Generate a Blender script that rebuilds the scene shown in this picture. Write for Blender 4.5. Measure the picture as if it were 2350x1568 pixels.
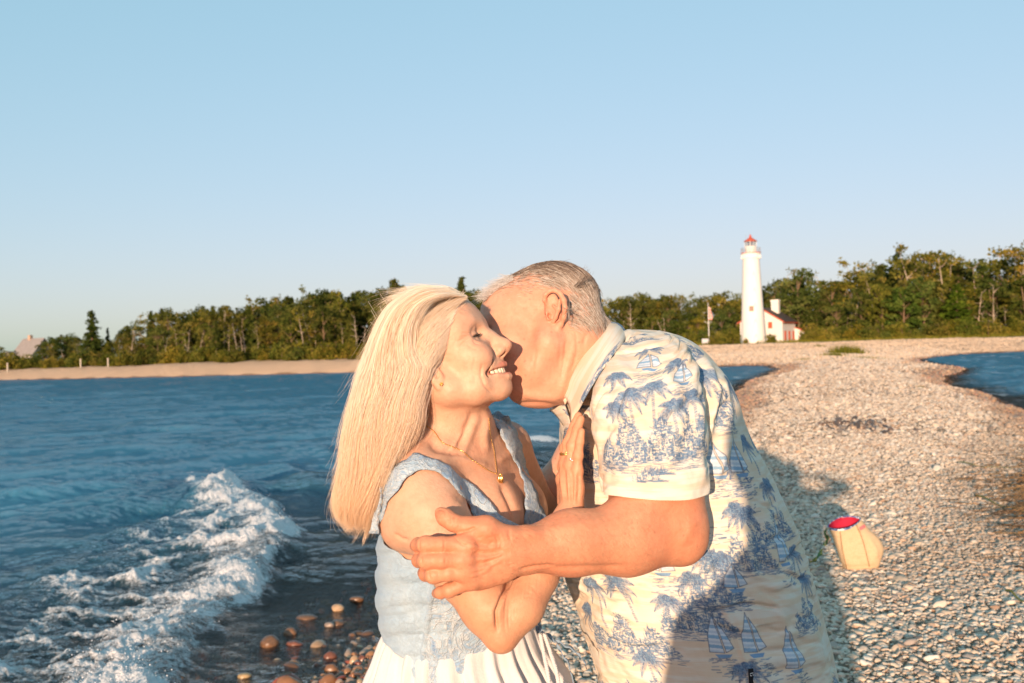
import bpy, bmesh, math, random
import numpy as np
from mathutils import Vector, Matrix
from mathutils.bvhtree import BVHTree

for _o in list(bpy.data.objects):
    bpy.data.objects.remove(_o)
scene = bpy.context.scene
COL = scene.collection
rng = np.random.default_rng(7)
random.seed(7)

# ------------------------------------------------------------------ camera
F_PX, CX, CY = 2285.0, 1175.0, 784.0          # 35 mm lens, frame 2350 x 1568 units
CAM = np.array([0.0, 0.0, 2.0])
_pitch = math.atan(16.0 / F_PX)
_roll = math.atan(0.0297)
_fwd = np.array([0, math.cos(_pitch), math.sin(_pitch)])
_up0 = np.array([0, -math.sin(_pitch), math.cos(_pitch)])
_rt0 = np.array([1.0, 0, 0])
C_R = _rt0 * math.cos(_roll) - _up0 * math.sin(_roll)
C_U = _up0 * math.cos(_roll) + _rt0 * math.sin(_roll)
C_F = _fwd
C_MAT = np.stack([C_R, C_F, C_U], axis=1)      # camera-aligned frame (right, depth, up) -> world
cam_data = bpy.data.cameras.new('camera')
cam_data.sensor_width = 36.0
cam_data.lens = 35.0
cam_data.clip_start = 0.02
cam_data.clip_end = 20000
cam_data.dof.use_dof = True
cam_data.dof.focus_distance = 1.72
cam_data.dof.aperture_fstop = 9.0
cam = bpy.data.objects.new('camera', cam_data)
COL.objects.link(cam)
_m = np.eye(4)
_m[:3, 0], _m[:3, 1], _m[:3, 2], _m[:3, 3] = C_R, C_U, -C_F, CAM
cam.matrix_world = Matrix(_m.tolist())
scene.camera = cam

def c2w(p):                                     # camera-aligned coordinates -> world
    return np.asarray(p) @ C_MAT.T + CAM
def w2c(p):
    return (np.asarray(p) - CAM) @ C_MAT
def C(px, py, d):                               # frame position + depth -> camera-aligned point
    return np.array([(px - CX) / F_PX * d, d, (CY - py) / F_PX * d])
def W(px, py, d):
    return c2w(C(px, py, d))
def on_z(px, py, z):                            # frame position on the horizontal plane z
    r = C_MAT @ np.array([(px - CX) / F_PX, 1.0, (CY - py) / F_PX])
    t = (z - CAM[2]) / r[2]
    return CAM + t * r

# ------------------------------------------------------------------ sun, sky, exposure
_sd = C_MAT @ np.array([(1815 - CX) / F_PX, 1.0, (CY - 1085) / F_PX])
_sd /= np.linalg.norm(_sd)
SUN_ELEV = math.asin(-_sd[2])
SUN_ROT = math.atan2(-_sd[0], -_sd[1]) % (2 * math.pi)
sun_data = bpy.data.lights.new('sun', 'SUN')
sun_data.energy = 5.0
sun_data.angle = math.radians(0.55)
sun_data.color = (1.0, 0.69, 0.465)
sun = bpy.data.objects.new('sun', sun_data)
sun.rotation_euler = Vector(_sd.tolist()).to_track_quat('-Z', 'Y').to_euler()
sun.location = (-10, -30, 12)
COL.objects.link(sun)

world = bpy.data.worlds.new('World')
scene.world = world
world.use_nodes = True
_nt = world.node_tree
_bg = _nt.nodes['Background']
_sky = _nt.nodes.new('ShaderNodeTexSky')
_sky.sky_type = 'NISHITA'
_sky.sun_disc = False
_sky.sun_elevation = SUN_ELEV
_sky.sun_rotation = SUN_ROT
_sky.altitude = 0
_sky.air_density = 1.0
_sky.dust_density = 1.0
_sky.ozone_density = 1.6
# hazy summer evening air: the clear-air sky compressed channel by channel
_sep = _nt.nodes.new('ShaderNodeSeparateColor'); _nt.links.new(_sky.outputs[0], _sep.inputs[0])
_cmb = _nt.nodes.new('ShaderNodeCombineColor')
for _i, (_g, _s) in enumerate(((.58, .675), (.30, .605), (.36, .730))):
    _p = _nt.nodes.new('ShaderNodeMath'); _p.operation = 'POWER'
    _nt.links.new(_sep.outputs[_i], _p.inputs[0]); _p.inputs[1].default_value = _g
    _q = _nt.nodes.new('ShaderNodeMath'); _q.operation = 'MULTIPLY'
    _nt.links.new(_p.outputs[0], _q.inputs[0]); _q.inputs[1].default_value = _s * .15 ** _g / .15
    _nt.links.new(_q.outputs[0], _cmb.inputs[_i])
_nt.links.new(_cmb.outputs[0], _bg.inputs[0])
_bg.inputs[1].default_value = 0.15

scene.view_settings.view_transform = 'Standard'
scene.view_settings.look = 'None'
scene.view_settings.exposure = 0.5
scene.view_settings.gamma = 1.0
scene.view_settings.use_curve_mapping = False
scene.render.engine = 'CYCLES'
scene.cycles.max_bounces = 8
scene.cycles.transparent_max_bounces = 24
scene.cycles.use_denoising = True

# ------------------------------------------------------------------ helpers
def set_props(o, label=None, cat=None, group=None, kind=None):
    if label: o['label'] = label
    if cat: o['category'] = cat
    if group: o['group'] = group
    if kind: o['kind'] = kind
    return o

def empty(name, loc=(0, 0, 0), label=None, cat=None, group=None):
    o = bpy.data.objects.new(name, None)
    o.empty_display_size = 0.1
    o.location = [float(v) for v in loc]
    COL.objects.link(o)
    return set_props(o, label, cat, group)

def mesh_from(name, V, faces, smooth=True, nper=None):
    """V (n,3) array; faces (m,k) array or list of arrays with different k"""
    me = bpy.data.meshes.new(name)
    V = np.asarray(V, dtype=np.float32)
    fl = faces if isinstance(faces, list) else [faces]
    fl = [np.asarray(f, dtype=np.int32) for f in fl if len(f)]
    me.vertices.add(len(V))
    me.vertices.foreach_set('co', V.ravel())
    tot = sum(f.size for f in fl)
    npoly = sum(len(f) for f in fl)
    me.loops.add(tot)
    me.polygons.add(npoly)
    if tot:
        me.loops.foreach_set('vertex_index', np.concatenate([f.ravel() for f in fl]))
        starts, c = [], 0
        for f in fl:
            starts.append(c + np.arange(len(f)) * f.shape[1])
            c += f.size
        me.polygons.foreach_set('loop_start', np.concatenate(starts).astype(np.int32))
        me.polygons.foreach_set('use_smooth', np.full(npoly, bool(smooth)))
    me.update(calc_edges=True)
    me.validate()
    return me

def obj(name, me, mat=None, parent=None, label=None, cat=None, group=None, kind=None, loc=None):
    o = bpy.data.objects.new(name, me)
    if mat is not None and hasattr(me, 'materials') and len(me.materials) == 0:
        me.materials.append(mat)
    if parent is not None: o.parent = parent
    if loc is not None: o.location = [float(v) for v in loc]
    COL.objects.link(o)
    return set_props(o, label, cat, group, kind)

def point_attr(me, name, data, typ='FLOAT'):
    a = me.attributes.new(name, typ, 'POINT')
    data = np.asarray(data, dtype=np.float32)
    if typ == 'FLOAT': a.data.foreach_set('value', data.ravel())
    elif typ == 'FLOAT_COLOR':
        if data.shape[1] == 3: data = np.concatenate([data, np.ones((len(data), 1), np.float32)], 1)
        a.data.foreach_set('color', data.ravel())
    elif typ == 'FLOAT2': a.data.foreach_set('vector', data.ravel())
    elif typ == 'FLOAT_VECTOR': a.data.foreach_set('vector', data.ravel())
    return a

class G:
    """collects shapes into one mesh (numpy)"""
    def __init__(s): s.v, s.q, s.t, s.n = [], [], [], 0
    def add(s, V, Q=None, T=None):
        V = np.asarray(V, float)
        if Q is not None and len(Q): s.q.append(np.asarray(Q) + s.n)
        if T is not None and len(T): s.t.append(np.asarray(T) + s.n)
        s.v.append(V); s.n += len(V)
    def box(s, c, size, rot=None, bev=0.0):
        x, y, z = [d / 2 for d in size]
        if bev > 0:
            b = min(bev, x * .49, y * .49, z * .49)
            bm = bmesh.new()
            bmesh.ops.create_cube(bm, size=1.0)
            bmesh.ops.scale(bm, vec=(2 * x, 2 * y, 2 * z), verts=bm.verts)
            bmesh.ops.bevel(bm, geom=bm.edges[:], offset=b, segments=1, affect='EDGES')
            bm.verts.index_update()
            V = np.array([v.co[:] for v in bm.verts])
            Q = [[v.index for v in f.verts] for f in bm.faces if len(f.verts) == 4]
            T = [[v.index for v in f.verts] for f in bm.faces if len(f.verts) == 3]
            bm.free()
        else:
            V = np.array([[a, b, c_] for a in (-x, x) for b in (-y, y) for c_ in (-z, z)])
            Q = [[0, 1, 3, 2], [4, 6, 7, 5], [0, 4, 5, 1], [2, 3, 7, 6], [0, 2, 6, 4], [1, 5, 7, 3]]; T = None
        if rot is not None: V = V @ np.asarray(rot).T
        s.add(V + np.asarray(c), Q, T)
    def lathe(s, prof, n=32, c=(0, 0, 0), cap=True):
        a = np.arange(n) * 2 * math.pi / n
        prof = np.asarray(prof, float)
        V = np.concatenate([np.stack([r * np.cos(a), r * np.sin(a), np.full(n, z)], 1) for r, z in prof])
        Q = []
        for k in range(len(prof) - 1):
            for i in range(n):
                j = (i + 1) % n
                Q.append([k * n + i, k * n + j, (k + 1) * n + j, (k + 1) * n + i])
        s.add(V + np.asarray(c), Q)
        if cap:
            for k, (r, z) in ((0, prof[0]), (len(prof) - 1, prof[-1])):
                if r > 1e-5:
                    V2 = np.concatenate([V[k * n:(k + 1) * n], [[0, 0, z]]])
                    T = [[i, (i + 1) % n, n] if k else [(i + 1) % n, i, n] for i in range(n)]
                    s.add(V2 + np.asarray(c), None, T)
    def tube(s, pts, rad, n=6, cap=True):
        V, Q, T = tube_arrays(pts, rad, n, cap)
        s.add(V, Q, T)
    def build(s, name, smooth=False):
        f = []
        if s.q: f.append(np.concatenate(s.q))
        if s.t: f.append(np.concatenate(s.t))
        return mesh_from(name, np.concatenate(s.v), f, smooth)

def tube_arrays(pts, rad, n=6, cap=True):
    P = np.asarray(pts, float)
    m = len(P)
    rad = np.broadcast_to(np.asarray(rad, float), (m,))
    T = np.gradient(P, axis=0)
    T /= np.linalg.norm(T, axis=1, keepdims=True) + 1e-12
    ref = np.array([0.0, 0, 1]) if abs(T[0, 2]) < .9 else np.array([1.0, 0, 0])
    u = np.cross(T[0], ref); u /= np.linalg.norm(u)
    V = []
    a = np.arange(n) * 2 * math.pi / n
    for i in range(m):
        u = u - T[i] * np.dot(u, T[i]); u /= np.linalg.norm(u) + 1e-12
        w = np.cross(T[i], u)
        V.append(P[i] + rad[i] * (np.cos(a)[:, None] * u + np.sin(a)[:, None] * w))
    V = np.concatenate(V)
    i = np.arange(n); j = (i + 1) % n
    Q = np.concatenate([np.stack([k * n + i, k * n + j, (k + 1) * n + j, (k + 1) * n + i], 1) for k in range(m - 1)])
    Tt = None
    if cap:
        V = np.concatenate([V, P[:1], P[-1:]])
        e0, e1 = m * n, m * n + 1
        Tt = np.concatenate([np.stack([j, i, np.full(n, e0)], 1), np.stack([(m - 1) * n + i, (m - 1) * n + j, np.full(n, e1)], 1)])
    return V, Q, Tt

def spline(pts, n):
    """Catmull-Rom through points, n samples"""
    P = np.asarray(pts, float)
    if len(P) == 2:
        t = np.linspace(0, 1, n)[:, None]
        return P[0] * (1 - t) + P[1] * t
    d = np.concatenate([[0], np.cumsum(np.linalg.norm(np.diff(P, axis=0), axis=1) ** .5)])
    Pe = np.concatenate([[2 * P[0] - P[1]], P, [2 * P[-1] - P[-2]]])
    t = np.linspace(0, d[-1], n)
    k = np.clip(np.searchsorted(d, t, side='right') - 1, 0, len(P) - 2)
    u = ((t - d[k]) / (d[k + 1] - d[k]))[:, None]
    p0, p1, p2, p3 = Pe[k], Pe[k + 1], Pe[k + 2], Pe[k + 3]
    return .5 * ((2 * p1) + (-p0 + p2) * u + (2 * p0 - 5 * p1 + 4 * p2 - p3) * u * u + (-p0 + 3 * p1 - 3 * p2 + p3) * u ** 3)

def sstep(a, b, x):
    t = np.clip((x - a) / (b - a), 0, 1)
    return t * t * (3 - 2 * t)

def vnoise(P, seed=0):
    """value noise, P (n,k) -> (n,) in 0..1"""
    P = np.asarray(P, float)
    k = P.shape[1]
    i = np.floor(P).astype(np.int64)
    f = P - i
    f = f * f * (3 - 2 * f)
    out = np.zeros(len(P))
    pr = [73856093, 19349663, 83492791]
    for c in range(2 ** k):
        h = np.full(len(P), seed * 7919 + 1013, np.int64)
        w = np.ones(len(P))
        for a in range(k):
            b = (c >> a) & 1
            h ^= (i[:, a] + b) * pr[a]
            w *= f[:, a] if b else 1 - f[:, a]
        h = (h ^ (h >> 13)) * 1274126177
        h = (h ^ (h >> 16)) & 0xFFFF
        out += w * h / 65535.0
    return out

def fbm(P, octaves=4, seed=0, gain=.5):
    P = np.asarray(P, float)
    s, a, tot = 0, 1.0, 0
    for o in range(octaves):
        s = s + a * vnoise(P * 2 ** o + 17.3 * o, seed + o)
        tot += a; a *= gain
    return s / tot

def seg_dist(P, poly, closed=False):
    """distance of 2D/3D points to polyline, with nearest parameter"""
    P = np.asarray(P, float)
    poly = np.asarray(poly, float)
    best = np.full(len(P), 1e9); par = np.zeros(len(P))
    m = len(poly)
    for k in range(m if closed else m - 1):
        a, b = poly[k], poly[(k + 1) % m]
        ab = b - a
        t = np.clip((P - a) @ ab / (ab @ ab + 1e-12), 0, 1)
        d = np.linalg.norm(P - a - t[:, None] * ab, axis=1)
        w = d < best
        best[w] = d[w]; par[w] = k + t[w]
    return best, par

def in_poly(P, poly):
    x, y = P[:, 0], P[:, 1]
    c = np.zeros(len(P), bool)
    m = len(poly)
    for i in range(m):
        x1, y1 = poly[i]; x2, y2 = poly[(i + 1) % m]
        if y1 == y2: continue
        w = (y1 > y) != (y2 > y)
        c ^= w & (x < (x2 - x1) * (y - y1) / (y2 - y1) + x1)
    return c

# ---- materials
class N:
    """small node-tree builder"""
    def __init__(s, name):
        s.m = bpy.data.materials.new(name); s.m.use_nodes = True
        s.t = s.m.node_tree
        s.b = s.t.nodes['Principled BSDF']; s.out = s.t.nodes['Material Output']
    def n(s, typ, **kw):
        nd = s.t.nodes.new(typ)
        for k, v in kw.items():
            if k.startswith('i_'):
                key = k[2:]
                key = int(key) if key.isdigit() else key.replace('_', ' ')
                s.set(nd.inputs[key], v)
            else: setattr(nd, k, v)
        return nd
    def set(s, inp, v):
        if isinstance(v, bpy.types.NodeSocket): s.t.links.new(v, inp)
        elif isinstance(v, bpy.types.Node): s.t.links.new(v.outputs[0], inp)
        else: inp.default_value = v
    def p(s, **kw):
        for k, v in kw.items(): s.set(s.b.inputs[k.replace('_', ' ')], v)
        return s
    def noise(s, scale, detail=4, rough=.55, vec=None, dist=0):
        nd = s.n('ShaderNodeTexNoise')
        nd.inputs['Scale'].default_value = scale; nd.inputs['Detail'].default_value = detail
        nd.inputs['Roughness'].default_value = rough; nd.inputs['Distortion'].default_value = dist
        if vec is not None: s.set(nd.inputs['Vector'], vec)
        return nd.outputs['Fac']
    def coord(s, which='Object'): return s.n('ShaderNodeTexCoord').outputs[which]
    def mapping(s, vec, scale=(1, 1, 1), rot=(0, 0, 0), loc=(0, 0, 0)):
        nd = s.n('ShaderNodeMapping'); s.set(nd.inputs['Vector'], vec)
        nd.inputs['Scale'].default_value = scale; nd.inputs['Rotation'].default_value = rot; nd.inputs['Location'].default_value = loc
        return nd.outputs[0]
    def ramp(s, fac, stops, interp='LINEAR'):
        nd = s.n('ShaderNodeValToRGB'); s.set(nd.inputs[0], fac)
        r = nd.color_ramp; r.interpolation = interp
        while len(r.elements) < len(stops): r.elements.new(.5)
        for e, (p, c) in zip(r.elements, stops):
            e.position = p; e.color = c if len(c) == 4 else (*c, 1)
        return nd.outputs[0]
    def mix(s, fac, a, b, mode='MIX'):
        nd = s.n('ShaderNodeMix'); nd.data_type = 'RGBA'; nd.blend_type = mode
        s.set(nd.inputs[0], fac)
        for inp, v in ((nd.inputs[6], a), (nd.inputs[7], b)):
            if isinstance(v, (tuple, list)) and len(v) == 3: v = (*v, 1)
            s.set(inp, v)
        return nd.outputs[2]
    def math(s, op, a, b=0, c=None, clamp=False):
        nd = s.n('ShaderNodeMath'); nd.operation = op; nd.use_clamp = clamp
        s.set(nd.inputs[0], a); s.set(nd.inputs[1], b)
        if c is not None: s.set(nd.inputs[2], c)
        return nd.outputs[0]
    def remap(s, v, a, b, c=0, d=1):
        nd = s.n('ShaderNodeMapRange'); s.set(nd.inputs[0], v)
        for k, x in zip((1, 2, 3, 4), (a, b, c, d)): s.set(nd.inputs[k], x)
        return nd.outputs[0]
    def attr(s, name, out='Fac', typ='GEOMETRY'):
        nd = s.n('ShaderNodeAttribute'); nd.attribute_name = name; nd.attribute_type = typ
        return nd.outputs[out]
    def bump(s, h, strength=.3, dist=.01, normal=None):
        nd = s.n('ShaderNodeBump'); s.set(nd.inputs['Height'], h)
        nd.inputs['Strength'].default_value = strength; nd.inputs['Distance'].default_value = dist
        if normal is not None: s.set(nd.inputs['Normal'], normal)
        return nd.outputs[0]
    def rnd(s): return s.n('ShaderNodeObjectInfo').outputs['Random']

def simple_mat(name, col, rough=.7, var=.12, scale=20, bump=0, spec=.3):
    n = N(name)
    f = n.noise(scale, 5, vec=n.coord())
    c = n.mix(f, tuple(x * (1 - var) for x in col), tuple(min(1, x * (1 + var)) for x in col))
    n.p(Base_Color=c, Roughness=rough)
    n.b.inputs['Specular IOR Level'].default_value = spec
    if bump: n.p(Normal=n.bump(f, .5, bump))
    return n.m

D2R = math.radians
def ico(sub):
    bm = bmesh.new(); bmesh.ops.create_icosphere(bm, subdivisions=sub, radius=1)
    bm.verts.index_update()
    V = np.array([v.co[:] for v in bm.verts]); T = np.array([[v.index for v in f.verts] for f in bm.faces]); bm.free()
    return V, T
def scatter_blobs(P, S, sub=1, jitter=.3, seed=1):
    g = np.random.default_rng(seed)
    V, T = ico(sub)
    n = len(P)
    S = np.asarray(S)
    if S.ndim == 1: S = np.repeat(S[:, None], 3, 1)
    q = g.normal(size=(n, 4)); q /= np.linalg.norm(q, axis=1, keepdims=True)
    w, x, y, z = q.T
    R = np.stack([1 - 2 * (y * y + z * z), 2 * (x * y - z * w), 2 * (x * z + y * w), 2 * (x * y + z * w), 1 - 2 * (x * x + z * z), 2 * (y * z - x * w),
                  2 * (x * z - y * w), 2 * (y * z + x * w), 1 - 2 * (x * x + y * y)], 1).reshape(n, 3, 3)
    loc = V[None] * (1 + jitter * g.normal(size=(n, len(V), 1)) * .5) * S[:, None, :]
    out = np.einsum('nij,nvj->nvi', R, loc) + np.asarray(P)[:, None, :]
    TT = (T[None] + (np.arange(n) * len(V))[:, None, None]).reshape(-1, 3)
    return out.reshape(-1, 3), TT

def rotz(a): c, s = math.cos(a), math.sin(a); return np.array([[c, -s, 0], [s, c, 0], [0, 0, 1.0]])
def roty(a): c, s = math.cos(a), math.sin(a); return np.array([[c, 0, s], [0, 1, 0], [-s, 0, c]])
def rotx(a): c, s = math.cos(a), math.sin(a); return np.array([[1, 0, 0], [0, c, -s], [0, s, c]])
# ================================================================== terrain
SH_L = np.array([(-3, -30), (-2.0, 0), (-1.6, 4), (-1.08, 6.0), (-.55, 7.4), (.3, 9), (1.9, 14), (4.5, 22), (8.4, 37.5), (10.4, 45.5), (14.8, 57),
                 (18.0, 67.5), (20.2, 76), (20.8, 81), (19, 83), (16.6, 82.5), (5, 91), (-16, 103), (-38, 110), (-62, 120), (-120, 139), (-200, 165), (-800, 330)], float)
SH_R = np.array([(3.6, -30), (5, -10), (6.0, 2), (7.0, 8), (9.0, 15), (12.0, 23.5), (13.9, 28), (16, 34.5), (18.3, 42), (20.9, 49), (24.3, 54.5), (27, 59), (27.6, 64),
                 (30.4, 73), (34, 84), (41.6, 97), (51, 108), (59, 112), (120, 122), (500, 170)], float)
def dense(p, step=1.0):
    return p
LAND = np.concatenate([SH_L, [(-800, 6000), (6000, 6000), (6000, 300)], SH_R[::-1]])

def shore_sd(P):
    d1, _ = seg_dist(P, SH_L)
    d2, _ = seg_dist(P, SH_R)
    d = np.minimum(d1, d2)
    s = np.where(in_poly(P, LAND), 1.0, -1.0)
    d = d + (.16 + .012 * np.minimum(np.abs(P[:, 1]), 60)) * (fbm(P * (.9 / (1 + .03 * np.minimum(np.abs(P[:, 1]), 60)))[:, None], 3, 5) - .5) * 2.0 * np.exp(-d / 2) * s
    return d * s

def terrain_h(P, sd=None):
    if sd is None: sd = shore_sd(P)
    r = np.hypot(P[:, 0], P[:, 1])
    pos = np.maximum(sd, 0)
    near = .47 * (1 - np.exp(-pos / (.9 + .02 * np.minimum(r, 80))))
    rise = sstep(1.5, 12, pos) * sstep(70, 150, r) * .55 + sstep(8, 45, pos) * sstep(105, 190, r) * .55
    left = sstep(60, 100, r) * sstep(20, -10, P[:, 0]) * (sstep(.5, 4.5, pos) * .75 + sstep(4, 14, pos) * .5)
    h = near + np.maximum(rise, left)
    under = (.12 + .014 * np.clip(r - 16, 0, 60)) * sd
    h = np.where(sd > 0, h, np.maximum(under, -2.6))
    amp = np.where(sd > 0, .035 + .0012 * np.minimum(r, 150), .03)
    h = h + amp * (fbm(P * .8, 3, 3) - .5) * np.clip(np.abs(sd) * 2, 0, 1)
    h = h + sstep(60, 110, r) * sstep(1, 5, pos) * .35 * (fbm(P * .18, 3, 9) - .5)
    return h

def polar_grid(radii, angs):
    """angles measured from +Y clockwise"""
    R, A = np.meshgrid(radii, angs, indexing='ij')
    V = np.stack([(R * np.sin(A)).ravel(), (R * np.cos(A)).ravel()], 1)
    nr, na = R.shape
    idx = np.arange(nr * na).reshape(nr, na)
    Q = np.stack([idx[:-1, :-1], idx[1:, :-1], idx[1:, 1:], idx[:-1, 1:]], -1).reshape(-1, 4)[:, ::-1]
    return V, Q
def rad_seq(segs):
    out = [segs[0][0]]
    for a, b, q in segs:
        while out[-1] < b: out.append(out[-1] * q)
    return np.array(out)
radii = np.concatenate([[0.001], rad_seq([(.6, 4, 1.06), (4, 25, 1.012), (25, 250, 1.02), (250, 6000, 1.12)])])
angs = np.unique(np.concatenate([np.linspace(D2R(-180), D2R(-34), 60), np.linspace(D2R(-34), D2R(34), 420), np.linspace(D2R(34), D2R(180), 60)]))
V2, Q = polar_grid(radii, angs)
sd = shore_sd(V2)
H = terrain_h(V2, sd)
me = mesh_from('ground', np.column_stack([V2, H]), Q)
point_attr(me, 'sd', sd)

def ground_material():
    n = N('shingle_beach')
    geo = n.n('ShaderNodeNewGeometry')
    pos = geo.outputs['Position']
    sda = n.attr('sd')
    # pebbles: cells at two scales, coloured one by one
    cols = []
    def cells(scale):
        v = n.n('ShaderNodeTexVoronoi'); v.inputs['Scale'].default_value = scale; n.set(v.inputs['Vector'], pos)
        v2 = n.n('ShaderNodeTexVoronoi', feature='DISTANCE_TO_EDGE'); v2.inputs['Scale'].default_value = scale; n.set(v2.inputs['Vector'], pos)
        return v.outputs['Color'], v2.outputs['Distance'], v.outputs['Distance']
    c1, e1, d1 = cells(30); c2, e2, d2 = cells(11)
    sep = n.n('ShaderNodeSeparateColor'); n.set(sep.inputs[0], c1)
    pal = [(0, (.20, .15, .11)), (.12, (.34, .24, .16)), (.3, (.50, .39, .28)), (.55, (.60, .49, .36)), (.8, (.66, .57, .45)), (1, (.46, .42, .36))]
    peb = n.ramp(sep.outputs[0], pal)
    big = n.noise(.6, 4, vec=pos)
    peb = n.mix(n.remap(big, .35, .7), peb, n.mix(.35, peb, (.60, .47, .34)))
    sepb = n.n('ShaderNodeSeparateColor'); n.set(sepb.inputs[0], c2)
    peb = n.mix(n.math('MULTIPLY', sepb.outputs[0], .35), peb, (.30, .23, .17))
    # far sand, beyond the bar
    r = n.n('ShaderNodeVectorMath', operation='LENGTH'); n.set(r.inputs[0], pos)
    rr = r.outputs['Value']
    sand = n.mix(n.noise(.5, 6, vec=pos), (.60, .45, .32), (.70, .54, .39))
    fs = n.math('ADD', n.remap(rr, 55, 95), n.math('MULTIPLY', n.math('SUBTRACT', n.noise(.12, 3, vec=pos), .5), .6))
    col = n.mix(n.math('MULTIPLY', fs, 1, clamp=True), peb, sand)
    # wet rim of brown pebbles at the water's edge
    rim = n.math('ADD', sda, n.math('MULTIPLY', n.math('SUBTRACT', n.noise(1.2, 4, vec=pos), .5), .8))
    rimw = n.math('MULTIPLY', n.remap(rr, 5, 50, .8, 1.9), n.remap(rr, 70, 100, 1, .35))
    rimf = n.n('ShaderNodeMapRange'); n.set(rimf.inputs[0], n.math('DIVIDE', rim, rimw)); rimf.inputs[1].default_value = .75; rimf.inputs[2].default_value = 1.15
    rimf.inputs[3].default_value = 1; rimf.inputs[4].default_value = 0
    wetc = n.mix(sep.outputs[1], (.17, .09, .045), (.36, .22, .12))
    col = n.mix(n.math('MULTIPLY', rimf.outputs[0], .8), col, wetc)
    # lake bed
    bed = n.remap(sda, -.1, .1, 1, 0)
    bedc = n.mix(sep.outputs[1], (.022, .015, .009), (.13, .07, .036))
    col = n.mix(bed, col, bedc)
    # dune grass ground
    gr = n.attr('grassy')
    col = n.mix(gr, col, n.mix(n.noise(.8, 5, vec=pos), (.10, .115, .03), (.17, .15, .055)))
    pd = n.attr('patch')
    col = n.mix(n.math('MULTIPLY', pd, .85), col, n.mix(sep.outputs[2], (.05, .04, .035), (.22, .16, .11)))
    hgt = n.math('MINIMUM', n.math('MULTIPLY', e1, 1.0), .28)
    bn = n.n('ShaderNodeBump'); n.set(bn.inputs['Height'], hgt); bn.inputs['Strength'].default_value = 1.0
    n.set(bn.inputs['Distance'], n.remap(rr, 10, 60, .07, .12)); b = bn.outputs[0]
    b2 = n.bump(n.noise(2.2, 8, .72, vec=pos), 1.0, .42, b)
    n.b.inputs['Diffuse Roughness'].default_value = 1.0
    n.p(Base_Color=col, Roughness=n.remap(rimf.outputs[0], 0, 1, .85, .45), Normal=b2)
    n.b.inputs['Specular IOR Level'].default_value = .25
    return n.m
gx = V2[:, 0]; gy = V2[:, 1]
rr_ = np.hypot(gx, gy)
grassy = np.where(gx > 12, sstep(166, 174, rr_ + 16 * (fbm(V2 * .08, 3, 21) - .5)), sstep(7, 11, sd + 5 * (fbm(V2 * .15, 3, 22) - .5)) * sstep(80, 95, rr_))
point_attr(me, 'grassy', grassy * (sd > 0))
PATCH = on_z(1968, 973, .45)[:2]
pe = np.hypot((V2[:, 0] - PATCH[0]) / .62, (V2[:, 1] - PATCH[1]) / 1.1) + .9 * (fbm(V2 * 2.2, 4, 31) - .5)
point_attr(me, 'patch', sstep(1.05, .55, pe))
obj('ground', me, ground_material(), kind='structure')

def gz(x, y):
    return float(terrain_h(np.array([[x, y]], float))[0])
def gzv(P):
    return terrain_h(np.asarray(P, float))

# ================================================================== water
FOAM_FRONT = np.array([on_z(*p, .06)[:2] for p in [(440, 1108), (520, 1122), (600, 1160), (655, 1222), (590, 1275), (560, 1335), (480, 1385), (435, 1440), (375, 1500), (335, 1568), (290, 1680)]])
FOAM_AREA = np.concatenate([FOAM_FRONT, np.array([on_z(*p, .06)[:2] for p in [(-300, 1700), (-300, 1480), (-120, 1400), (40, 1330), (150, 1262), (280, 1215), (370, 1165)]])])
CREST = np.array([on_z(*p, .1)[:2] for p in [(600, 1180), (520, 1130), (440, 1122), (330, 1140), (200, 1165), (60, 1190), (-120, 1215), (-500, 1240)]])
radii = rad_seq([(2.2, 4.8, 1.02), (4.8, 18, 1.0042), (18, 70, 1.009), (70, 140, 1.015), (140, 700, 1.06)])
angs = np.unique(np.concatenate([np.linspace(D2R(-90), D2R(-30), 40), np.linspace(D2R(-30), D2R(2), 640), np.linspace(D2R(2), D2R(31), 230), np.linspace(D2R(31), D2R(90), 30)]))
V2, Q = polar_grid(radii, angs)
th = terrain_h(V2)
keep = (th < .10)[Q].any(axis=1)
Q = Q[keep]
used = np.zeros(len(V2), bool); used[Q.ravel()] = True
remap = np.cumsum(used) - 1
V2 = V2[used]; Q = remap[Q]; th = th[used]
r = np.hypot(V2[:, 0], V2[:, 1])
depth = np.maximum(-th, 0)
h = np.zeros(len(V2))
wrng = np.random.default_rng(3)
warp = np.stack([fbm(V2 * .35, 3, 41), fbm(V2 * .35, 3, 42)], 1) * 3.0
Wp = V2 + warp
for lam, amp, ang, spread in [(5.5, .035, -62, 8), (3.6, .022, -50, 10), (2.2, .018, -70, 16), (1.4, .014, -40, 25), (.9, .0105, -65, 35), (.55, .0070, -30, 50), (.36, .0045, -80, 60), (.24, .003, -50, 70)]:
    for q in range(4):
        a = D2R(ang + wrng.uniform(-spread, spread)); L = lam * wrng.uniform(.8, 1.25)
        k = 2 * math.pi / L
        fade = np.clip(1.6 - r * .011 / L * 1.2, 0, 1)
        ph = k * (Wp[:, 0] * math.cos(a) + Wp[:, 1] * math.sin(a)) + wrng.uniform(0, 6.28)
        s = np.sin(ph)
        h += amp * .5 * fade * (s + .35 * np.sin(2 * ph + .6))
h *= np.where(V2[:, 0] > 0.37 * V2[:, 1], 1.5, 1.0)
shoal = np.clip(depth / .30, .38, 1)
h *= shoal
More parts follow.
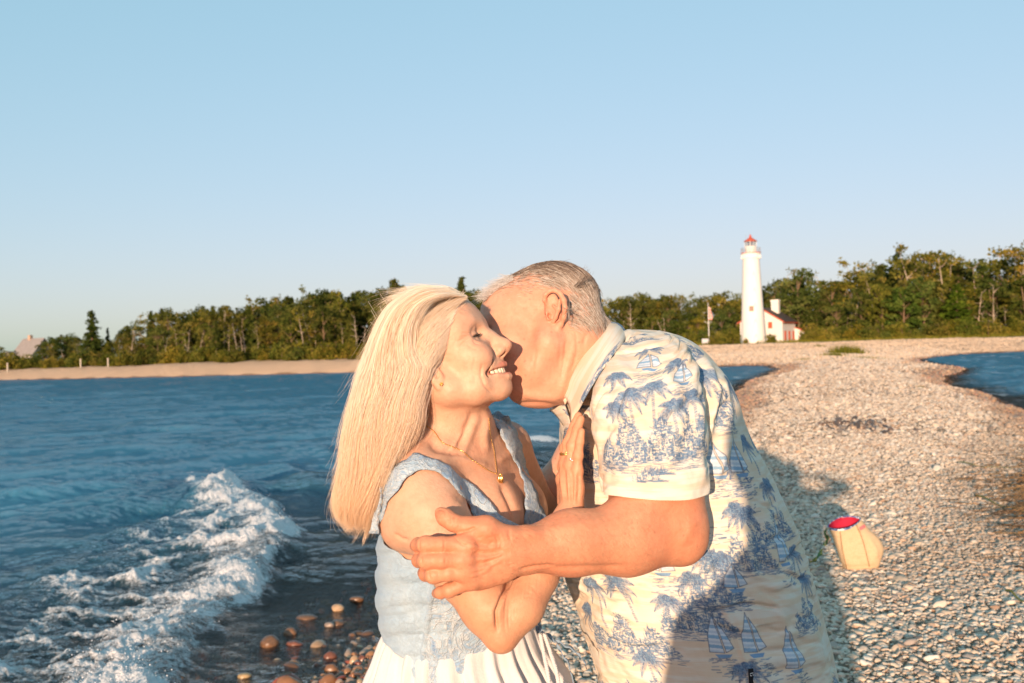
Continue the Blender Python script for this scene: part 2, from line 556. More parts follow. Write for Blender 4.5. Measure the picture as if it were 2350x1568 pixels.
# unbroken swell
d, par = seg_dist(V2, CREST)
side = V2[:, 1] - np.interp(V2[:, 0], CREST[::-1, 0], CREST[::-1, 1])
crest_h = np.interp(par, [0, 1, 2, 3, 4, 5, 6, 7], [.0, .10, .18, .19, .16, .13, .1, .0])
h += crest_h * np.where(side > 0, np.exp(-(d / 1.25) ** 2), np.exp(-(d / .55) ** 2))
for off, am in ((3.2, .10), (6.8, .085), (11.5, .07)):
    yy = np.interp(V2[:, 0], CREST[::-1, 0], CREST[::-1, 1]) + off + .5 * (fbm(V2 * .3, 2, int(off * 10)) - .5)
    h += am * np.exp(-((V2[:, 1] - yy) / .75) ** 2) * sstep(4, -3, V2[:, 0]) * (.4 + fbm(V2[:, :1] * .6, 2, int(off)))
# broken, foaming front
df, pf = seg_dist(V2, FOAM_FRONT)
inside = in_poly(V2, FOAM_AREA)
front_h = np.interp(pf, [0, 1, 2, 3, 4, 6, 8, 9, 10], [.02, .06, .12, .15, .14, .12, .10, .09, .07])
jag = .26 * (fbm(V2 * 2.6, 3, 55) - .5)
dfs = np.where(inside, df, -df) + jag
h += front_h * np.where(dfs > 0, .25 + .75 * np.exp(-(dfs / .55) ** 2), np.exp(-(dfs / .17) ** 2))
trail = np.where(inside, np.exp(-np.maximum(dfs, 0) / 3.4), 0)
da, _ = seg_dist(V2, FOAM_AREA, True)
edge = np.where(inside, np.clip(da / .45, 0, 1), 0)
n1 = fbm(V2 * np.array([3.2, 2.2]) + warp, 5, 61)
n2 = fbm(V2 * np.array([9., 6.]), 4, 62)
lace = 1 - np.abs(2 * fbm(V2 * np.array([2.6, 3.4]) + 1.5 * warp, 5, 63) - 1)
band = sstep(-.26, -.10, dfs + .10 * (fbm(V2 * 9., 3, 71) - .5)) * sstep(.62, .12, dfs + .25 * (n1 - .5))
n3 = fbm(np.stack([V2[:, 0] * 1.4 + .9 * warp[:, 0], V2[:, 1] * 5.5 + .9 * warp[:, 1]], 1), 5, 64)
foam = np.clip(band * (.55 + 1.1 * sstep(.38, .62, n1)) + edge * trail * (sstep(.80, .97, lace) * .65 + sstep(.50, .72, n1) * .55 + sstep(.54, .70, n3) * .75), 0, 1.3)
# small foam patches at the far waves
for c, rad in (((1235, 1015), .7), ((1220, 1032), .5)):
    p = on_z(*c, 0)[:2]
    g = np.exp(-((V2[:, 0] - p[0]) / (1.1 * rad)) ** 2 - ((V2[:, 1] - p[1]) / (.8 * rad)) ** 2)
    foam = np.maximum(foam, g * sstep(.45, .6, n1) * 1.2); h += g * .14
rgt = (V2[:, 0] > 11)
foam = np.maximum(foam, rgt * sstep(.66, .78, fbm(V2 * np.array([.55, 1.1]), 4, 77)) * .6 * sstep(18, 26, r))
n4 = fbm(V2 * 26., 3, 65)
h += foam * (.11 * (n1 - .38) + .07 * (n2 - .42) + .035 * (n4 - .45)) * (inside | (df < .3)) * sstep(-.3, .05, dfs) + foam * .02 * (n2 - .4)
h += inside * edge * .05 * (n3 - .5)
# lap of wavelets over the stones near the shore
lap = sstep(-.35, 0, th) * (r < 14)
h += lap * .012 * (fbm(V2 * 7, 4, 81) - .5)
me = mesh_from('lake_water', np.column_stack([V2, h]), Q)
point_attr(me, 'foam', foam)
point_attr(me, 'depth', depth)

def water_material():
    n = N('lake_water')
    pos = n.n('ShaderNodeNewGeometry').outputs['Position']
    dep = n.attr('depth'); foam = n.attr('foam')
    r = n.n('ShaderNodeVectorMath', operation='LENGTH'); n.set(r.inputs[0], pos)
    m1 = n.mapping(pos, scale=(1.0, 1.6, 1), rot=(0, 0, .5))
    w1 = n.noise(7, 5, .6, m1, .4); w2 = n.noise(22, 4, .6, m1, .3); w3 = n.noise(1.6, 5, .6, m1, .3)
    near = n.remap(r.outputs['Value'], 10, 45, .012, .05)
    w4 = n.noise(.5, 5, .62, n.mapping(pos, scale=(1.0, 1.5, 1), rot=(0, 0, .5)), .4)
    w3 = n.math('ADD', w3, n.math('MULTIPLY', w4, n.remap(r.outputs['Value'], 12, 50, 0, 3.0)))
    hsum = n.math('ADD', n.math('MULTIPLY', w1, .6), n.math('ADD', n.math('MULTIPLY', w2, .22), n.math('MULTIPLY', w3, n.remap(r.outputs['Value'], 14, 60, .3, 2.2))))
    bmp = n.n('ShaderNodeBump'); n.set(bmp.inputs['Height'], hsum); bmp.inputs['Strength'].default_value = 1.0
    n.set(bmp.inputs['Distance'], n.remap(r.outputs['Value'], 5, 60, .07, .50))
    nrm = bmp.outputs[0]
    fres = n.n('ShaderNodeFresnel'); fres.inputs['IOR'].default_value = 1.33; n.set(fres.inputs['Normal'], nrm)
    gl = n.n('ShaderNodeBsdfGlossy'); gl.inputs['Roughness'].default_value = .06; n.set(gl.inputs['Normal'], nrm); gl.inputs['Color'].default_value = (1, 1, 1, 1)
    tr = n.n('ShaderNodeBsdfTransparent'); tr.inputs['Color'].default_value = (.68, .58, .45, 1)
    body = n.n('ShaderNodeBsdfDiffuse')
    n.set(body.inputs['Color'], n.mix(n.remap(dep, .16, .48), (.030, .078, .095), (.042, .170, .260)))
    deepf = n.remap(dep, .22, .95)
    under = n.n('ShaderNodeMixShader'); n.set(under.inputs[0], deepf); n.set(under.inputs[1], tr.outputs[0]); n.set(under.inputs[2], body.outputs[0])
    wat = n.n('ShaderNodeMixShader'); n.set(wat.inputs[0], fres.outputs[0]); n.set(wat.inputs[1], under.outputs[0]); n.set(wat.inputs[2], gl.outputs[0])
    # foam
    fn = n.noise(26, 5, .65, pos); fn2 = n.noise(70, 3, .6, pos)
    fm = n.math('ADD', foam, n.math('ADD', n.math('MULTIPLY', n.math('SUBTRACT', fn, .5), 1.9), n.math('MULTIPLY', n.math('SUBTRACT', fn2, .5), .8)))
    fmask = n.math('MULTIPLY', n.remap(fm, .32, .98), n.remap(foam, .02, .15))
    fd = n.n('ShaderNodeBsdfPrincipled'); fd.inputs['Base Color'].default_value = (.78, .80, .82, 1); fd.inputs['Roughness'].default_value = .5
    fd.inputs['Subsurface Weight'].default_value = .0
    fb = n.bump(n.math('ADD', fn, n.math('MULTIPLY', fn2, .4)), 1.0, .05); n.set(fd.inputs['Normal'], fb)
    allm = n.n('ShaderNodeMixShader'); n.set(allm.inputs[0], fmask); n.set(allm.inputs[1], wat.outputs[0]); n.set(allm.inputs[2], fd.outputs[0])
    n.t.links.new(allm.outputs[0], n.out.inputs[0])
    return n.m
WATER_MAT = water_material()
obj('lake_water', me, WATER_MAT, kind='structure')
WV, WH, WF, WDF, WIN = V2, h, foam, dfs, inside

# spray and foam clumps thrown up by the breaking wave
sel = np.where((WF > .6) & (WDF < .5) & (WDF > -.3))[0]
g = np.random.default_rng(12)
pick = g.choice(sel, 9000)
sz = .0012 + .0042 * g.random(9000) ** 5
pk = np.column_stack([WV[pick] + g.normal(size=(9000, 2)) * .03, WH[pick] + .002 + .10 * g.random(9000) ** 4 * (WF[pick] > .9)])
Vb, Tb = scatter_blobs(pk, sz, 1, .2, 4)
foam_mat = simple_mat('sea_foam', (.80, .82, .84), .45, .04, 40)
obj('wave_foam', mesh_from('wave_foam', Vb, Tb), foam_mat, kind='stuff', label='white foam and spray on the breaking wave')
# ================================================================== shingle
def pebble_points():
    g = np.random.default_rng(21)
    out = []
    for (d0, d1, dens, s0, s1) in [(3.6, 6.5, 3300, .0085, .0195), (6.5, 10, 2500, .0095, .0205), (10, 16, 1150, .012, .024), (16, 27, 330, .019, .033), (27, 48, 110, .026, .042), (48, 115, 34, .045, .070)]:
        n = int((d1 - d0) * (17 if d1 < 30 else 26.6 if d1 < 50 else 42) * dens * .62)
        y = g.uniform(d0, d1, n); x = g.uniform(-1.6, 15.4 if d1 < 30 else 25, n) if d1 < 50 else g.uniform(6, 48, n)
        m = (x < .60 * y + .4) & (x > -.27 * y - .1)
        P = np.stack([x[m], y[m]], 1)
        out.append(np.column_stack([P, np.exp(g.normal(0, .36, len(P))) * (s0 + s1) * .36, np.zeros(len(P))]))
    n = 95000                                   # sand lumps on the far beach, added so their faces catch the sun
    y = g.uniform(80, 196, n); x = g.uniform(-.55, .62, n) * y
    m = x > -.02 * y
    P = np.stack([x[m], y[m]], 1)
    out.append(np.column_stack([P, .055 + .035 * g.random(len(P)), np.ones(len(P))]))
    P = np.concatenate(out)
    sd = shore_sd(P[:, :2])
    rr = np.hypot(P[:, 0], P[:, 1])
    far = P[:, 3] > .5
    gr = np.where(P[:, 0] > 12, rr > 172, sd > 8.5)
    keep = (sd > np.where(far, .8, -.25)) & ~(far & gr) & (g.random(len(P)) < np.clip(1.2 + sd * 2.2, .12, 1))
    P, sd = P[keep], sd[keep]
    return P, sd
PB, psd = pebble_points()
g = np.random.default_rng(5)
npb = len(PB)
big = g.random(npb) < .012
size = np.clip(PB[:, 2], .006, np.where(PB[:, 1] < 16, .032, np.where(PB[:, 1] < 48, .06, .12))); size[big] *= 1.7
z = gzv(PB[:, :2]) + size * g.uniform(-.05, .42, npb)
me = bpy.data.meshes.new('beach_pebbles')
me.vertices.add(npb)
me.vertices.foreach_set('co', np.column_stack([PB[:, :2], z]).astype(np.float32).ravel())
asp = np.stack([g.uniform(.95, 1.5, npb), g.uniform(.75, 1.05, npb), g.uniform(.38, .72, npb)], 1)
point_attr(me, 'scl', size[:, None] * asp, 'FLOAT_VECTOR')
tilt = g.normal(0, .30, (npb, 2))
point_attr(me, 'rot', np.column_stack([tilt, g.uniform(0, 6.28, npb)]), 'FLOAT_VECTOR')
pal = np.array([(.68, .56, .44), (.74, .64, .52), (.64, .50, .37), (.56, .46, .37), (.42, .35, .30), (.58, .40, .28), (.42, .27, .18), (.32, .28, .25), (.78, .71, .61), (.68, .54, .40), (.17, .15, .14)])
w = np.array([.20, .19, .14, .11, .07, .05, .035, .035, .09, .08, .02]); w /= w.sum()
col = pal[g.choice(len(pal), npb, p=w)] * g.uniform(.80, 1.02, (npb, 1))
wk = 1 + .032 * np.clip(PB[:, 1] - 8, 0, 60) * (PB[:, 1] < 78)
wet = sstep(.80, .25, psd / wk + .35 * (fbm(PB[:, :2] * (1.4 / wk)[:, None], 3, 8) - .5))
wpal = np.array([(.26, .13, .06), (.33, .17, .08), (.16, .09, .05), (.40, .25, .13), (.10, .07, .05), (.30, .10, .05)])
far_ = (PB[:, 1] > 18)[:, None]
wet = wet * np.where(PB[:, 1] > 18, .75, 1)
col = col * (1 - wet[:, None]) + np.where(far_, 1.25, 1.0) * wpal[g.integers(0, len(wpal), npb)] * wet[:, None]
seaw = sstep(.62, .3, np.abs(PB[:, 0] - (.505 * PB[:, 1] + .0)) / 1.6 + .5 * (fbm(PB[:, :2] * .9, 3, 14) - .5)) * sstep(5.5, 7.5, PB[:, 1])
col = col * (1 - .35 * seaw[:, None]) + np.array([.22, .14, .08]) * .35 * seaw[:, None]
sandy = PB[:, 3] > .5
col[sandy] = np.array([.66, .50, .355]) * g.uniform(.88, 1.1, (sandy.sum(), 1))
point_attr(me, 'pcol', col, 'FLOAT_COLOR')
point_attr(me, 'wet', wet)
point_attr(me, 'pick', g.integers(0, 4, npb))
def pebble_mat():
    n = N('pebble')
    c = n.attr('pcol', 'Color', 'INSTANCER'); wt = n.attr('wet', 'Fac', 'INSTANCER')
    f = n.noise(1.6, 5, vec=n.coord('Object'))
    f2 = n.noise(9, 3, vec=n.coord('Object'))
    c = n.mix(n.remap(f, .35, .7), c, n.mix(.28, c, (.30, .24, .19)))
    c = n.mix(n.remap(f2, .55, .8, 0, .25), c, (.75, .70, .6))
    n.p(Base_Color=c, Roughness=n.remap(wt, 0, 1, .8, .28))
    n.b.inputs['Specular IOR Level'].default_value = .3
    return n.m
PEB_MAT = pebble_mat()
def pebble_gn():
    ng = bpy.data.node_groups.new('scatter_pebbles', 'GeometryNodeTree')
    ng.interface.new_socket('Geometry', in_out='INPUT', socket_type='NodeSocketGeometry')
    ng.interface.new_socket('Geometry', in_out='OUTPUT', socket_type='NodeSocketGeometry')
    nd, lk = ng.nodes, ng.links
    gi = nd.new('NodeGroupInput'); go = nd.new('NodeGroupOutput')
    geos = []
    for k in range(4):
        ic = nd.new('GeometryNodeMeshIcoSphere'); ic.inputs['Radius'].default_value = 1; ic.inputs['Subdivisions'].default_value = 3
        sp = nd.new('GeometryNodeSetPosition')
        nz = nd.new('ShaderNodeTexNoise'); nz.noise_dimensions = '4D'; nz.inputs['W'].default_value = 3.7 * k; nz.inputs['Scale'].default_value = .75 + .12 * k; nz.inputs['Detail'].default_value = 1.5
        nv = nd.new('ShaderNodeVectorMath'); nv.operation = 'SUBTRACT'; lk.new(nz.outputs['Color'], nv.inputs[0]); nv.inputs[1].default_value = (.5, .5, .5)
        sc = nd.new('ShaderNodeVectorMath'); sc.operation = 'SCALE'; lk.new(nv.outputs[0], sc.inputs[0]); sc.inputs['Scale'].default_value = 1.1
        lk.new(ic.outputs['Mesh'], sp.inputs['Geometry']); lk.new(sc.outputs[0], sp.inputs['Offset'])
        ss = nd.new('GeometryNodeSetShadeSmooth'); lk.new(sp.outputs[0], ss.inputs[0])
        sm = nd.new('GeometryNodeSetMaterial'); sm.inputs['Material'].default_value = PEB_MAT; lk.new(ss.outputs[0], sm.inputs[0])
        geos.append(sm.outputs[0])
    gti = nd.new('GeometryNodeGeometryToInstance')
    for s in geos[::-1]: lk.new(s, gti.inputs[0])
    mp = nd.new('GeometryNodeMeshToPoints'); lk.new(gi.outputs[0], mp.inputs[0])
    iop = nd.new('GeometryNodeInstanceOnPoints'); lk.new(mp.outputs[0], iop.inputs['Points']); lk.new(gti.outputs[0], iop.inputs['Instance'])
    iop.inputs['Pick Instance'].default_value = True
    def na(name, typ):
        a = nd.new('GeometryNodeInputNamedAttribute'); a.data_type = typ; a.inputs['Name'].default_value = name
        return a.outputs['Attribute']
    fi = nd.new('FunctionNodeFloatToInt'); lk.new(na('pick', 'FLOAT'), fi.inputs[0])
    lk.new(fi.outputs[0], iop.inputs['Instance Index'])
    e2r = nd.new('FunctionNodeEulerToRotation'); lk.new(na('rot', 'FLOAT_VECTOR'), e2r.inputs[0])
    lk.new(e2r.outputs[0], iop.inputs['Rotation'])
    lk.new(na('scl', 'FLOAT_VECTOR'), iop.inputs['Scale'])
    lk.new(iop.outputs[0], go.inputs[0])
    return ng
o = obj('beach_pebbles', me, PEB_MAT, kind='stuff', label='loose cream and brown pebbles of the shingle bar')
md = o.modifiers.new('scatter', 'NODES'); md.node_group = pebble_gn()
# ================================================================== woods on both shores
def leaf_material():
    n = N('foliage')
    tone = n.attr('tone')
    oi = n.n('ShaderNodeObjectInfo')
    c = n.ramp(tone, [(0, (.030, .045, .011)), (.35, (.085, .104, .024)), (.7, (.145, .152, .037)), (1, (.24, .205, .061))])
    c = n.mix(1.0, c, oi.outputs['Color'], 'MULTIPLY')
    d = n.n('ShaderNodeBsdfDiffuse'); n.set(d.inputs[0], c)
    t = n.n('ShaderNodeBsdfTranslucent'); n.set(t.inputs[0], c)
    m = n.n('ShaderNodeMixShader'); m.inputs[0].default_value = .25
    n.t.links.new(d.outputs[0], m.inputs[1]); n.t.links.new(t.outputs[0], m.inputs[2]); n.t.links.new(m.outputs[0], n.out.inputs[0])
    return n.m
LEAF = leaf_material()
def bark(name, a, b):
    n = N(name); co = n.coord()
    f = n.noise(1, 5, .6, n.mapping(co, scale=(9, 9, 1.6)))
    n.p(Base_Color=n.mix(f, a, b), Roughness=.9, Normal=n.bump(f, .6, .05)); n.b.inputs['Specular IOR Level'].default_value = .1
    return n.m
BARK = bark('bark', (.11, .075, .045), (.30, .21, .13))
PALE_BARK = bark('pale_bark', (.34, .26, .18), (.62, .52, .40))

def leaves(P, size, g, elong=1.3, up=.3):
    """one small four-cornered leaf spray at each point"""
    n = len(P)
    a = g.normal(size=(n, 3)); a /= np.linalg.norm(a, axis=1, keepdims=True)
    b = g.normal(size=(n, 3)); b[:, 2] += up; b -= a * (a * b).sum(1, keepdims=True); b /= np.linalg.norm(b, axis=1, keepdims=True)
    s = size * g.uniform(.6, 1.35, n)[:, None]
    bow = np.cross(a, b) * s * .25
    V = np.stack([P - a * s * elong, P - b * s * .55 + bow, P + a * s * elong, P + b * s * .55 + bow], 1).reshape(-1, 3)
    return V, np.arange(4 * n).reshape(n, 4)

def tree_proto(kind, seed):
    g = np.random.default_rng(seed)
    tr = G(); pts = []; tone = []
    if kind == 'broad':
        lean = g.normal(0, .25, 2)
        tr.tube(spline([(0, 0, -.5), (lean[0] * .4, lean[1] * .4, 3), (lean[0], lean[1], 8.2)], 9), np.linspace(.20, .05, 9), 7)
        for _ in range(58):
            u = g.normal(size=3); u /= np.linalg.norm(u)
            c = np.array([lean[0] * .7, lean[1] * .7, 5.7]) + u * np.array([2.5, 2.5, 4.1]) * g.uniform(.45, 1) ** .7
            if c[2] < .9: c[2] = g.uniform(1, 3)
            r = g.uniform(.45, .95)
            k = int(34 * r / .7)
            q = g.normal(size=(k, 3)); q /= np.linalg.norm(q, axis=1, keepdims=True)
            pts.append(c + q * (r * g.uniform(.3, 1.15, k) ** .6)[:, None] * [1, 1, .75]); tone.append(np.clip(g.uniform(.1, .85) + g.normal(0, .16, k), 0, 1))
            if g.random() < .35: tr.tube(spline([(lean[0] * .5, lean[1] * .5, max(c[2] - 2.0, .8)), c * .6 + np.array([0, 0, c[2] * .3]), c], 5), np.linspace(.06, .012, 5), 5)
        sz, el = .19, 1.2
    elif kind == 'spruce':
        tr.tube([(0, 0, -.5), (0, 0, 5), (0, 0, 10)], [.22, .13, .02], 7)
        z = .8
        while z < 9.9:
            R = 2.5 * (1 - z / 10.15) ** .95 * g.uniform(.7, 1.15) + .05
            for b in range(g.integers(5, 8)):
                an = g.uniform(0, 6.283); L = R * g.uniform(.55, 1.1)
                t = np.linspace(.15, 1, max(int(L * 9), 3))
                P = np.stack([np.cos(an) * L * t, np.sin(an) * L * t, z + .20 * L * t - .42 * L * t * t], 1)
                k = max(int(len(P) * 2.6), 3)
                q = P[g.integers(0, len(P), k)] + g.normal(0, .11, (k, 3)) * [1, 1, .55]
                pts.append(q); tone.append(np.clip(g.uniform(.0, .55) + g.normal(0, .12, k), 0, 1))
                if g.random() < .3: tr.tube(P[:: max(len(P) // 3, 1)], .025, 4)
            z += g.uniform(.26, .46)
        sz, el = .17, 1.7
    elif kind == 'sparse':
        for s in range(g.integers(1, 4)):
            a = g.normal(0, .9, 2); x0 = g.normal(0, .25, 2); h = g.uniform(7.5, 10)
            main = spline([(x0[0], x0[1], -.5), (x0[0] + a[0] * .25, x0[1] + a[1] * .25, h * .4), (x0[0] + a[0], x0[1] + a[1], h)], 9)
            tr.tube(main, np.linspace(.10, .02, 9), 6)
            for b in range(12):
                k = g.integers(3, 9); p0 = main[k]
                an = g.uniform(0, 6.283); L = g.uniform(.7, 1.9) * (1.15 - k / 14)
                p1 = p0 + np.array([math.cos(an) * L, math.sin(an) * L, L * g.uniform(.3, 1.0)])
                tr.tube(spline([p0, (p0 + p1) / 2 + [0, 0, -.08], p1], 5), np.linspace(.045, .012, 5), 4)
                for q in range(g.integers(1, 4)):
                    c = p0 + (p1 - p0) * g.uniform(.55, 1.1) + g.normal(0, .15, 3); n_ = g.integers(9, 24)
                    pts.append(c + g.normal(0, .24, (n_, 3))); tone.append(np.clip(g.uniform(.25, .9) + g.normal(0, .15, n_), 0, 1))
        for _ in range(16):
            c = np.array([*g.normal(0, .9, 2), g.uniform(.6, 3.6)]); n_ = 26
            pts.append(c + g.normal(0, .4, (n_, 3))); tone.append(np.clip(g.uniform(.1, .7) + g.normal(0, .15, n_), 0, 1))
        sz, el = .17, 1.2
    elif kind == 'snag':
        for s in range(g.integers(1, 3)):
            a = g.normal(0, .7, 2); h = g.uniform(7, 10)
            main = spline([(0, 0, -.4), (a[0] * .3, a[1] * .3, h * .45), (a[0] + g.normal(0, .2), a[1], h)], 10)
            tr.tube(main, np.linspace(.13, .025, 10), 6)
            for b in range(13):
                k = g.integers(3, 10); p0 = main[k]; an = g.uniform(0, 6.283); L = g.uniform(.5, 2.3) * (1.2 - k / 12)
                p1 = p0 + np.array([math.cos(an) * L, math.sin(an) * L, L * g.uniform(.2, 1.0)])
                tr.tube(spline([p0, (p0 + p1) / 2 + g.normal(0, .08, 3), p1], 5), np.linspace(.055, .010, 5), 4)
    elif kind == 'bush':
        for s in range(7):
            an = g.uniform(0, 6.283); tr.tube(spline([(0, 0, -.4), (.5 * math.cos(an), .5 * math.sin(an), 4), (2.2 * math.cos(an), 2.2 * math.sin(an), 7)], 5), np.linspace(.14, .04, 5), 4)
        for _ in range(46):
            u = g.normal(size=3); u /= np.linalg.norm(u); u[2] = abs(u[2])
            c = u * np.array([6.0, 6.0, 8.2]) * g.uniform(.4, 1); r = g.uniform(1.0, 2.2); k = 30
            pts.append(c + g.normal(size=(k, 3)) * r * .55); tone.append(np.clip(g.uniform(.15, .9) + g.normal(0, .15, k), 0, 1))
        sz, el = .50, 1.3
    tm = tr.build('trunk', True)
    cm = None
    if pts:
        P = np.concatenate(pts); T = np.concatenate(tone)
        V, Q = leaves(P, sz, g, el)
        cm = mesh_from('crown', V, Q, False); point_attr(cm, 'tone', np.repeat(T, 4))
        cm.materials.append(LEAF)
    tm.materials.append(PALE_BARK if kind in ('snag', 'sparse') else BARK)
    return tm, cm
PROTO = {k: [tree_proto(k, 100 * i + s) for s in range(c)] for i, (k, c) in enumerate((('broad', 5), ('spruce', 3), ('sparse', 4), ('snag', 4), ('bush', 4)))}
def plant(kind, name, px, D, top_px, label, cat, group, tint=(1, 1, 1), wide=1.0, height=None, g=rng):
    """a tree standing D metres away, its tip at frame height top_px"""
    base = W(px, 800, D); x, y = base[0], base[1]
    z0 = gz(x, y)
    if height is None:
        height = max(W(px, top_px, D)[2] - z0, 1.0)
    tm, cm = PROTO[kind][g.integers(0, len(PROTO[kind]))]
    o = empty(name, (x, y, z0), label, cat, group)
    s = height / (10.0 if kind != 'bush' else 9.0)
    w = s * wide * g.uniform(.88, 1.15)
    o.scale = (w, w, s)
    o.rotation_euler = (0, 0, g.uniform(0, 6.283))
    t = obj('trunk', tm, None, o)
    if cm is not None:
        c = obj('crown', cm, None, o)
        v = g.uniform(.8, 1.2)
        c.color = (tint[0] * v * g.uniform(.9, 1.12), tint[1] * v, tint[2] * v * g.uniform(.85, 1.1), 1)
    return o
hor = lambda px: 800 - .0297 * (px - 1175)
L_TOP = np.array([(-120, 785), (0, 793), (30, 822), (95, 818), (104, 780), (140, 768), (178, 766), (190, 790), (240, 775), (262, 775), (299, 738), (330, 732), (374, 708), (410, 722), (450, 708), (480, 712), (518, 704), (560, 712), (608, 688), (640, 694), (659, 684), (690, 690), (715, 676), (752, 666), (790, 672), (828, 668), (880, 664), (930, 660), (1000, 672), (1064, 660), (1150, 672), (1260, 668)])
ltop = lambda p: np.interp(p, L_TOP[:, 0], L_TOP[:, 1]) - 9 * np.clip((p - 270) / 60, 0, 1)
lD = lambda p: np.interp(p, [-200, 0, 815, 1160, 1250], [126, 121, 105, 100, 98])
g = np.random.default_rng(77)
LG = 'trees of the wood along the left shore'
def lplace(q):
    for lim, s in ((105, 'beside the grey roofed house'), (200, 'left of the lone spruce'), (290, 'just right of the lone spruce'), (400, 'in its lower left third'), (520, 'left of its middle'), (640, 'right of its middle'), (740, 'in its right third'), (830, 'next to the blond hair'), (960, 'behind the blond hair'), (1100, 'behind the two heads')):
        if q < lim: return s
    return "behind the man's head and collar"
def rplace(q):
    for lim, s in ((1450, 'behind the shirt collar'), (1560, 'above the shirt shoulder'), (1640, 'near the flagpole'), (1710, 'left of the tower'), (1790, 'right behind the tower'), (1870, 'behind the white house'), (1970, 'right of the white house'), (2060, 'left of the tallest thin tree'), (2150, 'around the tallest thin tree'), (2240, 'above the bright green conifer'), (2320, 'around the large white dead tree')):
        if q < lim: return s
    return 'at the right frame edge'
p = -70.0
i = 0
while p < 1245:
    q = p + g.uniform(-5, 5)
    if not (26 < q < 100):
        kd = g.choice(['broad', 'spruce', 'sparse'], p=[.56, .26, .18])
        tn = {'broad': [(1, 1, 1), (.78, .86, .85), (1.2, 1.1, .9)], 'spruce': [(.75, .82, .85), (.9, .9, .8)], 'sparse': [(1.35, 1.15, .8), (1.1, 1.05, .9)]}[kd]
        tn = tn[g.integers(0, len(tn))]
        lb = {'broad': 'full round leafy tree in the left wood back row, ', 'spruce': 'dark pointed conifer in the left wood back row, ', 'sparse': 'thin pale stemmed tree in the left wood back row, '}[kd]
        plant(kd, {'broad': 'leafy_tree', 'spruce': 'spruce_tree', 'sparse': 'birch_tree'}[kd], q, lD(q) + g.uniform(17, 32), ltop(q) + g.exponential(7), lb + lplace(q), 'tree', LG, tn, 1.25 if kd == 'broad' else 1.05, g=g)
    p += 10.5
p = -60.0
while p < 1240:
    q = p + g.uniform(-7, 7)
    y0 = hor(q); tp = ltop(q)
    if not (22 < q < 92):
        kd = g.choice(['broad', 'spruce', 'sparse', 'snag'], p=[.37, .12, .27, .24])
        lb = {'broad': 'middle height leafy tree within the left wood, ', 'spruce': 'middle height conifer within the left wood, ', 'sparse': 'slim half bare tree within the left wood, ', 'snag': 'bare dead trunk with broken limbs within the left wood, '}[kd]
        plant(kd, {'broad': 'leafy_tree', 'spruce': 'spruce_tree', 'sparse': 'birch_tree', 'snag': 'dead_tree'}[kd], q, lD(q) + g.uniform(9, 16), tp + (y0 - tp) * g.uniform(.22, .55), lb + lplace(q), 'tree', LG, ((1.1, 1.05, .9), (1.3, 1.15, .8), (.85, .9, .9))[g.integers(0, 3)], 1.15, g=g)
    p += 17
p = -80.0
while p < 1240:
    q = p + g.uniform(-6, 6)
    plant('bush', 'bush', q, lD(q) + g.uniform(5.5, 9.5), 0, 'low bush on the left sandy bank, ' + lplace(q), 'bush', 'bushes on the left bank', ((1.2, 1.1, .8), (.9, .95, .8), (1.35, 1.15, .75))[g.integers(0, 3)], 1.0, height=g.uniform(1.1, 2.3), g=g)
    p += 15
# the ones the photo singles out
plant('spruce', 'spruce_tree', 212, lD(212) + 16, 710, 'tall lone spruce standing above the low trees beside the grey roofed house', 'tree', None, (.72, .78, .8), 1.35, g=g)
plant('spruce', 'spruce_tree', 248, lD(248) + 20, 752, 'small dark spruce just right of the tall lone spruce', 'tree', None, (.72, .78, .8), .9, g=g)
plant('broad', 'leafy_tree', 160, lD(160) + 22, 762, 'broad dark tree between the grey roofed house and the tall lone spruce', 'tree', None, (.7, .82, .8), 1.7, g=g)
plant('broad', 'leafy_tree', 122, lD(122) + 24, 772, 'dark round tree touching the right side of the grey roofed house', 'tree', None, (.75, .85, .8), 1.5, g=g)
plant('spruce', 'spruce_tree', 247, lD(247) + 9, 782, 'yellow green cone shaped young conifer in front of the left wood', 'tree', None, (1.7, 1.5, .9), 1.4, g=g)
plant('spruce', 'spruce_tree', 909, lD(909) + 22, 636, 'tall spruce rising above the wood behind the blond hair', 'tree', None, (.95, .95, .9), 1.2, g=g)
plant('spruce', 'spruce_tree', 1064, lD(1064) + 24, 634, 'spruce tip showing in the gap between the two heads', 'tree', None, (.95, .95, .9), 1.1, g=g)
for q, hh, lb in ((38, 1.5, 'rounded bush in front of the grey roofed house, its left one'), (62, 1.0, 'rounded bush in front of the grey roofed house, its middle one'), (84, 1.7, 'rounded bush in front of the grey roofed house, its right one')):
    plant('bush', 'bush', q, lD(q) + 11, 0, lb, 'bush', None, (.9, 1.0, .8), .9, height=hh, g=g)
for q, tp, lb in ((300, 752, 'white forked dead trunk near the left end of the wood'), (378, 770, 'slanting grey dead trunk left of the wood centre'), (430, 757, 'rusty bare tree with fine twigs in the left wood'), (820, 702, 'tall white dead trunk close to the blond hair'), (545, 742, 'straight pale trunk in the middle of the left wood'), (495, 795, 'short rusty bare tree at the front of the left wood')):
    plant('snag', 'dead_tree', q, lD(q) + 8.5, tp, lb, 'tree', None, wide=.9, g=g)

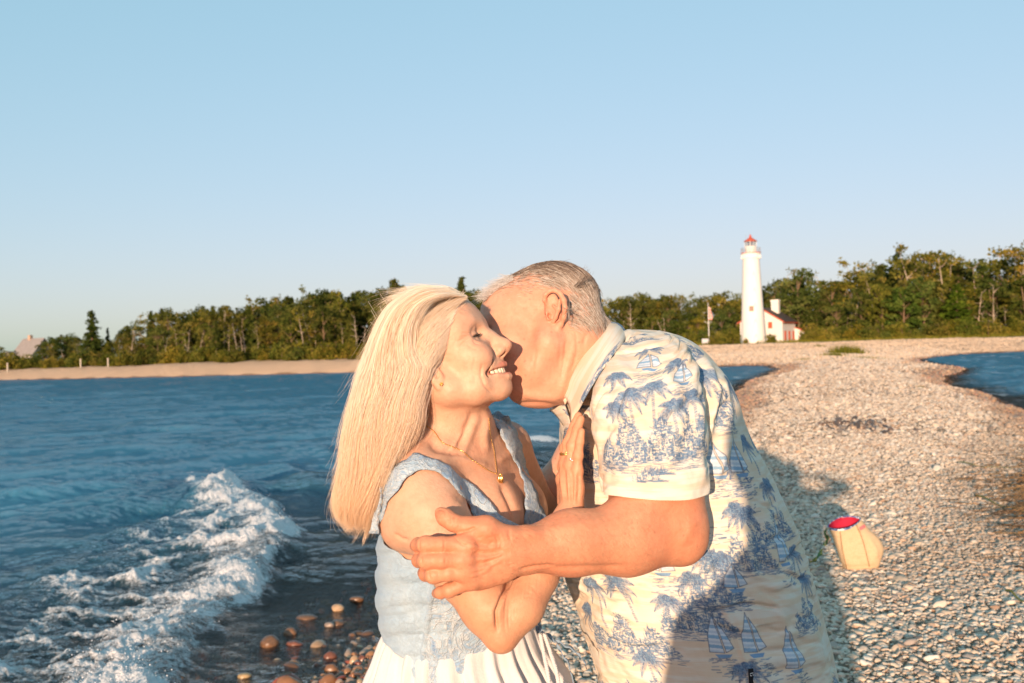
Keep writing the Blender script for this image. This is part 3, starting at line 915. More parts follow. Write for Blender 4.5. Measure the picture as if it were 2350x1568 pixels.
R_TOP = np.array([(1300, 690), (1390, 682), (1430, 676), (1480, 670), (1520, 676), (1550, 668), (1600, 684), (1650, 668), (1690, 656), (1730, 668), (1760, 652), (1800, 628), (1835, 616), (1860, 632), (1885, 632), (1925, 640), (1955, 604), (1985, 600), (2020, 594), (2060, 604), (2095, 560), (2130, 572), (2165, 566), (2200, 590), (2250, 592), (2300, 584), (2335, 556), (2380, 560), (2520, 570)])
rtop = lambda p: np.interp(p, R_TOP[:, 0], R_TOP[:, 1])
rD = lambda p: np.interp(p, [1300, 1700, 1830, 2000, 2400], [222, 218, 205, 190, 176])
RG = 'trees of the wood behind the lighthouse'
p = 1290.0
while p < 2480:
    q = p + g.uniform(-6, 6)
    kd = g.choice(['broad', 'spruce', 'sparse'], p=[.50, .12, .38] if q > 1900 else [.62, .16, .22])
    tn = {'broad': [(1, 1, 1), (.78, .88, .85), (1.25, 1.15, .85)], 'spruce': [(.8, .85, .85)], 'sparse': [(1.4, 1.2, .8), (1.0, 1.05, .9)]}[kd]
    lb = {'broad': 'full leafy tree in the right wood back row, ', 'spruce': 'dark conifer in the right wood back row, ', 'sparse': 'tall thin crowned tree in the right wood back row, '}[kd]
    plant(kd, {'broad': 'leafy_tree', 'spruce': 'spruce_tree', 'sparse': 'birch_tree'}[kd], q, rD(q) + g.uniform(14, 34), rtop(q) + (g.exponential(14) if kd != 'sparse' else g.exponential(5)), lb + rplace(q), 'tree', RG, tn[g.integers(0, len(tn))], 1.15, g=g)
    p += 12.5
p = 1300.0
while p < 2480:
    q = p + g.uniform(-8, 8)
    y0 = hor(q); tp = rtop(q)
    kd = g.choice(['broad', 'spruce', 'sparse', 'snag'], p=[.52, .10, .28, .10])
    if 1660 < q < 1800: kd = 'broad'
    lb = {'broad': 'middle height leafy tree in the right wood front, ', 'spruce': 'middle height conifer in the right wood front, ', 'sparse': 'slim half bare tree in the right wood front, ', 'snag': 'bare dead trunk in the right wood front, '}[kd]
    plant(kd, {'broad': 'leafy_tree', 'spruce': 'spruce_tree', 'sparse': 'birch_tree', 'snag': 'dead_tree'}[kd], q, rD(q) + g.uniform(4, 12), tp + (y0 - tp) * g.uniform(.28, .55), lb + rplace(q), 'tree', RG, ((1.0, 1.05, .85), (1.35, 1.2, .8), (.8, .95, .85))[g.integers(0, 3)], 1.25, g=g)
    p += 20
p = 1290.0
while p < 2480:
    q = p + g.uniform(-7, 7)
    Dq = rD(q) - (6 if q > 1860 else 2) + g.uniform(-3, 2)
    if not (1688 < q < 1850):
        plant('bush', 'bush', q, Dq, 0, 'low bush at the foot of the right wood, ' + rplace(q), 'bush', 'bushes at the edge of the right wood', ((1.15, 1.1, .8), (.9, 1.0, .8), (1.35, 1.2, .75))[g.integers(0, 3)], 1.0, height=g.uniform(1.6, 3.8), g=g)
    p += 17
for q, tp, hh, lb in ((1683, 0, 3.4, 'brownish bush left of the foot of the lighthouse'), (1658, 0, 3.0, 'olive bush between the flagpole and the lighthouse'), (1770, 0, 2.0, 'small green bush in the corner between lighthouse and white house'), (1712, 0, 1.1, 'low scrub against the left foot of the lighthouse'), (1862, 0, 4.2, 'yellow green bush right of the white lean-to'), (1640, 0, 2.2, 'low bush beside the flagpole')):
    plant('bush', 'bush', q, 196.5 if q < 1800 else 204, 0, lb, 'bush', None, (1.25, 1.1, .8), .9, height=hh, g=g)
for q, tp, kd, lb, tn, wd in ((1835, 612, 'broad', 'high leafy tree with a ragged top right of the lighthouse', (.9, .95, .9), 1.2), (2098, 553, 'sparse', 'tallest thin tree above the right wood', (1.1, 1.05, .9), 1.0), (2020, 592, 'sparse', 'greyish half dead tree with pale twigs above the wood', (1.3, 1.1, .9), 1.1), (2170, 566, 'sparse', 'thin tree with flat top sprays right of the tallest tree', (1.0, 1.0, .9), 1.2), (2200, 650, 'spruce', 'bright green full conifer in front of the right wood', (1.35, 1.7, .9), 2.0), (2075, 660, 'broad', 'rounded dark green tree in front of the right wood', (.8, 1.05, .8), 1.6),
                              (2345, 556, 'sparse', 'tall ragged tree at the right end of the wood', (1.2, 1.0, .8), 1.1)):
    plant(kd, {'broad': 'leafy_tree', 'spruce': 'spruce_tree', 'sparse': 'birch_tree'}[kd], q, rD(q) + (2 if tp > 640 else 8), tp, lb, 'tree', None, tn, wd, g=g)
for q, tp, lb in ((2282, 655, 'large white dead tree with forked limbs at the right edge of the wood'), (2310, 708, 'leaning white dead limb right of the large dead tree'), (1450, 672, 'bare pale snag left of the lighthouse'), (1430, 720, 'low white dead branches behind the shirt collar'), (2258, 700, 'thin leaning dead stem left of the large dead tree')):
    plant('snag', 'dead_tree', q, rD(q) - 1, tp, lb, 'tree', None, wide=.9, g=g)

# ------------------------------------------------------------------ dune grass and tufts
def grass_mesh(P, h, g, wid=.03):
    n = len(P)
    an = g.uniform(0, 6.283, n); ln = g.uniform(.1, .6, n) * h
    top = P + np.stack([np.cos(an) * ln, np.sin(an) * ln, h * g.uniform(.7, 1.2, n)], 1)
    pa = an + math.pi / 2
    w = np.stack([np.cos(pa), np.sin(pa), np.zeros(n)], 1) * wid * h[:, None]
    V = np.stack([P - w, P + w, top], 1).reshape(-1, 3)
    return V, np.arange(3 * n).reshape(n, 3)
g = np.random.default_rng(9)
n_ = 26000
px_ = g.uniform(1330, 2480, n_); D_ = rD(px_) - 18 + g.random(n_) ** .7 * 22 + 4 * g.normal(size=n_)
pts = np.stack([(px_ - CX) / F_PX * D_, D_], 1)
keep = (fbm(pts * .12, 3, 4) + sstep(150, 185, D_) * .25) > .5
pts = pts[keep]
P = np.column_stack([pts, gzv(pts) - .03])
V, T = grass_mesh(P, g.uniform(.25, .75, len(P)), g, .06)
me = mesh_from('dune_grass', V, T, False); point_attr(me, 'tone', np.repeat(g.uniform(.45, 1, len(P)), 3))
o = obj('dune_grass', me, LEAF, kind='stuff', label='green dune grass in front of the lighthouse and wood'); o.color = (1.35, 1.25, .75, 1)
for (px, py, wpx, hh, cnt, lb) in ((1945, 812, 34, .75, 900, 'dark green grass clump on the bar, the largest one'), (1915, 818, 26, .4, 500, 'flat pale grass patch left of the largest clump'), (1880, 806, 16, .3, 220, 'small grass tuft on the sand under the white house'), (1990, 820, 40, .22, 420, 'thin grass strip right of the largest clump'), (1845, 822, 26, .2, 260, 'thin grass strip left on the bar'),
                                  (2230, 797, 14, .5, 160, 'lone tuft by the far edge of the right hand water'), (2112, 879, 12, .10, 70, 'tiny dry grass sprig lying on the shingle'), (1962, 792, 10, .5, 140, 'upright sprig on the pale dune')):
    c = on_z(px, py, .75 if py < 800 else .5)
    D = c[1]
    q = np.stack([g.normal(0, wpx * D / F_PX * .45, cnt), g.normal(0, wpx * D / F_PX * .7, cnt)], 1) + c[:2]
    P = np.column_stack([q, gzv(q) - .01])
    V, T = grass_mesh(P, hh * g.uniform(.4, 1.2, cnt), g, .05)
    me = mesh_from('grass_tuft', V - c, T, False); point_attr(me, 'tone', np.repeat(g.uniform(.2, .95, cnt), 3))
    o = obj('grass_tuft', me, LEAF, label=lb, cat='grass tuft', loc=c); o.color = (1.2, 1.15, .7, 1)
# ================================================================== lighthouse
white_brick = N('whitewashed_brick')
_co = white_brick.coord()
_br = white_brick.n('ShaderNodeTexBrick'); _br.inputs['Scale'].default_value = 1.0
white_brick.set(_br.inputs['Vector'], white_brick.mapping(_co, scale=(1.2, 1.2, 2.4)))
_br.inputs['Color1'].default_value = (.80, .77, .72, 1); _br.inputs['Color2'].default_value = (.76, .73, .68, 1); _br.inputs['Mortar'].default_value = (.68, .65, .60, 1)
_br.inputs['Mortar Size'].default_value = .02; _br.inputs['Brick Width'].default_value = .5; _br.inputs['Row Height'].default_value = .18
_st = white_brick.noise(.35, 5, .6, white_brick.mapping(_co, scale=(1, 1, .35)))
white_brick.p(Base_Color=white_brick.mix(white_brick.remap(_st, .5, .8, 0, .35), _br.outputs[0], (.62, .56, .48)), Roughness=.8)
WHITE_BRICK = white_brick.m
RED = simple_mat('red_paint', (.50, .095, .045), .5, .15, 3)
WHITE_PAINT = simple_mat('white_paint', (.78, .76, .72), .5, .06, 3)
ROOF = simple_mat('brown_shingles', (.075, .055, .045), .85, .35, 2.5)
DARKG_ = N('dark_window'); DARKG_.p(Base_Color=(.035, .03, .03, 1), Roughness=.12)
GLASSM = N('lantern_glass')
_tr = GLASSM.n('ShaderNodeBsdfTransparent'); _tr.inputs[0].default_value = (.86, .88, .88, 1)
_gl = GLASSM.n('ShaderNodeBsdfGlossy'); _gl.inputs['Roughness'].default_value = .03
_mx = GLASSM.n('ShaderNodeMixShader'); _mx.inputs[0].default_value = .18
GLASSM.t.links.new(_tr.outputs[0], _mx.inputs[1]); GLASSM.t.links.new(_gl.outputs[0], _mx.inputs[2]); GLASSM.t.links.new(_mx.outputs[0], GLASSM.out.inputs[0])

LB = W(1730, 800, 200.0)
LZ = gz(LB[0], LB[1]) - .1
lh = empty('lighthouse', (LB[0], LB[1], LZ), 'tall tapering white lighthouse tower with a red lantern roof and gallery', 'lighthouse')
g_ = G(); g_.lathe([(2.50, -.6), (2.50, 0), (2.34, 3.0), (2.10, 8.0), (1.86, 13.0), (1.70, 16.4), (1.66, 17.1)], 48); obj('tower', g_.build('tower', True), WHITE_BRICK, lh)
g_ = G(); g_.lathe([(1.66, 17.0), (1.70, 17.3), (1.82, 17.45), (1.82, 17.95), (1.92, 18.1), (1.92, 18.25)], 48)
for k in range(16):
    a = k * math.pi / 8; g_.box((1.86 * math.cos(a), 1.86 * math.sin(a), 17.55), (.22, .2, .75), rotz(a))
obj('corbel', g_.build('corbel'), WHITE_PAINT, lh)
g_ = G(); g_.lathe([(0, 18.25), (1.98, 18.25), (1.98, 18.40), (0, 18.40)], 48, cap=False); obj('gallery_deck', g_.build('gallery_deck'), RED, lh)
rl = G()
for k in range(16):
    a = k * math.pi / 8; rl.tube([(1.9 * math.cos(a), 1.9 * math.sin(a), 18.4), (1.9 * math.cos(a), 1.9 * math.sin(a), 19.35)], .028, 5)
for z in (18.75, 19.05, 19.35):
    a = np.linspace(0, 2 * math.pi, 41); rl.tube(np.stack([1.9 * np.cos(a), 1.9 * np.sin(a), np.full(41, z)], 1), .022, 5, False)
obj('railing', rl.build('railing'), simple_mat('grey_iron', (.30, .27, .25), .6), lh)
g_ = G(); g_.lathe([(1.16, 18.4), (1.16, 19.55), (1.22, 19.58), (1.22, 19.66), (0, 19.66)], 10, cap=False); obj('lantern_base', g_.build('lantern_base'), WHITE_PAINT, lh)
for k in range(10):
    a0, a1 = k * 2 * math.pi / 10, (k + 1) * 2 * math.pi / 10
    m = (a0 + a1) / 2
    g_ = G(); g_.box((1.08 * math.cos(m), 1.08 * math.sin(m), 20.15), (.02, .62, .96), rotz(m)); obj('lantern_pane', g_.build('lantern_pane'), GLASSM.m, lh)
    g_ = G(); g_.box((1.13 * math.cos(a0), 1.13 * math.sin(a0), 20.15), (.09, .09, .98), rotz(a0)); obj('glazing_bar', g_.build('glazing_bar'), WHITE_PAINT, lh)
g_ = G(); g_.lathe([(.12, 19.66), (.34, 19.8), (.42, 20.1), (.34, 20.45), (.15, 20.55), (0, 20.55)], 16, cap=False); obj('lens', g_.build('lens', True), simple_mat('lens_glass', (.35, .36, .33), .15), lh)
g_ = G(); g_.lathe([(1.20, 20.63), (1.32, 20.63), (1.32, 20.75), (.95, 21.0), (.5, 21.3), (.20, 21.55), (.16, 21.6), (.24, 21.72), (.24, 21.84), (.08, 21.98), (.03, 22.0), (.02, 22.4), (0, 22.4)], 20, cap=False); obj('lantern_roof', g_.build('lantern_roof', False), RED, lh)
g_ = G(); g_.tube([(-1.05, -.6, 20.7), (-1.05, -.6, 22.0)], .02, 4); g_.tube([(-1.2, -.6, 21.7), (-.9, -.6, 21.95)], .015, 4); obj('antenna', g_.build('antenna'), simple_mat('grey_metal', (.35, .34, .33), .5), lh)
# tower window on the side that faces the beach
def on_tower(z): return np.interp(z, [0, 3, 8, 13, 16.4], [2.50, 2.34, 2.10, 1.86, 1.70])
wa = math.atan2(-LB[1], -LB[0]) - .10
wdir = np.array([math.cos(wa), math.sin(wa), 0])
rr = on_tower(7.1)
g_ = G()
for dx, sz in ((-.38, (.10, .12, .98)), (.38, (.10, .12, .98))): g_.box(wdir * (rr + .02) + rotz(wa) @ np.array([0, dx, 0]) + [0, 0, 7.1], (.16, .09, .98), rotz(wa))
for dz in (-.46, .46): g_.box(wdir * (rr + .02) + [0, 0, 7.1 + dz], (.18, .84, .09), rotz(wa))
g_.box(wdir * (rr + .03) + [0, 0, 7.1], (.10, .06, .9), rotz(wa)); g_.box(wdir * (rr + .032) + [0, 0, 7.12], (.10, .76, .05), rotz(wa))
wf = obj('window', g_.build('window'), simple_mat('brown_frame', (.30, .15, .09), .6), lh)
g_ = G(); g_.box(wdir * (rr + .0) + [0, 0, 7.1], (.06, .72, .9), rotz(wa)); obj('pane', g_.build('pane'), simple_mat('dusty_pane', (.26, .19, .15), .2), wf)

# ------------------------------------------------------------------ keeper's house
HB = W(1797, 800, 203.0)
yaw = math.atan2(HB[0], HB[1]) * -1 - D2R(19)            # gable end turned a little to the left of the beach
kh = empty('keepers_house', (HB[0], HB[1], gz(HB[0], HB[1]) - .1), 'small white house with brown roof, red trim and red shutter beside the lighthouse', 'house')
kh.rotation_euler = (0, 0, yaw)
Wd, Ln, Eh, Rh = 9.0, 8.2, 4.5, 7.25                     # local: x from -Wd to 0 (gable width), y away from the beach
def prism(pts2, y0, y1):
    n = len(pts2)
    V = np.array([(x, y0, z) for x, z in pts2] + [(x, y1, z) for x, z in pts2])
    return V, n
g_ = G()
prof = [(-Wd, -.5), (0, -.5), (0, Eh), (-Wd / 2, Rh), (-Wd, Eh)]
V, n5 = prism(prof, 0, Ln)
g_.add(V, [[0, 1, 6, 5], [1, 2, 7, 6], [4, 0, 5, 9]]); g_.add(V[:5], [[0, 4, 2, 1]], [[4, 3, 2]]); g_.add(V[5:], [[0, 1, 2, 4]], [[4, 2, 3]])
obj('wall', g_.build('wall'), WHITE_BRICK, kh)
rf = G()
for sx in (1, -1):
    e = np.array([[-Wd / 2, Rh + .12], [(-Wd / 2) + sx * (Wd / 2 + .5), Eh - .5 * (Rh - Eh) / (Wd / 2) + .12]])
    V = np.array([(e[0][0], -.35, e[0][1]), (e[1][0], -.35, e[1][1]), (e[1][0], Ln + .35, e[1][1]), (e[0][0], Ln + .35, e[0][1])])
    V = np.concatenate([V, V + [0, 0, .14]])
    rf.add(V, [[0, 3, 2, 1], [4, 5, 6, 7], [0, 1, 5, 4], [1, 2, 6, 5], [2, 3, 7, 6], [3, 0, 4, 7]])
roof = obj('roof', rf.build('roof'), ROOF, kh)
tg = G()
for sx in (1, -1):
    a = np.array([-Wd / 2, -.36, Rh + .02]); b = np.array([-Wd / 2 + sx * (Wd / 2 + .5), -.36, Eh - .33 + .02])
    tg.add(np.array([a, b, b + [0, 0, .26], a + [0, 0, .26], a + [0, .06, 0], b + [0, .06, 0], b + [0, .06, .26], a + [0, .06, .26]]), [[0, 1, 2, 3], [7, 6, 5, 4], [0, 4, 5, 1], [3, 2, 6, 7]])
tg.box((.47, Ln / 2, Eh - .32), (.06, Ln + .6, .18))
obj('red_trim', tg.build('red_trim'), RED, kh)
g_ = G(); g_.box((-Wd / 2 + 1.6, 4.6, Rh + .4), (1.5, 1.1, 2.9)); g_.box((-Wd / 2 + 1.6, 4.6, Rh + 1.65), (1.7, 1.3, .35)); g_.box((-Wd / 2 + 1.6, 4.6, Rh + 1.2), (1.6, 1.2, .12)); obj('chimney', g_.build('chimney'), WHITE_BRICK, roof)
g_ = G(); g_.box((-2.52, -.05, 3.75), (.86, .08, 1.32)); g_.box((-2.52, -.07, 3.75), (.05, .08, 1.3)); obj('shutter', g_.build('shutter'), RED, kh)
for k in range(3):
    y = 1.6 + k * 2.5
    f = G()
    for dy in (-.36, .36): f.box((.04, y + dy, 1.55), (.14, .16, 1.8))
    for dz in (-.9, .9): f.box((.04, y, 1.55 + dz), (.15, .88, .1))
    f.box((.03, y, 1.55), (.10, .62, .06))
    wf = obj('window', f.build('window'), RED, kh)
    f = G(); f.box((.012, y, 1.55), (.03, .6, 1.75)); obj('pane', f.build('pane'), DARKG_.m, wf)
g_ = G()
prof = [(0, -.5), (3.0, -.5), (3.0, 1.9), (0, 3.1)]
V, n4 = prism(prof, Ln - .4, Ln + 3.0)
g_.add(V, [[0, 3, 2, 1], [4, 5, 6, 7], [1, 2, 6, 5], [0, 4, 7, 3]])
obj('lean_to', g_.build('lean_to'), WHITE_BRICK, kh)
g_ = G(); V = np.array([(-.0, Ln - .6, 3.13), (3.2, Ln - .6, 1.88), (3.2, Ln + 3.2, 1.88), (0, Ln + 3.2, 3.13)]); V = np.concatenate([V, V + [0, 0, .14]])
g_.add(V, [[0, 3, 2, 1], [4, 5, 6, 7], [0, 1, 5, 4], [1, 2, 6, 5], [2, 3, 7, 6], [3, 0, 4, 7]]); obj('lean_to_roof', g_.build('lean_to_roof'), RED, kh)
g_ = G(); g_.tube([(-4.1, -.5, 0), (-4.1, -.5, 2.6), (-3.6, -.9, 2.75)], .05, 6); g_.box((-3.55, -.9, 2.72), (.5, .4, .12)); obj('door_lamp', g_.build('door_lamp'), simple_mat('lamp_iron', (.12, .10, .09), .6), kh)

# flagpole
fp = W(1628, 800, 198.0); fz = gz(fp[0], fp[1])
fl = empty('flagpole', (fp[0], fp[1], fz), 'white flagpole with a limp faded red and white flag left of the lighthouse', 'flagpole')
g_ = G(); g_.tube([(0, 0, -.3), (0, 0, 4), (0, 0, 8.1)], [.085, .07, .045], 8); g_.lathe([(.0, 8.08), (.10, 8.16), (.0, 8.26)], 8, cap=False); g_.tube([(-.9, 0, 4.6), (0, 0, 4.2), (.7, 0, 4.55)], .035, 5); obj('pole', g_.build('pole'), WHITE_PAINT, fl)
u, v = np.meshgrid(np.linspace(0, 1, 14), np.linspace(0, 1, 24), indexing='ij')
X = .06 + u * .62 + .12 * np.sin(v * 5 + u * 4); Z = 7.6 - v * 2.7 - u * .8 * (1 - v); Y = .18 * np.sin(u * 9 + v * 3)
V = np.stack([X, Y, Z], -1).reshape(-1, 3); idx = np.arange(14 * 24).reshape(14, 24)
n_ = N('flag_cloth'); _c = n_.coord(); _s = n_.n('ShaderNodeSeparateXYZ'); n_.set(_s.inputs[0], _c)
n_.p(Base_Color=n_.mix(n_.math('GREATER_THAN', n_.math('SINE', n_.math('MULTIPLY', n_.math('ADD', _s.outputs[2], n_.math('MULTIPLY', _s.outputs[0], .9)), 12)), 0), (.62, .16, .12), (.70, .62, .56)), Roughness=.8)
obj('flag', mesh_from('flag', V, np.stack([idx[:-1, :-1], idx[1:, :-1], idx[1:, 1:], idx[:-1, 1:]], -1).reshape(-1, 4)), n_.m, fl)
sb = W(1619, 800, 196.0)
sg = empty('notice_board', (sb[0], sb[1], gz(sb[0], sb[1])), 'small pale grey board on low posts beside the flagpole', 'board')
g_ = G(); g_.box((0, 0, .75), (1.3, .06, .85), bev=.02); obj('panel', g_.build('panel'), simple_mat('grey_board', (.48, .50, .52), .6), sg)
for dx in (-.5, .5):
    g_ = G(); g_.box((dx, .06, .3), (.1, .1, 1.1)); obj('post', g_.build('post'), simple_mat('grey_post', (.33, .31, .28), .8), sg)
# shed glimpsed between the bushes
sh = W(1876, 800, 214.0)
sd_ = empty('shed', (sh[0], sh[1], gz(sh[0], sh[1])), 'low red roofed shed half hidden by bushes right of the white house', 'shed')
g_ = G(); g_.box((0, 0, 1.0), (6, 3, 2.4)); obj('wall', g_.build('wall'), WHITE_BRICK, sd_)
g_ = G(); V = np.array([(-3.3, -1.8, 2.15), (3.3, -1.8, 2.15), (3.3, 0, 3.1), (-3.3, 0, 3.1), (3.3, 1.8, 2.15), (-3.3, 1.8, 2.15)]); V = np.concatenate([V, V + [0, 0, .12]])
g_.add(V, [[0, 3, 2, 1], [6, 7, 8, 9], [3, 5, 4, 2], [9, 8, 10, 11], [0, 1, 7, 6], [5, 11, 10, 4], [1, 2, 8, 7], [2, 4, 10, 8], [0, 6, 9, 3], [3, 9, 11, 5]]); obj('roof', g_.build('roof'), RED, sd_)

# ------------------------------------------------------------------ house among the trees far left
hb = W(62, 800, 250.0)
hs_ = empty('house', (hb[0], hb[1], 1.4), 'house with a grey shingle roof and chimney among the trees at far left', 'house')
hs_.rotation_euler = (0, 0, D2R(-24)); hs_.scale = (1.05, 1.05, 1.05)
sid = simple_mat('pale_siding', (.34, .32, .29), .7); grey_roof = simple_mat('grey_shingles', (.27, .24, .225), .85, .25, 2)
def gable(name_w, name_r, cx, cy, w, l, eh, rh, axis, par):
    """gabled block; ridge along axis 0 (x) or 1 (y)"""
    q = G(); pr_ = [(-w / 2, -1.5), (w / 2, -1.5), (w / 2, eh), (0, rh), (-w / 2, eh)]
    V = np.array([(x, y, z) for y in (-l / 2, l / 2) for x, z in pr_])
    if axis == 0: V = V[:, [1, 0, 2]] * [1, -1, 1]
    V = V + [cx, cy, 0]
    q.add(V, [[0, 1, 6, 5], [1, 2, 7, 6], [4, 0, 5, 9], [0, 4, 2, 1], [5, 6, 7, 9]], [[4, 3, 2], [9, 7, 8]])
    a = obj(name_w, q.build(name_w), sid, par)
    q = G()
    for sx in (1, -1):
        x0, z0, x1, z1 = 0, rh + .1, sx * (w / 2 + .4), eh - .4 * (rh - eh) / (w / 2) + .1
        V = np.array([(x0, -l / 2 - .4, z0), (x1, -l / 2 - .4, z1), (x1, l / 2 + .4, z1), (x0, l / 2 + .4, z0)]); V = np.concatenate([V, V + [0, 0, .16]])
        if axis == 0: V = V[:, [1, 0, 2]] * [1, -1, 1]
        q.add(V + [cx, cy, 0], [[0, 3, 2, 1], [4, 5, 6, 7], [0, 1, 5, 4], [1, 2, 6, 5], [2, 3, 7, 6], [3, 0, 4, 7]])
    return a, obj(name_r, q.build(name_r), grey_roof, par)
a_, r_ = gable('wall', 'roof', 0, 2, 6.6, 6.4, 2.6, 6.2, 0, hs_)
gable('porch_wall', 'porch_roof', -2.5, -2.2, 2.2, 2.2, 1.6, 3.2, 1, hs_)
g_ = G(); g_.box((-1.2, 2, 6.4), (.8, .8, 1.7)); obj('chimney', g_.build('chimney'), simple_mat('tan_brick', (.42, .30, .22), .8), r_)
f = G(); f.box((-2.5, -3.33, 1.5), (.9, .06, 1.0)); obj('window', f.build('window'), WHITE_PAINT, hs_)
# white marker posts on the left beach
for px, D, lb in ((184, 122, 'short white post on the left beach below the lone spruce'), (247, 121, 'second short white post on the left beach, under the young conifer'), (16, 124, 'thin pale post on the bank at the far left edge')):
    c = W(px, 800, D); z = gz(c[0], c[1])
    g_ = G(); g_.box((0, 0, .4), (.15, .15, 1.3), bev=.02); g_.box((0, 0, 1.07), (.19, .19, .05)); obj('post', g_.build('post'), simple_mat('weathered_post', (.45, .40, .33), .8), label=lb, cat='post', loc=(c[0], c[1], z))
# ================================================================== sculpting: smooth-union distance fields meshed by surface nets
class Field:
    def __init__(s, xs, ys, zs):
        s.x, s.y, s.z = [np.asarray(a, np.float32) for a in (xs, ys, zs)]
        s.F = np.full((len(s.x), len(s.y), len(s.z)), .5, np.float32)
    def box(s, lo, hi):
        o = []
        for ax, a, b in ((s.x, lo[0], hi[0]), (s.y, lo[1], hi[1]), (s.z, lo[2], hi[2])):
            i0 = max(int(np.searchsorted(ax, a)) - 1, 0); i1 = min(int(np.searchsorted(ax, b)) + 1, len(ax))
            if i1 - i0 < 1: return None
            o.append(slice(i0, i1))
        return tuple(o)
    def comb(s, sl, d, k, sub):
        A = s.F[sl]
        if sub:                                    # smooth subtraction
            h = np.clip(.5 - .5 * (A + d) / k, 0, 1)
            s.F[sl] = A * (1 - h) - d * h + k * h * (1 - h)
        else:
            h = np.clip(.5 + .5 * (A - d) / k, 0, 1)
            s.F[sl] = A * (1 - h) + d * h - k * h * (1 - h)
    def ell(s, c, r, R=None, k=.01, sub=False):
        c = np.asarray(c, float); r = np.asarray(r, float)
        R = np.eye(3) if R is None else np.asarray(R)   # columns: local axes
        ext = np.sqrt(((R * r) ** 2).sum(1)) + 2.0 * k + .012
        sl = s.box(c - ext, c + ext)
        if sl is None: return
        X = (s.x[sl[0]] - c[0])[:, None, None]; Y = (s.y[sl[1]] - c[1])[None, :, None]; Z = (s.z[sl[2]] - c[2])[None, None, :]
        k0 = 0; k1 = 0
        for a in range(3):
            q = (X * R[0, a] + Y * R[1, a] + Z * R[2, a]).astype(np.float32)
            k0 = k0 + (q / r[a]) ** 2; k1 = k1 + (q / r[a] ** 2) ** 2
        k0 = np.sqrt(k0); k1 = np.sqrt(k1) + 1e-9
        d = k0 * (k0 - 1) / k1
        d = np.where(k0 < 1e-3, -np.float32(r.min()), d)
        s.comb(sl, d.astype(np.float32), k, sub)
    def cap(s, a, b, ra, rb, k=.01, sub=False, flat=None):
        """tapered capsule; flat=(axis, factor) squashes it along an axis"""
        a = np.asarray(a, float); b = np.asarray(b, float)
        m = max(ra, rb) + 2.0 * k + .012
        sl = s.box(np.minimum(a, b) - m, np.maximum(a, b) + m)
        if sl is None: return
        X = (s.x[sl[0]] - a[0])[:, None, None]; Y = (s.y[sl[1]] - a[1])[None, :, None]; Z = (s.z[sl[2]] - a[2])[None, None, :]
        ba = b - a; L2 = float(ba @ ba) + 1e-12
        t = np.clip((X * ba[0] + Y * ba[1] + Z * ba[2]) / L2, 0, 1)
        dx, dy, dz = X - t * ba[0], Y - t * ba[1], Z - t * ba[2]
        d2 = dx * dx + dy * dy + dz * dz
        if flat is not None:
            ax, f = np.asarray(flat[0], float), flat[1]
            q = dx * ax[0] + dy * ax[1] + dz * ax[2]
            d2 = d2 + q * q * (1 / f ** 2 - 1)
        d = np.sqrt(d2) - (ra + (rb - ra) * t)
        s.comb(sl, d.astype(np.float32), k, sub)
    def chain(s, pts, radii, k=.01, sub=False, flat=None):
        for i in range(len(pts) - 1):
            s.cap(pts[i], pts[i + 1], radii[i], radii[i + 1], k, sub, flat)
    def mesh(s):
        F = s.F
        nx, ny, nz = F.shape
        ins = F < 0
        cnt = np.zeros((nx - 1, ny - 1, nz - 1), np.int8)
        for a in (0, 1):
            for b in (0, 1):
                for c in (0, 1):
                    cnt += ins[a:nx - 1 + a, b:ny - 1 + b, c:nz - 1 + c]
        act = np.argwhere((cnt > 0) & (cnt < 8))
        del cnt
        I, J, K = act.T
        corner = np.stack([F[I + a, J + b, K + c] for a in (0, 1) for b in (0, 1) for c in (0, 1)], 1)
        offs = np.array([(a, b, c) for a in (0, 1) for b in (0, 1) for c in (0, 1)], float)
        edges = [(0, 1), (2, 3), (4, 5), (6, 7), (0, 2), (1, 3), (4, 6), (5, 7), (0, 4), (1, 5), (2, 6), (3, 7)]
        acc = np.zeros((len(act), 3)); n = np.zeros(len(act))
        for p, q in edges:
            fa, fb = corner[:, p], corner[:, q]
            w = (fa < 0) != (fb < 0)
            t = np.where(w, fa / np.where(w, fa - fb, 1), 0)
            acc += np.where(w[:, None], offs[p] + t[:, None] * (offs[q] - offs[p]), 0)
            n += w
        u = acc / n[:, None]
        def lerp(ax, i, f): return ax[i] + f * (ax[i + 1] - ax[i])
        V = np.stack([lerp(s.x, I, u[:, 0]), lerp(s.y, J, u[:, 1]), lerp(s.z, K, u[:, 2])], 1)
        idx = np.full((nx, ny, nz), -1, np.int32)
        idx[I, J, K] = np.arange(len(act))
        quads = []
        for ax in range(3):
            sl0 = [slice(None)] * 3; sl1 = [slice(None)] * 3
            sl0[ax] = slice(0, -1); sl1[ax] = slice(1, None)
            A, B = ins[tuple(sl0)], ins[tuple(sl1)]
            e = np.argwhere(A != B)
            o1, o2 = [(1, 2), (2, 0), (0, 1)][ax]
            m = (e[:, o1] > 0) & (e[:, o2] > 0) & (e[:, o1] < F.shape[o1] - 1) & (e[:, o2] < F.shape[o2] - 1)
            e = e[m]
            up = A[tuple(e.T)]
            def cell(d1, d2):
                f = e.copy(); f[:, o1] -= d1; f[:, o2] -= d2
                return idx[tuple(f.T)]
            q = np.stack([cell(1, 1), cell(0, 1), cell(0, 0), cell(1, 0)], 1)
            q[~up] = q[~up][:, ::-1]
            quads.append(q[(q >= 0).all(1)])
        return V, np.concatenate(quads)

def axis_steps(segs):
    """segs: list of (start, end, step)"""
    out = []
    for a, b, st in segs:
        out.append(np.linspace(a, b, max(int(round((b - a) / st)), 1), endpoint=False))
    out.append([segs[-1][1]])
    return np.concatenate(out)

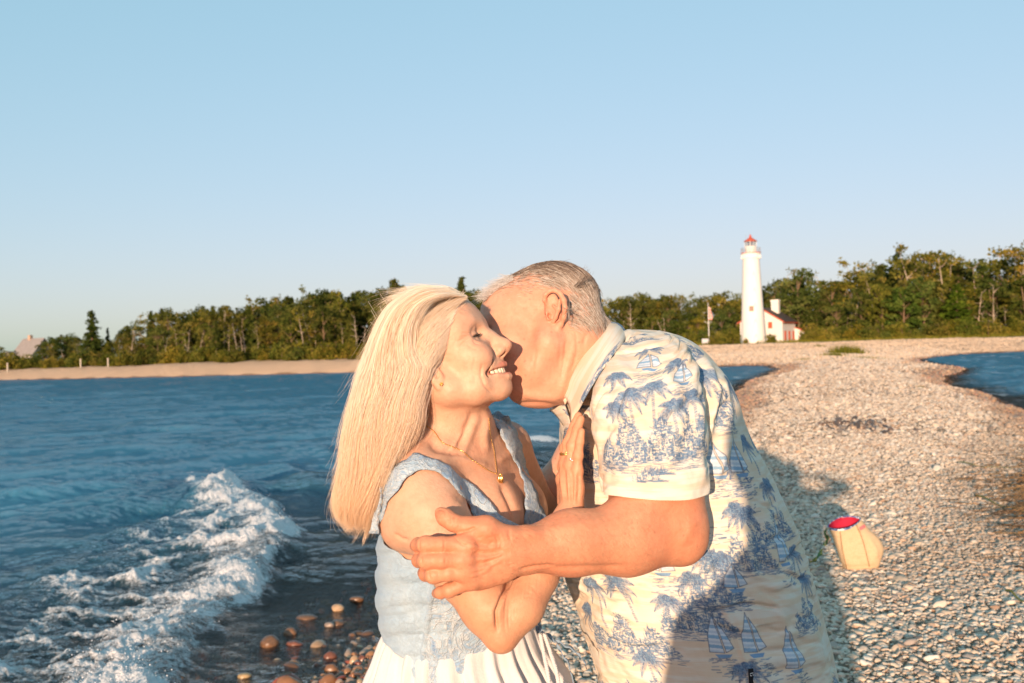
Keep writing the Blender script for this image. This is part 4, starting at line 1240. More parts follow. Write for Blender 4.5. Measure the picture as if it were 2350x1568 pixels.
def vert_normals(V, Q):
    n = np.zeros_like(V)
    a, b, c, d = [V[Q[:, i]] for i in range(4)]
    fn = np.cross(c - a, d - b)
    for i in range(4):
        for ax in range(3): n[:, ax] += np.bincount(Q[:, i], fn[:, ax], len(V))
    return n / (np.linalg.norm(n, axis=1, keepdims=True) + 1e-12)

def relax(V, Q, it=1, lam=.5, mask=None):
    e = np.concatenate([Q[:, [0, 1]], Q[:, [1, 2]], Q[:, [2, 3]], Q[:, [3, 0]]])
    for _ in range(it):
        s = np.zeros_like(V); c = np.bincount(e[:, 0], minlength=len(V)) + np.bincount(e[:, 1], minlength=len(V))
        for ax in range(3):
            s[:, ax] = np.bincount(e[:, 0], V[e[:, 1], ax], len(V)) + np.bincount(e[:, 1], V[e[:, 0], ax], len(V))
        t = s / np.maximum(c, 1)[:, None]
        l = lam if mask is None else lam * mask[:, None]
        V = V + l * (t - V)
    return V

def proj(V):
    """camera-aligned points -> frame position"""
    return np.stack([CX + V[:, 0] / V[:, 1] * F_PX, CY - V[:, 2] / V[:, 1] * F_PX], 1)
def R3(px, d): return px * d / F_PX
def rbump(V, N_, line_px, w, h, near_d=None, P2=None):
    """raise (h>0) or sink a soft ridge along a line drawn on the side that faces the camera"""
    P2 = proj(V) if P2 is None else P2
    d, par = seg_dist(P2, np.asarray(line_px, float))
    m = len(line_px) - 1
    ends = np.clip(np.minimum(par, m - par) * 2.2 + .25, 0, 1)
    amt = h * np.exp(-(d / w) ** 2) * (N_[:, 1] < .15) * ends
    if near_d is not None: amt = amt * (V[:, 1] < near_d)
    return V + N_ * amt[:, None]
def bvh_of(V, Q):
    return BVHTree.FromPolygons([tuple(v) for v in V.tolist()], [tuple(q) for q in Q.tolist()])
def drape(bvh, px, py, off=0.0, fallback=None):
    """point of a surface under a frame position, lifted towards the camera by off"""
    d = np.array([(px - CX) / F_PX, 1.0, (CY - py) / F_PX]); d /= np.linalg.norm(d)
    hit = bvh.ray_cast(Vector((0, 0, 0)), Vector(d.tolist()))
    if hit[0] is None:
        return None if fallback is None else C(px, py, fallback)
    return np.array(hit[0][:]) + np.array(hit[1][:]) * off

def face_frame(origin_px, canal_local, yaw, pitch, roll, s):
    """rotation of a head; local +X looks out of the face, +Z is the crown"""
    M = rotz(yaw) @ roty(-pitch) @ rotx(roll)
    c = C(*origin_px)
    return M, c - s * (M @ np.asarray(canal_local)), s

def skin_material(name, base, red, freckle=.35, spots=1.0):
    n = N(name)
    co = n.coord('Object')
    a = n.n('ShaderNodeAttribute', attribute_name='tint'); tint = a.outputs['Color']
    big = n.noise(14, 4, vec=co); fine = n.noise(95, 4, .6, co); pore = n.noise(420, 2, .6, co)
    c = n.mix(n.remap(big, .35, .65, 0, .7), base, red)
    c = n.mix(n.remap(n.noise(38, 4, .6, co), .45, .75, 0, .35), c, (red[0] * 1.02, red[1] * .86, red[2] * .84))
    c = n.mix(n.remap(fine, .42, .75, 0, .36), c, tuple(x * .72 for x in red))
    fr = n.n('ShaderNodeTexVoronoi'); fr.inputs['Scale'].default_value = 85; n.set(fr.inputs['Vector'], co)
    fs = n.n('ShaderNodeSeparateColor'); n.set(fs.inputs[0], fr.outputs['Color'])
    spot = n.math('MULTIPLY', n.remap(fr.outputs['Distance'], .10, .26, 1, 0), n.remap(fs.outputs[0], .80, .86))
    c = n.mix(n.math('MULTIPLY', spot, freckle * spots), c, tuple(x * .45 for x in red))
    c = n.mix(1.0, c, tint, 'MULTIPLY')
    mid = n.noise(190, 3, .65, co, .6)
    b = n.bump(fine, .42, .0018); b = n.bump(mid, .40, .0011, b); b = n.bump(pore, .45, .0008, b)
    n.p(Base_Color=c, Roughness=n.remap(fine, .3, .7, .44, .6), Normal=b)
    n.b.inputs['Specular IOR Level'].default_value = .32
    n.b.inputs['Subsurface Weight'].default_value = .06
    n.b.inputs['Subsurface Radius'].default_value = (1.0, .35, .18)
    n.b.inputs['Subsurface Scale'].default_value = .008
    return n.m

def canonical_head(f, T, s, M, male=False):
    """T maps head-local metres to the field; builds skull, face, jaw, brow, nose, mouth and eye lids"""
    def E(c, r, k=.01, sub=False, R=None):
        for sy in ((1,) if abs(c[1]) < 1e-9 else (1, -1)):
            Rl = np.eye(3) if R is None else np.asarray(R)
            if sy < 0 and R is not None: Rl = np.diag([1, -1, 1]) @ Rl @ np.diag([1, -1, 1])
            f.ell(T((c[0], c[1] * sy, c[2])), np.asarray(r) * s, M @ Rl, k * s, sub)
    def K(pts, rad, k=.01, sub=False, flat=None):
        both = any(abs(p[1]) > 1e-9 for p in pts)
        for sy in ((1, -1) if both else (1,)):
            f.chain([T((p[0], p[1] * sy, p[2])) for p in pts], [r * s for r in rad], k * s, sub)
    E((-.014, 0, .044), (.099, .075 if male else .072, .083), .03)
    E((.042, 0, .060), (.051, .060, .056), .03)
    E((.048, 0, .000), (.050, .056, .068), .025)
    E((.036, 0, -.050), (.052, .050 if not male else .056, .040), .025)
    jx = 0 if not male else .004
    K([(-.004, .050, -.020), (.006, .050 + jx, -.046), (.045, .036, -.067), (.074, .014, -.077)], [.020, .018, .015, .013], .022)
    E((.078, 0, -.077), (.0185, .021, .0150), .018)
    E((.062, .043, -.006), (.026, .020, .022), .024)
    E((.068, 0, -.046), (.0345, .037, .034), .016)
    E((.034, 0, .040), (.050, .058, .045), .03)
    K([(.079, .010, .044), (.075, .030, .050), (.062, .052, .043)], [.010, .010, .009], .016)
    # eye socket, lids
    E((.096, .034, .026), (.020, .017, .013), .012, True)
    E((.0720, .0325, .0250), (.0142, .0152, .0132), .004)
    # nose
    K([(.079, 0, .038), (.098, 0, .014), (.1165, 0, -.006)], [.0088, .0090, .0095], .012)
    E((.1035, 0, -.0065), (.0140, .0125, .0150), .008)
    E((.1180, 0, -.0105), (.0108, .0105, .0098), .006)
    E((.1035, .0115, -.0150), (.0120, .0072, .0088), .0065)
    K([(.1155, 0, -.0185), (.100, 0, -.0255)], [.0046, .0056], .005)
    E((.1075, .0068, -.0225), (.0068, .0036, .0040), .002, True)

def head_verts_local(V, O, s, M):
    return ((V - O) / s) @ M

# ------------------------------------------------------------------ hair strands
def strands(name, pts, rad, mat, parent=None, tip=.35):
    """pts: (count, npts, 3) world points"""
    n, m = pts.shape[:2]
    hc = bpy.data.hair_curves.new(name)
    hc.add_curves([m] * n)
    hc.attributes['position'].data.foreach_set('vector', pts.astype(np.float32).ravel())
    t = np.linspace(0, 1, m)
    prof = np.clip(1.0 - (1 - tip) * t ** 1.6, 0, 1)
    rr = (np.broadcast_to(np.asarray(rad), (n,))[:, None] * prof[None]).astype(np.float32)
    a = hc.attributes.get('radius') or hc.attributes.new('radius', 'FLOAT', 'POINT')
    a.data.foreach_set('value', rr.ravel())
    rnd = hc.attributes.new('tone', 'FLOAT', 'CURVE')
    rnd.data.foreach_set('value', np.random.default_rng(len(name)).random(n).astype(np.float32))
    hc.materials.append(mat)
    o = bpy.data.objects.new(name, hc)
    if parent is not None: o.parent = parent
    COL.objects.link(o)
    return o

def hair_material(name, stops, rough=.42, trans=.0, spec=.4, alongs=None):
    n = N(name)
    tone = n.attr('tone')
    ci = n.n('ShaderNodeHairInfo')
    c = n.ramp(tone, stops)
    if alongs is not None:
        c = n.mix(n.remap(ci.outputs['Intercept'], alongs[0], alongs[1]), c, n.mix(.6, c, alongs[2]))
    n.p(Base_Color=c, Roughness=rough)
    n.b.inputs['Specular IOR Level'].default_value = spec
    if trans:
        tl = n.n('ShaderNodeBsdfTranslucent'); n.set(tl.inputs['Color'], c)
        mx = n.n('ShaderNodeMixShader'); mx.inputs[0].default_value = trans
        n.t.links.new(n.b.outputs[0], mx.inputs[1]); n.t.links.new(tl.outputs[0], mx.inputs[2])
        n.t.links.new(mx.outputs[0], n.out.inputs[0])
    return n.m
# ================================================================== the woman
w_root = empty('person', W(1050, 2765, 1.80), 'smiling person with long hair blown back, pale blue lace top, white skirt and gold necklace', 'person', 'embracing couple')
W_INV = np.array(w_root.location[:])
def wl(V):                                   # camera-aligned -> the woman's local space
    return c2w(V) - W_INV

wM = rotz(-D2R(13)) @ roty(-D2R(24))
wS = .95
wO = C(1022, 842, 1.70)
wT = lambda p: wO + wS * (wM @ np.asarray(p, float))

S_AX = np.array([.42, .895, .15]); S_AX /= np.linalg.norm(S_AX)
F_AX = np.array([.895, -.42, 0.0]); F_AX /= np.linalg.norm(F_AX)
U_AX = np.cross(F_AX, S_AX); U_AX *= np.sign(U_AX[2])
F_AX = np.cross(S_AX, U_AX); F_AX *= np.sign(F_AX[0])
TORSO_R = np.stack([F_AX, S_AX, U_AX], 1)

def w_torso(f, inflate=0.0):
    i = inflate
    f.ell(C(1048, 1215, 1.775), (.112 + i, .152 + i, .21 + i), TORSO_R, .03)
    f.chain([C(975, 1105, 1.635), C(1030, 1060, 1.73), C(1110, 1035, 1.82), C(1158, 1022, 1.90)], [.044 + i, .046 + i, .046 + i, .040 + i], .05)
    f.chain([C(1010, 1000, 1.74), C(965, 1065, 1.66)], [.045 + i, .038 + i], .04)
    f.ell(C(1120, 1190, 1.70), (.060 + i, .066 + i, .068 + i), TORSO_R, .035)      # near breast
    f.ell(C(1180, 1175, 1.80), (.060 + i, .066 + i, .068 + i), TORSO_R, .035)
    f.ell(C(1050, 1390, 1.80), (.130 + i, .142 + i, .20 + i), TORSO_R, .06)
    f.ell(C(1060, 1640, 1.80), (.140 + i, .172 + i, .17 + i), TORSO_R, .06)

def build_woman_body():
    f = Field(axis_steps([(-.31, -.16, .0026), (-.16, .02, .0015), (.02, .15, .0021), (.15, .30, .007)]),
              axis_steps([(1.42, 1.735, .0018), (1.735, 1.86, .0028), (1.86, 2.22, .008)]),
              axis_steps([(-1.60, -.60, .018), (-.60, -.11, .0022), (-.11, .16, .0015)]))
    w_torso(f)
    # legs and feet under the skirt
    for sx in (-1, 1):
        h = C(1060, 1660, 1.80) + S_AX * .085 * sx
        kn = np.array([h[0] - .01, h[1], -1.05]); an = np.array([h[0] - .02, h[1], -1.50])
        f.chain([h, kn, an], [.085, .055, .036], .03)
        f.chain([an + [0, 0, -.03], an + F_AX * .15 + [0, 0, -.045]], [.035, .028], .03)
    # neck
    f.chain([C(1025, 880, 1.72), C(1046, 965, 1.755), C(1052, 1050, 1.775)], [.052, .0535, .060], .03)
    f.chain([C(1018, 892, 1.675), C(1040, 960, 1.715), C(1046, 1020, 1.75)], [.036, .042, .046], .03)
    f.ell(C(1098, 975, 1.715), (.016, .02, .03), None, .02)
    # head
    canonical_head(f, wT, wS, wM)
    E = lambda c, r, k=.01, sub=False: [f.ell(wT((c[0], c[1] * sy, c[2])), np.asarray(r) * wS, wM, k * wS, sub) for sy in ((1, -1) if c[1] else (1,))]
    K = lambda pts, rad, k=.01, sub=False: [f.chain([wT((p[0], p[1] * sy, p[2])) for p in pts], [r * wS for r in rad], k * wS, sub) for sy in (1, -1)]
    E((.075, .040, -.016), (.0215, .0190, .0200), .016)                      # cheeks raised by the smile
    E((.054, .045, -.048), (.020, .012, .022), .016)
    K([(.1000, .0205, -.0125), (.0880, .0350, -.0260), (.0735, .0425, -.0440), (.0700, .0415, -.0610)], [.0016, .0032, .0030, .0010], .008, True)   # smile fold
    E((.0970, 0, -.0490), (.0180, .0245, .0078), .0025, True)                 # open smile
    E((.0825, .0205, -.0465), (.0185, .0200, .0064), .0025, True)
    K([(.0685, .0388, -.0416), (.0890, .0256, -.0392), (.1000, .0090, -.0388), (.1025, .0, -.0394)], [.0016, .0028, .0036, .0036], .0045)
    K([(.0685, .0388, -.0430), (.0870, .0266, -.0545), (.0985, .0085, -.0612), (.1005, .0, -.0618)], [.0018, .0036, .0052, .0053], .005)
    E((.0862, .0325, .0230), (.0100, .0135, .0027), .002, True)              # narrowed eye
    K([(.0800, .0200, .0355), (.0825, .0330, .0385), (.0720, .0470, .0330)], [.0022, .0030, .0022], .005)   # upper lid fold
    K([(.0825, .0240, .0165), (.0805, .0360, .0150), (.0710, .0470, .0185)], [.0020, .0026, .0020], .006)
    # ear lobe in front of the hair
    f.chain([C(997, 852, 1.632), C(1004, 868, 1.630), C(1011, 884, 1.631)], [.0075, .0085, .0075], .006, flat=((0, 1, 0), .55))
    f.ell(C(1003, 858, 1.624), (.006, .006, .009), None, .003, True)
    f.chain([C(988, 848, 1.632), C(994, 872, 1.630), C(1008, 889, 1.630)], [.0050, .0048, .0050], .004)
    # near arm
    f.chain([C(962, 1128, 1.615), C(985, 1180, 1.60), C(1060, 1300, 1.565), C(1120, 1395, 1.545)], [R3(84, 1.6), R3(80, 1.6), R3(65, 1.57), R3(60, 1.545)], .03)
    f.ell(C(926, 1205, 1.625), (R3(54, 1.62), .045, R3(58, 1.62)), None, .03)
    f.chain([C(1120, 1395, 1.545), C(1150, 1462, 1.53)], [R3(56, 1.54), R3(36, 1.53)], .02)
    fp = [C(1150, 1452, 1.535), C(1196, 1390, 1.548), C(1232, 1320, 1.575), C(1282, 1225, 1.618), C(1311, 1165, 1.64)]
    f2 = [R3(44, 1.53), R3(53, 1.55), R3(50, 1.57), R3(38, 1.62), R3(29, 1.64)]
    f.chain(fp, f2, .008)
    # hand flat on his chest
    pal = [C(1311, 1165, 1.642), C(1312, 1120, 1.650), C(1310, 1075, 1.662)]
    ax = np.array([.80, .60, 0.0])
    f.chain(pal, [R3(30, 1.64), R3(34, 1.65), R3(31, 1.66)], .012, flat=(ax, .62))
    fing = [([(1294, 1072, 1.690), (1298, 1028, 1.692), (1313, 992, 1.690), (1322, 968, 1.69)], .0085),
            ([(1299, 1066, 1.672), (1304, 1018, 1.672), (1318, 980, 1.672), (1328, 955, 1.674)], .0088),
            ([(1311, 1068, 1.656), (1314, 1024, 1.656), (1325, 986, 1.657), (1333, 962, 1.660)], .0086),
            ([(1325, 1082, 1.643), (1327, 1046, 1.641), (1331, 1014, 1.642), (1335, 990, 1.645)], .0074)]
    for pts, r in fing:
        f.chain([C(*p) for p in pts], [r * 1.12, r * 1.05, r * .95, r * .78], .0035)
        f.ell(C(*pts[0]), (r * 1.25,) * 3, None, .008)
        f.ell(C(*pts[1]), (r * 1.12,) * 3, None, .004)
    f.chain([C(1300, 1150, 1.675), C(1292, 1100, 1.715), C(1300, 1060, 1.735)], [.016, .011, .008], .01)
    # far arm, round his back
    f.chain([C(1160, 1030, 1.905), C(1240, 1190, 1.985), C(1330, 1185, 2.06), C(1420, 1170, 2.08)], [.047, .040, .033, .026], .03)
    f.chain([C(1420, 1170, 2.08), C(1480, 1160, 2.09)], [.030, .018], .02)
    V, Q = f.mesh()
    Nn = vert_normals(V, Q)
    P2 = proj(V)
    # tendons, collar bone, creases
    def rb(line, w, h, nd=None):
        nonlocal V
        V = rbump(V, Nn, line, w, h, nd, P2)
    rb([(1098, 950), (1084, 985), (1068, 1025), (1060, 1050)], 9, .0034, 1.8)
    rb([(1084, 955), (1066, 990), (1050, 1030)], 7, -.0035, 1.8)
    rb([(1066, 985), (1045, 1020), (1030, 1045)], 5, .0022, 1.8)
    rb([(1122, 950), (1112, 1000), (1116, 1040)], 9, .0045, 1.8)
    rb([(1000, 1040), (1040, 1050), (1085, 1062), (1120, 1072)], 9, .005, 1.85)
    rb([(985, 1010), (1015, 1035), (1048, 1040)], 13, -.007, 1.85)
    rb([(1140, 1060), (1165, 1045), (1185, 1020)], 9, .004, 1.95)
    rb([(1150, 1110), (1170, 1150), (1188, 1195)], 8, -.007, 1.9)
    rb([(1128, 930), (1105, 948), (1070, 955)], 10, -.003, 1.75)
    for line in ([(1040, 1130), (1085, 1165), (1115, 1200)],):
        rb(line, 10, -.003, 1.66)
    rb([(968, 1255), (985, 1262), (1000, 1275)], 5, -.003, 1.6)
    rb([(905, 1225), (922, 1238), (938, 1240)], 4, -.003, 1.6)
    rb([(1176, 1322), (1150, 1372), (1138, 1405), (1141, 1446)], 4.5, -.0065, 1.60)
    rb([(1160, 1345), (1130, 1400), (1128, 1440)], 14, .003, 1.60)
    for k in range(9):                      # loose skin on the forearm
        rb([(1172 + 8 * k, 1340 - 4 * k), (1160 + 9 * k, 1385 - 3 * k), (1158 + 8.5 * k, 1425 - 9 * k), (1160 + 7 * k, 1455 - 14 * k)], 2.4, -.0008 * (1 + .5 * math.sin(k * 2.3)), 1.60)
    for k in range(6):                      # hand: tendons
        rb([(1286 + 8.5 * k, 1072 + 3 * k), (1289 + 8 * k, 1110), (1295 + 6 * k, 1155)], 2.6, .0026 if k % 2 == 0 else -.0020, 1.70)
    for a, b in (((1056, 775), (1082, 768)), ((1050, 783), (1080, 772)), ((1060, 765), (1083, 764)), ((1052, 795), (1078, 777))):   # laughter lines
        rb([a, b], 2.4, -.0019, 1.66)
    for line, hh in (([(1106, 838), (1103, 862), (1112, 885), (1128, 902)], -.0020), ([(1090, 825), (1085, 850), (1090, 872)], -.0011), ([(1078, 815), (1072, 840)], -.0008), ([(1062, 800), (1050, 815), (1040, 835)], -.0007), ([(1084, 780), (1092, 788), (1102, 790)], -.0014), ([(1070, 790), (1085, 800), (1098, 802)], -.0007), ([(1050, 700), (1072, 708)], -.0006), ([(1046, 712), (1070, 720)], -.0006)):
        rb(line, 3.2, hh, 1.68)
    # colour of the skin
    loc = head_verts_local(V, wO, wS, wM)
    ay = np.abs(loc[:, 1])
    tint = np.ones((len(V), 3))
    def paint(m, c):
        nonlocal tint
        tint = tint * (1 - m[:, None]) + tint * np.asarray(c) * m[:, None]
    def blob(c, r): return np.exp(-(((loc - np.asarray(c)) / np.asarray(r)) ** 2).sum(1))
    la = np.column_stack([loc[:, 0], ay, loc[:, 2]])
    up, _ = seg_dist(la, [(.0685, .0388, -.0416), (.0890, .0256, -.0392), (.1010, .0090, -.0388), (.1045, .0, -.0394)])
    lo, _ = seg_dist(la, [(.0745, .0345, -.0448), (.0890, .0240, -.0525), (.1000, .0080, -.0570), (.1030, .0, -.0572)])
    lip = sstep(.0070, .0042, np.minimum(up, lo)) * sstep(.066, .078, loc[:, 0])
    paint(lip * .9, (.92, .58, .60))
    paint(.7 * np.exp(-(((la - [.088, .040, -.014]) / [.02, .018, .018]) ** 2).sum(1)), (1, .78, .74))
    paint(.65 * np.exp(-(((la - [.122, 0, -.012]) / [.012, .014, .012]) ** 2).sum(1)), (1, .80, .76))
    cav = sstep(1.15, .9, np.sqrt((((la - [.088, 0, -.0465]) / [.016, .030, .0080]) ** 2).sum(1))) * sstep(.098, .094, la[:, 0] + 0.25 * ay)
    paint(cav * .9, (.28, .12, .12))
    brow, _ = seg_dist(la, [(.092, .012, .041), (.0905, .026, .0475), (.0785, .046, .0470)])
    paint(.40 * sstep(.006, .002, brow), (.62, .50, .40))
    eyez = np.exp(-(((la - [.086, .0325, .0232]) / [.006, .0125, .0035]) ** 2).sum(1))
    paint(.75 * eyez, (.45, .32, .28))
    chest = np.exp(-(((P2 - [1120, 1120]) / [90, 110]) ** 2).sum(1)) * (V[:, 1] > 1.6)
    paint(.35 * chest, (.98, .80, .70))
    paint(.3 * (np.exp(-(((P2 - [1155, 1480]) / [40, 30]) ** 2).sum(1))), (1, .78, .70))
    armm = sstep(1250, 1420, P2[:, 1] + .25 * (P2[:, 0] - 1100)) * (V[:, 1] < 1.70) * (P2[:, 0] > 900) * (P2[:, 1] < 1530)
    paint(.9 * armm, (.95, .80, .68))
    handm = sstep(1200, 1150, P2[:, 1]) * (P2[:, 0] > 1270) * (V[:, 1] < 1.75)
    paint(.8 * handm, (.95, .80, .70))
    paint(.25 * ((P2[:, 0] > 1275) & (P2[:, 1] > 940) & (V[:, 1] < 1.72)), (1, .82, .74))
    return V, Q, tint
w_V, w_Q, w_tint = build_woman_body()
w_BVH = bvh_of(w_V, w_Q)
W_SKIN = skin_material('fair_skin', (.62, .385, .262), (.60, .325, .21), .3, .5)
me = mesh_from('body', wl(w_V), w_Q)
point_attr(me, 'tint', w_tint, 'FLOAT_COLOR')
obj('body', me, W_SKIN, w_root)

def superq(c, r, M, e=3.2, n=10):
    a = np.linspace(-math.pi / 2, math.pi / 2, n)[1:-1]; b = np.linspace(0, 2 * math.pi, 2 * n, endpoint=False)
    pw = lambda v: np.sign(v) * np.abs(v) ** (2 / e)
    A, B = np.meshgrid(a, b, indexing='ij')
    P = np.stack([pw(np.cos(A)) * pw(np.cos(B)), pw(np.cos(A)) * pw(np.sin(B)), pw(np.sin(A))], -1).reshape(-1, 3)
    P = np.concatenate([P, [[0, 0, -1], [0, 0, 1]]]) * r
    m, k = len(a), len(b)
    i = np.arange(k); j = (i + 1) % k
    Q = np.concatenate([np.stack([u * k + i, u * k + j, (u + 1) * k + j, (u + 1) * k + i], 1) for u in range(m - 1)])
    T = np.concatenate([np.stack([j, i, np.full(k, m * k)], 1), np.stack([(m - 1) * k + i, (m - 1) * k + j, np.full(k, m * k + 1)], 1)])
    return P @ np.asarray(M).T + c, Q, T
tg = G()
for i in range(-5, 6):
    y = i * .0066
    x = .0955 - .0225 * (y / .034) ** 2
    an = math.atan2(2 * .0225 * y / .034 ** 2, 1)
    hh = {0: .0078, 1: .0074, 2: .0072, 3: .0074}.get(abs(i), .0062)
    sl = math.hypot(1, 2 * .0225 * y / .034 ** 2)
    tg.add(*superq(wl(wT((x, y, -.0470 + .0005 * abs(i)))), np.array([.0026, .0031 * sl ** .5, hh]) * wS, C_MAT @ wM @ rotz(an)))
n_ = N('tooth_enamel'); n_.p(Base_Color=(.80, .70, .52, 1), Roughness=.25); n_.b.inputs['Subsurface Weight'].default_value = .1; n_.b.inputs['Subsurface Scale'].default_value = .003
obj('teeth', tg.build('teeth', True), n_.m, w_root)
for sy in (-1, 1):
    eg = G(); eg.add(*superq(wl(wT((.0732, .0325 * sy, .0245))), np.array([.0118] * 3) * wS, C_MAT @ wM, 2.0, 14))
    n_ = N('eye_dark'); pos_ = n_.coord('Object')
    n_.p(Base_Color=(.10, .07, .05, 1), Roughness=.12)  # whole eyeball in one dark brown
    obj('eye', eg.build('eye', True), n_.m, w_root)

# ------------------------------------------------------------------ her lace top
def sub_mesh(V, Q, keep):
    Q = Q[keep]
    used = np.zeros(len(V), bool); used[Q.ravel()] = True
    rm = np.cumsum(used) - 1
    return V[used], rm[Q]
def garment(torso_fn, inflate, poly, lo, hi, step, skip_far=None):
    f = Field(np.arange(lo[0], hi[0], step), np.arange(lo[1], hi[1], step), np.arange(lo[2], hi[2], step))
    torso_fn(f, inflate)
    V, Q = f.mesh()
    cen = V[Q].mean(1)
    k = in_poly(proj(cen), np.asarray(poly, float))
    return sub_mesh(V, Q, k)
BOD = [(780, 1185), (850, 1196), (868, 1214), (885, 1248), (930, 1284), (1010, 1290), (1078, 1262), (1084, 1190), (1112, 1172), (1150, 1184), (1188, 1206), (1206, 1206), (1262, 1198), (1330, 1190), (1330, 1440),
       (1236, 1470), (1233, 1600), (1150, 1600), (1130, 1548), (1111, 1536), (1100, 1560), (1090, 1610), (975, 1610), (958, 1568), (944, 1528), (915, 1500), (878, 1474), (780, 1470)]
bV, bQ = garment(w_torso, .0065, BOD, (-.33, 1.5, -.66), (.16, 1.98, -.26), .0021)
def smooth_rim(V, Q, it=14):
    e = np.sort(np.concatenate([Q[:, [0, 1]], Q[:, [1, 2]], Q[:, [2, 3]], Q[:, [3, 0]]]), 1)
    u_, c_ = np.unique(e, axis=0, return_counts=True)
    b = u_[c_ == 1]
    for _ in range(it):
        s = np.zeros_like(V); k = np.bincount(b.ravel(), minlength=len(V)).astype(float)
        for ax in range(3): s[:, ax] = np.bincount(b[:, 0], V[b[:, 1], ax], len(V)) + np.bincount(b[:, 1], V[b[:, 0], ax], len(V))
        m = k == 2
        V[m] = .5 * V[m] + .5 * s[m] / k[m][:, None]
    return V
bV = smooth_rim(bV, bQ)
bN = vert_normals(bV, bQ)
bP = proj(bV)
nz = fbm(np.column_stack([bP[:, 0] * .012, bP[:, 1] * .05 + .004 * bP[:, 0]]), 3, 5)
pl = np.sin(bP[:, 1] * .105 + 3.2 * nz + .012 * (bP[:, 0] - 900)) * (.35 + nz)
lace = sstep(985, 1005, bP[:, 0] + .10 * (bP[:, 1] - 1300))
bV = bV + bN * ((.0032 * pl * (1 - .45 * lace) + .004 * (fbm(bP * .022, 3, 15) - .5) + lace * .0024 * np.abs(2 * fbm(bP * .034, 2, 19) - 1))[:, None])
bV = rbump(bV, bN, [(1003, 1270), (985, 1400), (968, 1540)], 4, .0045, 1.8, bP)
me = mesh_from('lace_top', wl(bV), bQ)
point_attr(me, 'lace', lace)
def lace_material(name, a, b, line):
    n = N(name)
    co = n.coord('Object')
    la = n.attr('lace')
    m = n.mapping(co, scale=(1, 1, 1))
    swirl = n.noise(20, 3, .5, m, 3.2); swirl2 = n.noise(55, 4, .6, m, 2.0); weave = n.noise(320, 2, .5, m)
    rid = n.math('ABSOLUTE', n.math('SUBTRACT', n.math('MULTIPLY', swirl, 2), 1))
    rid = n.remap(rid, 0, .10, 1, 0)
    rid2 = n.remap(n.math('ABSOLUTE', n.math('SUBTRACT', n.math('MULTIPLY', swirl2, 2), 1)), 0, .16, 1, 0)
    c = n.mix(n.remap(n.noise(9, 4, .6, co), .3, .7), a, b)
    deep = n.mix(n.remap(swirl, .5, .72), c, line)
    c = n.mix(n.math('MULTIPLY', la, .75), c, deep)
    c = n.mix(n.math('MULTIPLY', n.math('MAXIMUM', rid, n.math('MULTIPLY', rid2, .6)), n.remap(la, 0, 1, .08, .55)), c, (.70, .72, .72))
    h = n.math('ADD', n.math('MULTIPLY', rid, n.remap(la, 0, 1, .1, 1)), n.math('ADD', n.math('MULTIPLY', rid2, .4), n.math('MULTIPLY', weave, .25)))
    n.p(Base_Color=c, Roughness=.75, Normal=n.bump(h, .8, .0020))
    n.b.inputs['Specular IOR Level'].default_value = .15
    n.b.inputs['Sheen Weight'].default_value = .15
    return n.m
LACE = lace_material('blue_lace', (.28, .415, .54), (.38, .50, .585), (.095, .21, .40))
o = obj('lace_top', me, LACE, w_root)
md = o.modifiers.new('cloth', 'SOLIDIFY'); md.thickness = .002; md.offset = 1

def strip(edge_a, edge_b, bvh, off, n=70, m=7, fb=1.62, wav=1.6, puff=.003, seed=1, relax_d=True):
    A, B = spline(np.asarray(edge_a, float), n), spline(np.asarray(edge_b, float), n)
    g = np.random.default_rng(seed)
    t = np.linspace(0, 1, n)
    A = A + wav * np.stack([np.sin(t * 52), np.cos(t * 47)], 1); B = B + wav * np.stack([np.sin(t * 49 + 1), np.cos(t * 55 + 2)], 1)
    Pp = []; D = np.zeros((n, m))
    fbs = np.broadcast_to(np.asarray(fb, float), (n,))
    for i in range(n):
        for j in range(m):
            q = A[i] + (B[i] - A[i]) * j / (m - 1)
            h = drape(bvh, q[0], q[1], off + puff * math.sin(math.pi * j / (m - 1)))
            D[i, j] = h[1] if h is not None and abs(h[1] - fbs[i]) < .16 else fbs[i]
            Pp.append(q)
    for _ in range(3):
        D[1:-1] = (D[:-2] + 2 * D[1:-1] + D[2:]) / 4
    P = np.array([C(q[0], q[1], D.ravel()[k] - off) for k, q in enumerate(Pp)])
    idx = np.arange(n * m).reshape(n, m)
    Q = np.stack([idx[:-1, :-1], idx[:-1, 1:], idx[1:, 1:], idx[1:, :-1]], -1).reshape(-1, 4)
    return P, Q
def strap(name, P, Q, mat, parent):
    Nn = vert_normals(P, Q)
    flip = Nn[:, 1].mean() > 0
    if flip: Q = Q[:, ::-1]; Nn = -Nn
    pp = proj(P)
    P = P + Nn * (.0032 * (np.abs(2 * fbm(pp * .06, 3, 44) - 1) - .3) + .002 * (fbm(pp * .16, 2, 45) - .5))[:, None]
    me = mesh_from(name, wl(P), Q)
    point_attr(me, 'lace', np.ones(len(P)))
    o = obj(name, me, mat, parent)
    md = o.modifiers.new('cloth', 'SOLIDIFY'); md.thickness = .0025; md.offset = -1
    return o
P, Q = strip([(846, 1222), (852, 1205), (868, 1150), (880, 1110), (898, 1078), (936, 1048), (952, 1041), (978, 1046), (1028, 1068), (1074, 1106), (1114, 1136), (1146, 1180), (1188, 1206)],
             [(868, 1228), (872, 1205), (884, 1160), (898, 1140), (922, 1110), (938, 1090), (962, 1080), (982, 1076), (1018, 1090), (1054, 1126), (1080, 1164), (1090, 1188), (1128, 1212)], w_BVH, .006, 90, 8, np.interp(np.linspace(0, 1, 90), [0, .25, .5, .75, 1], [1.60, 1.575, 1.60, 1.62, 1.64]), seed=3)
strap('strap', P, Q, LACE, w_root)
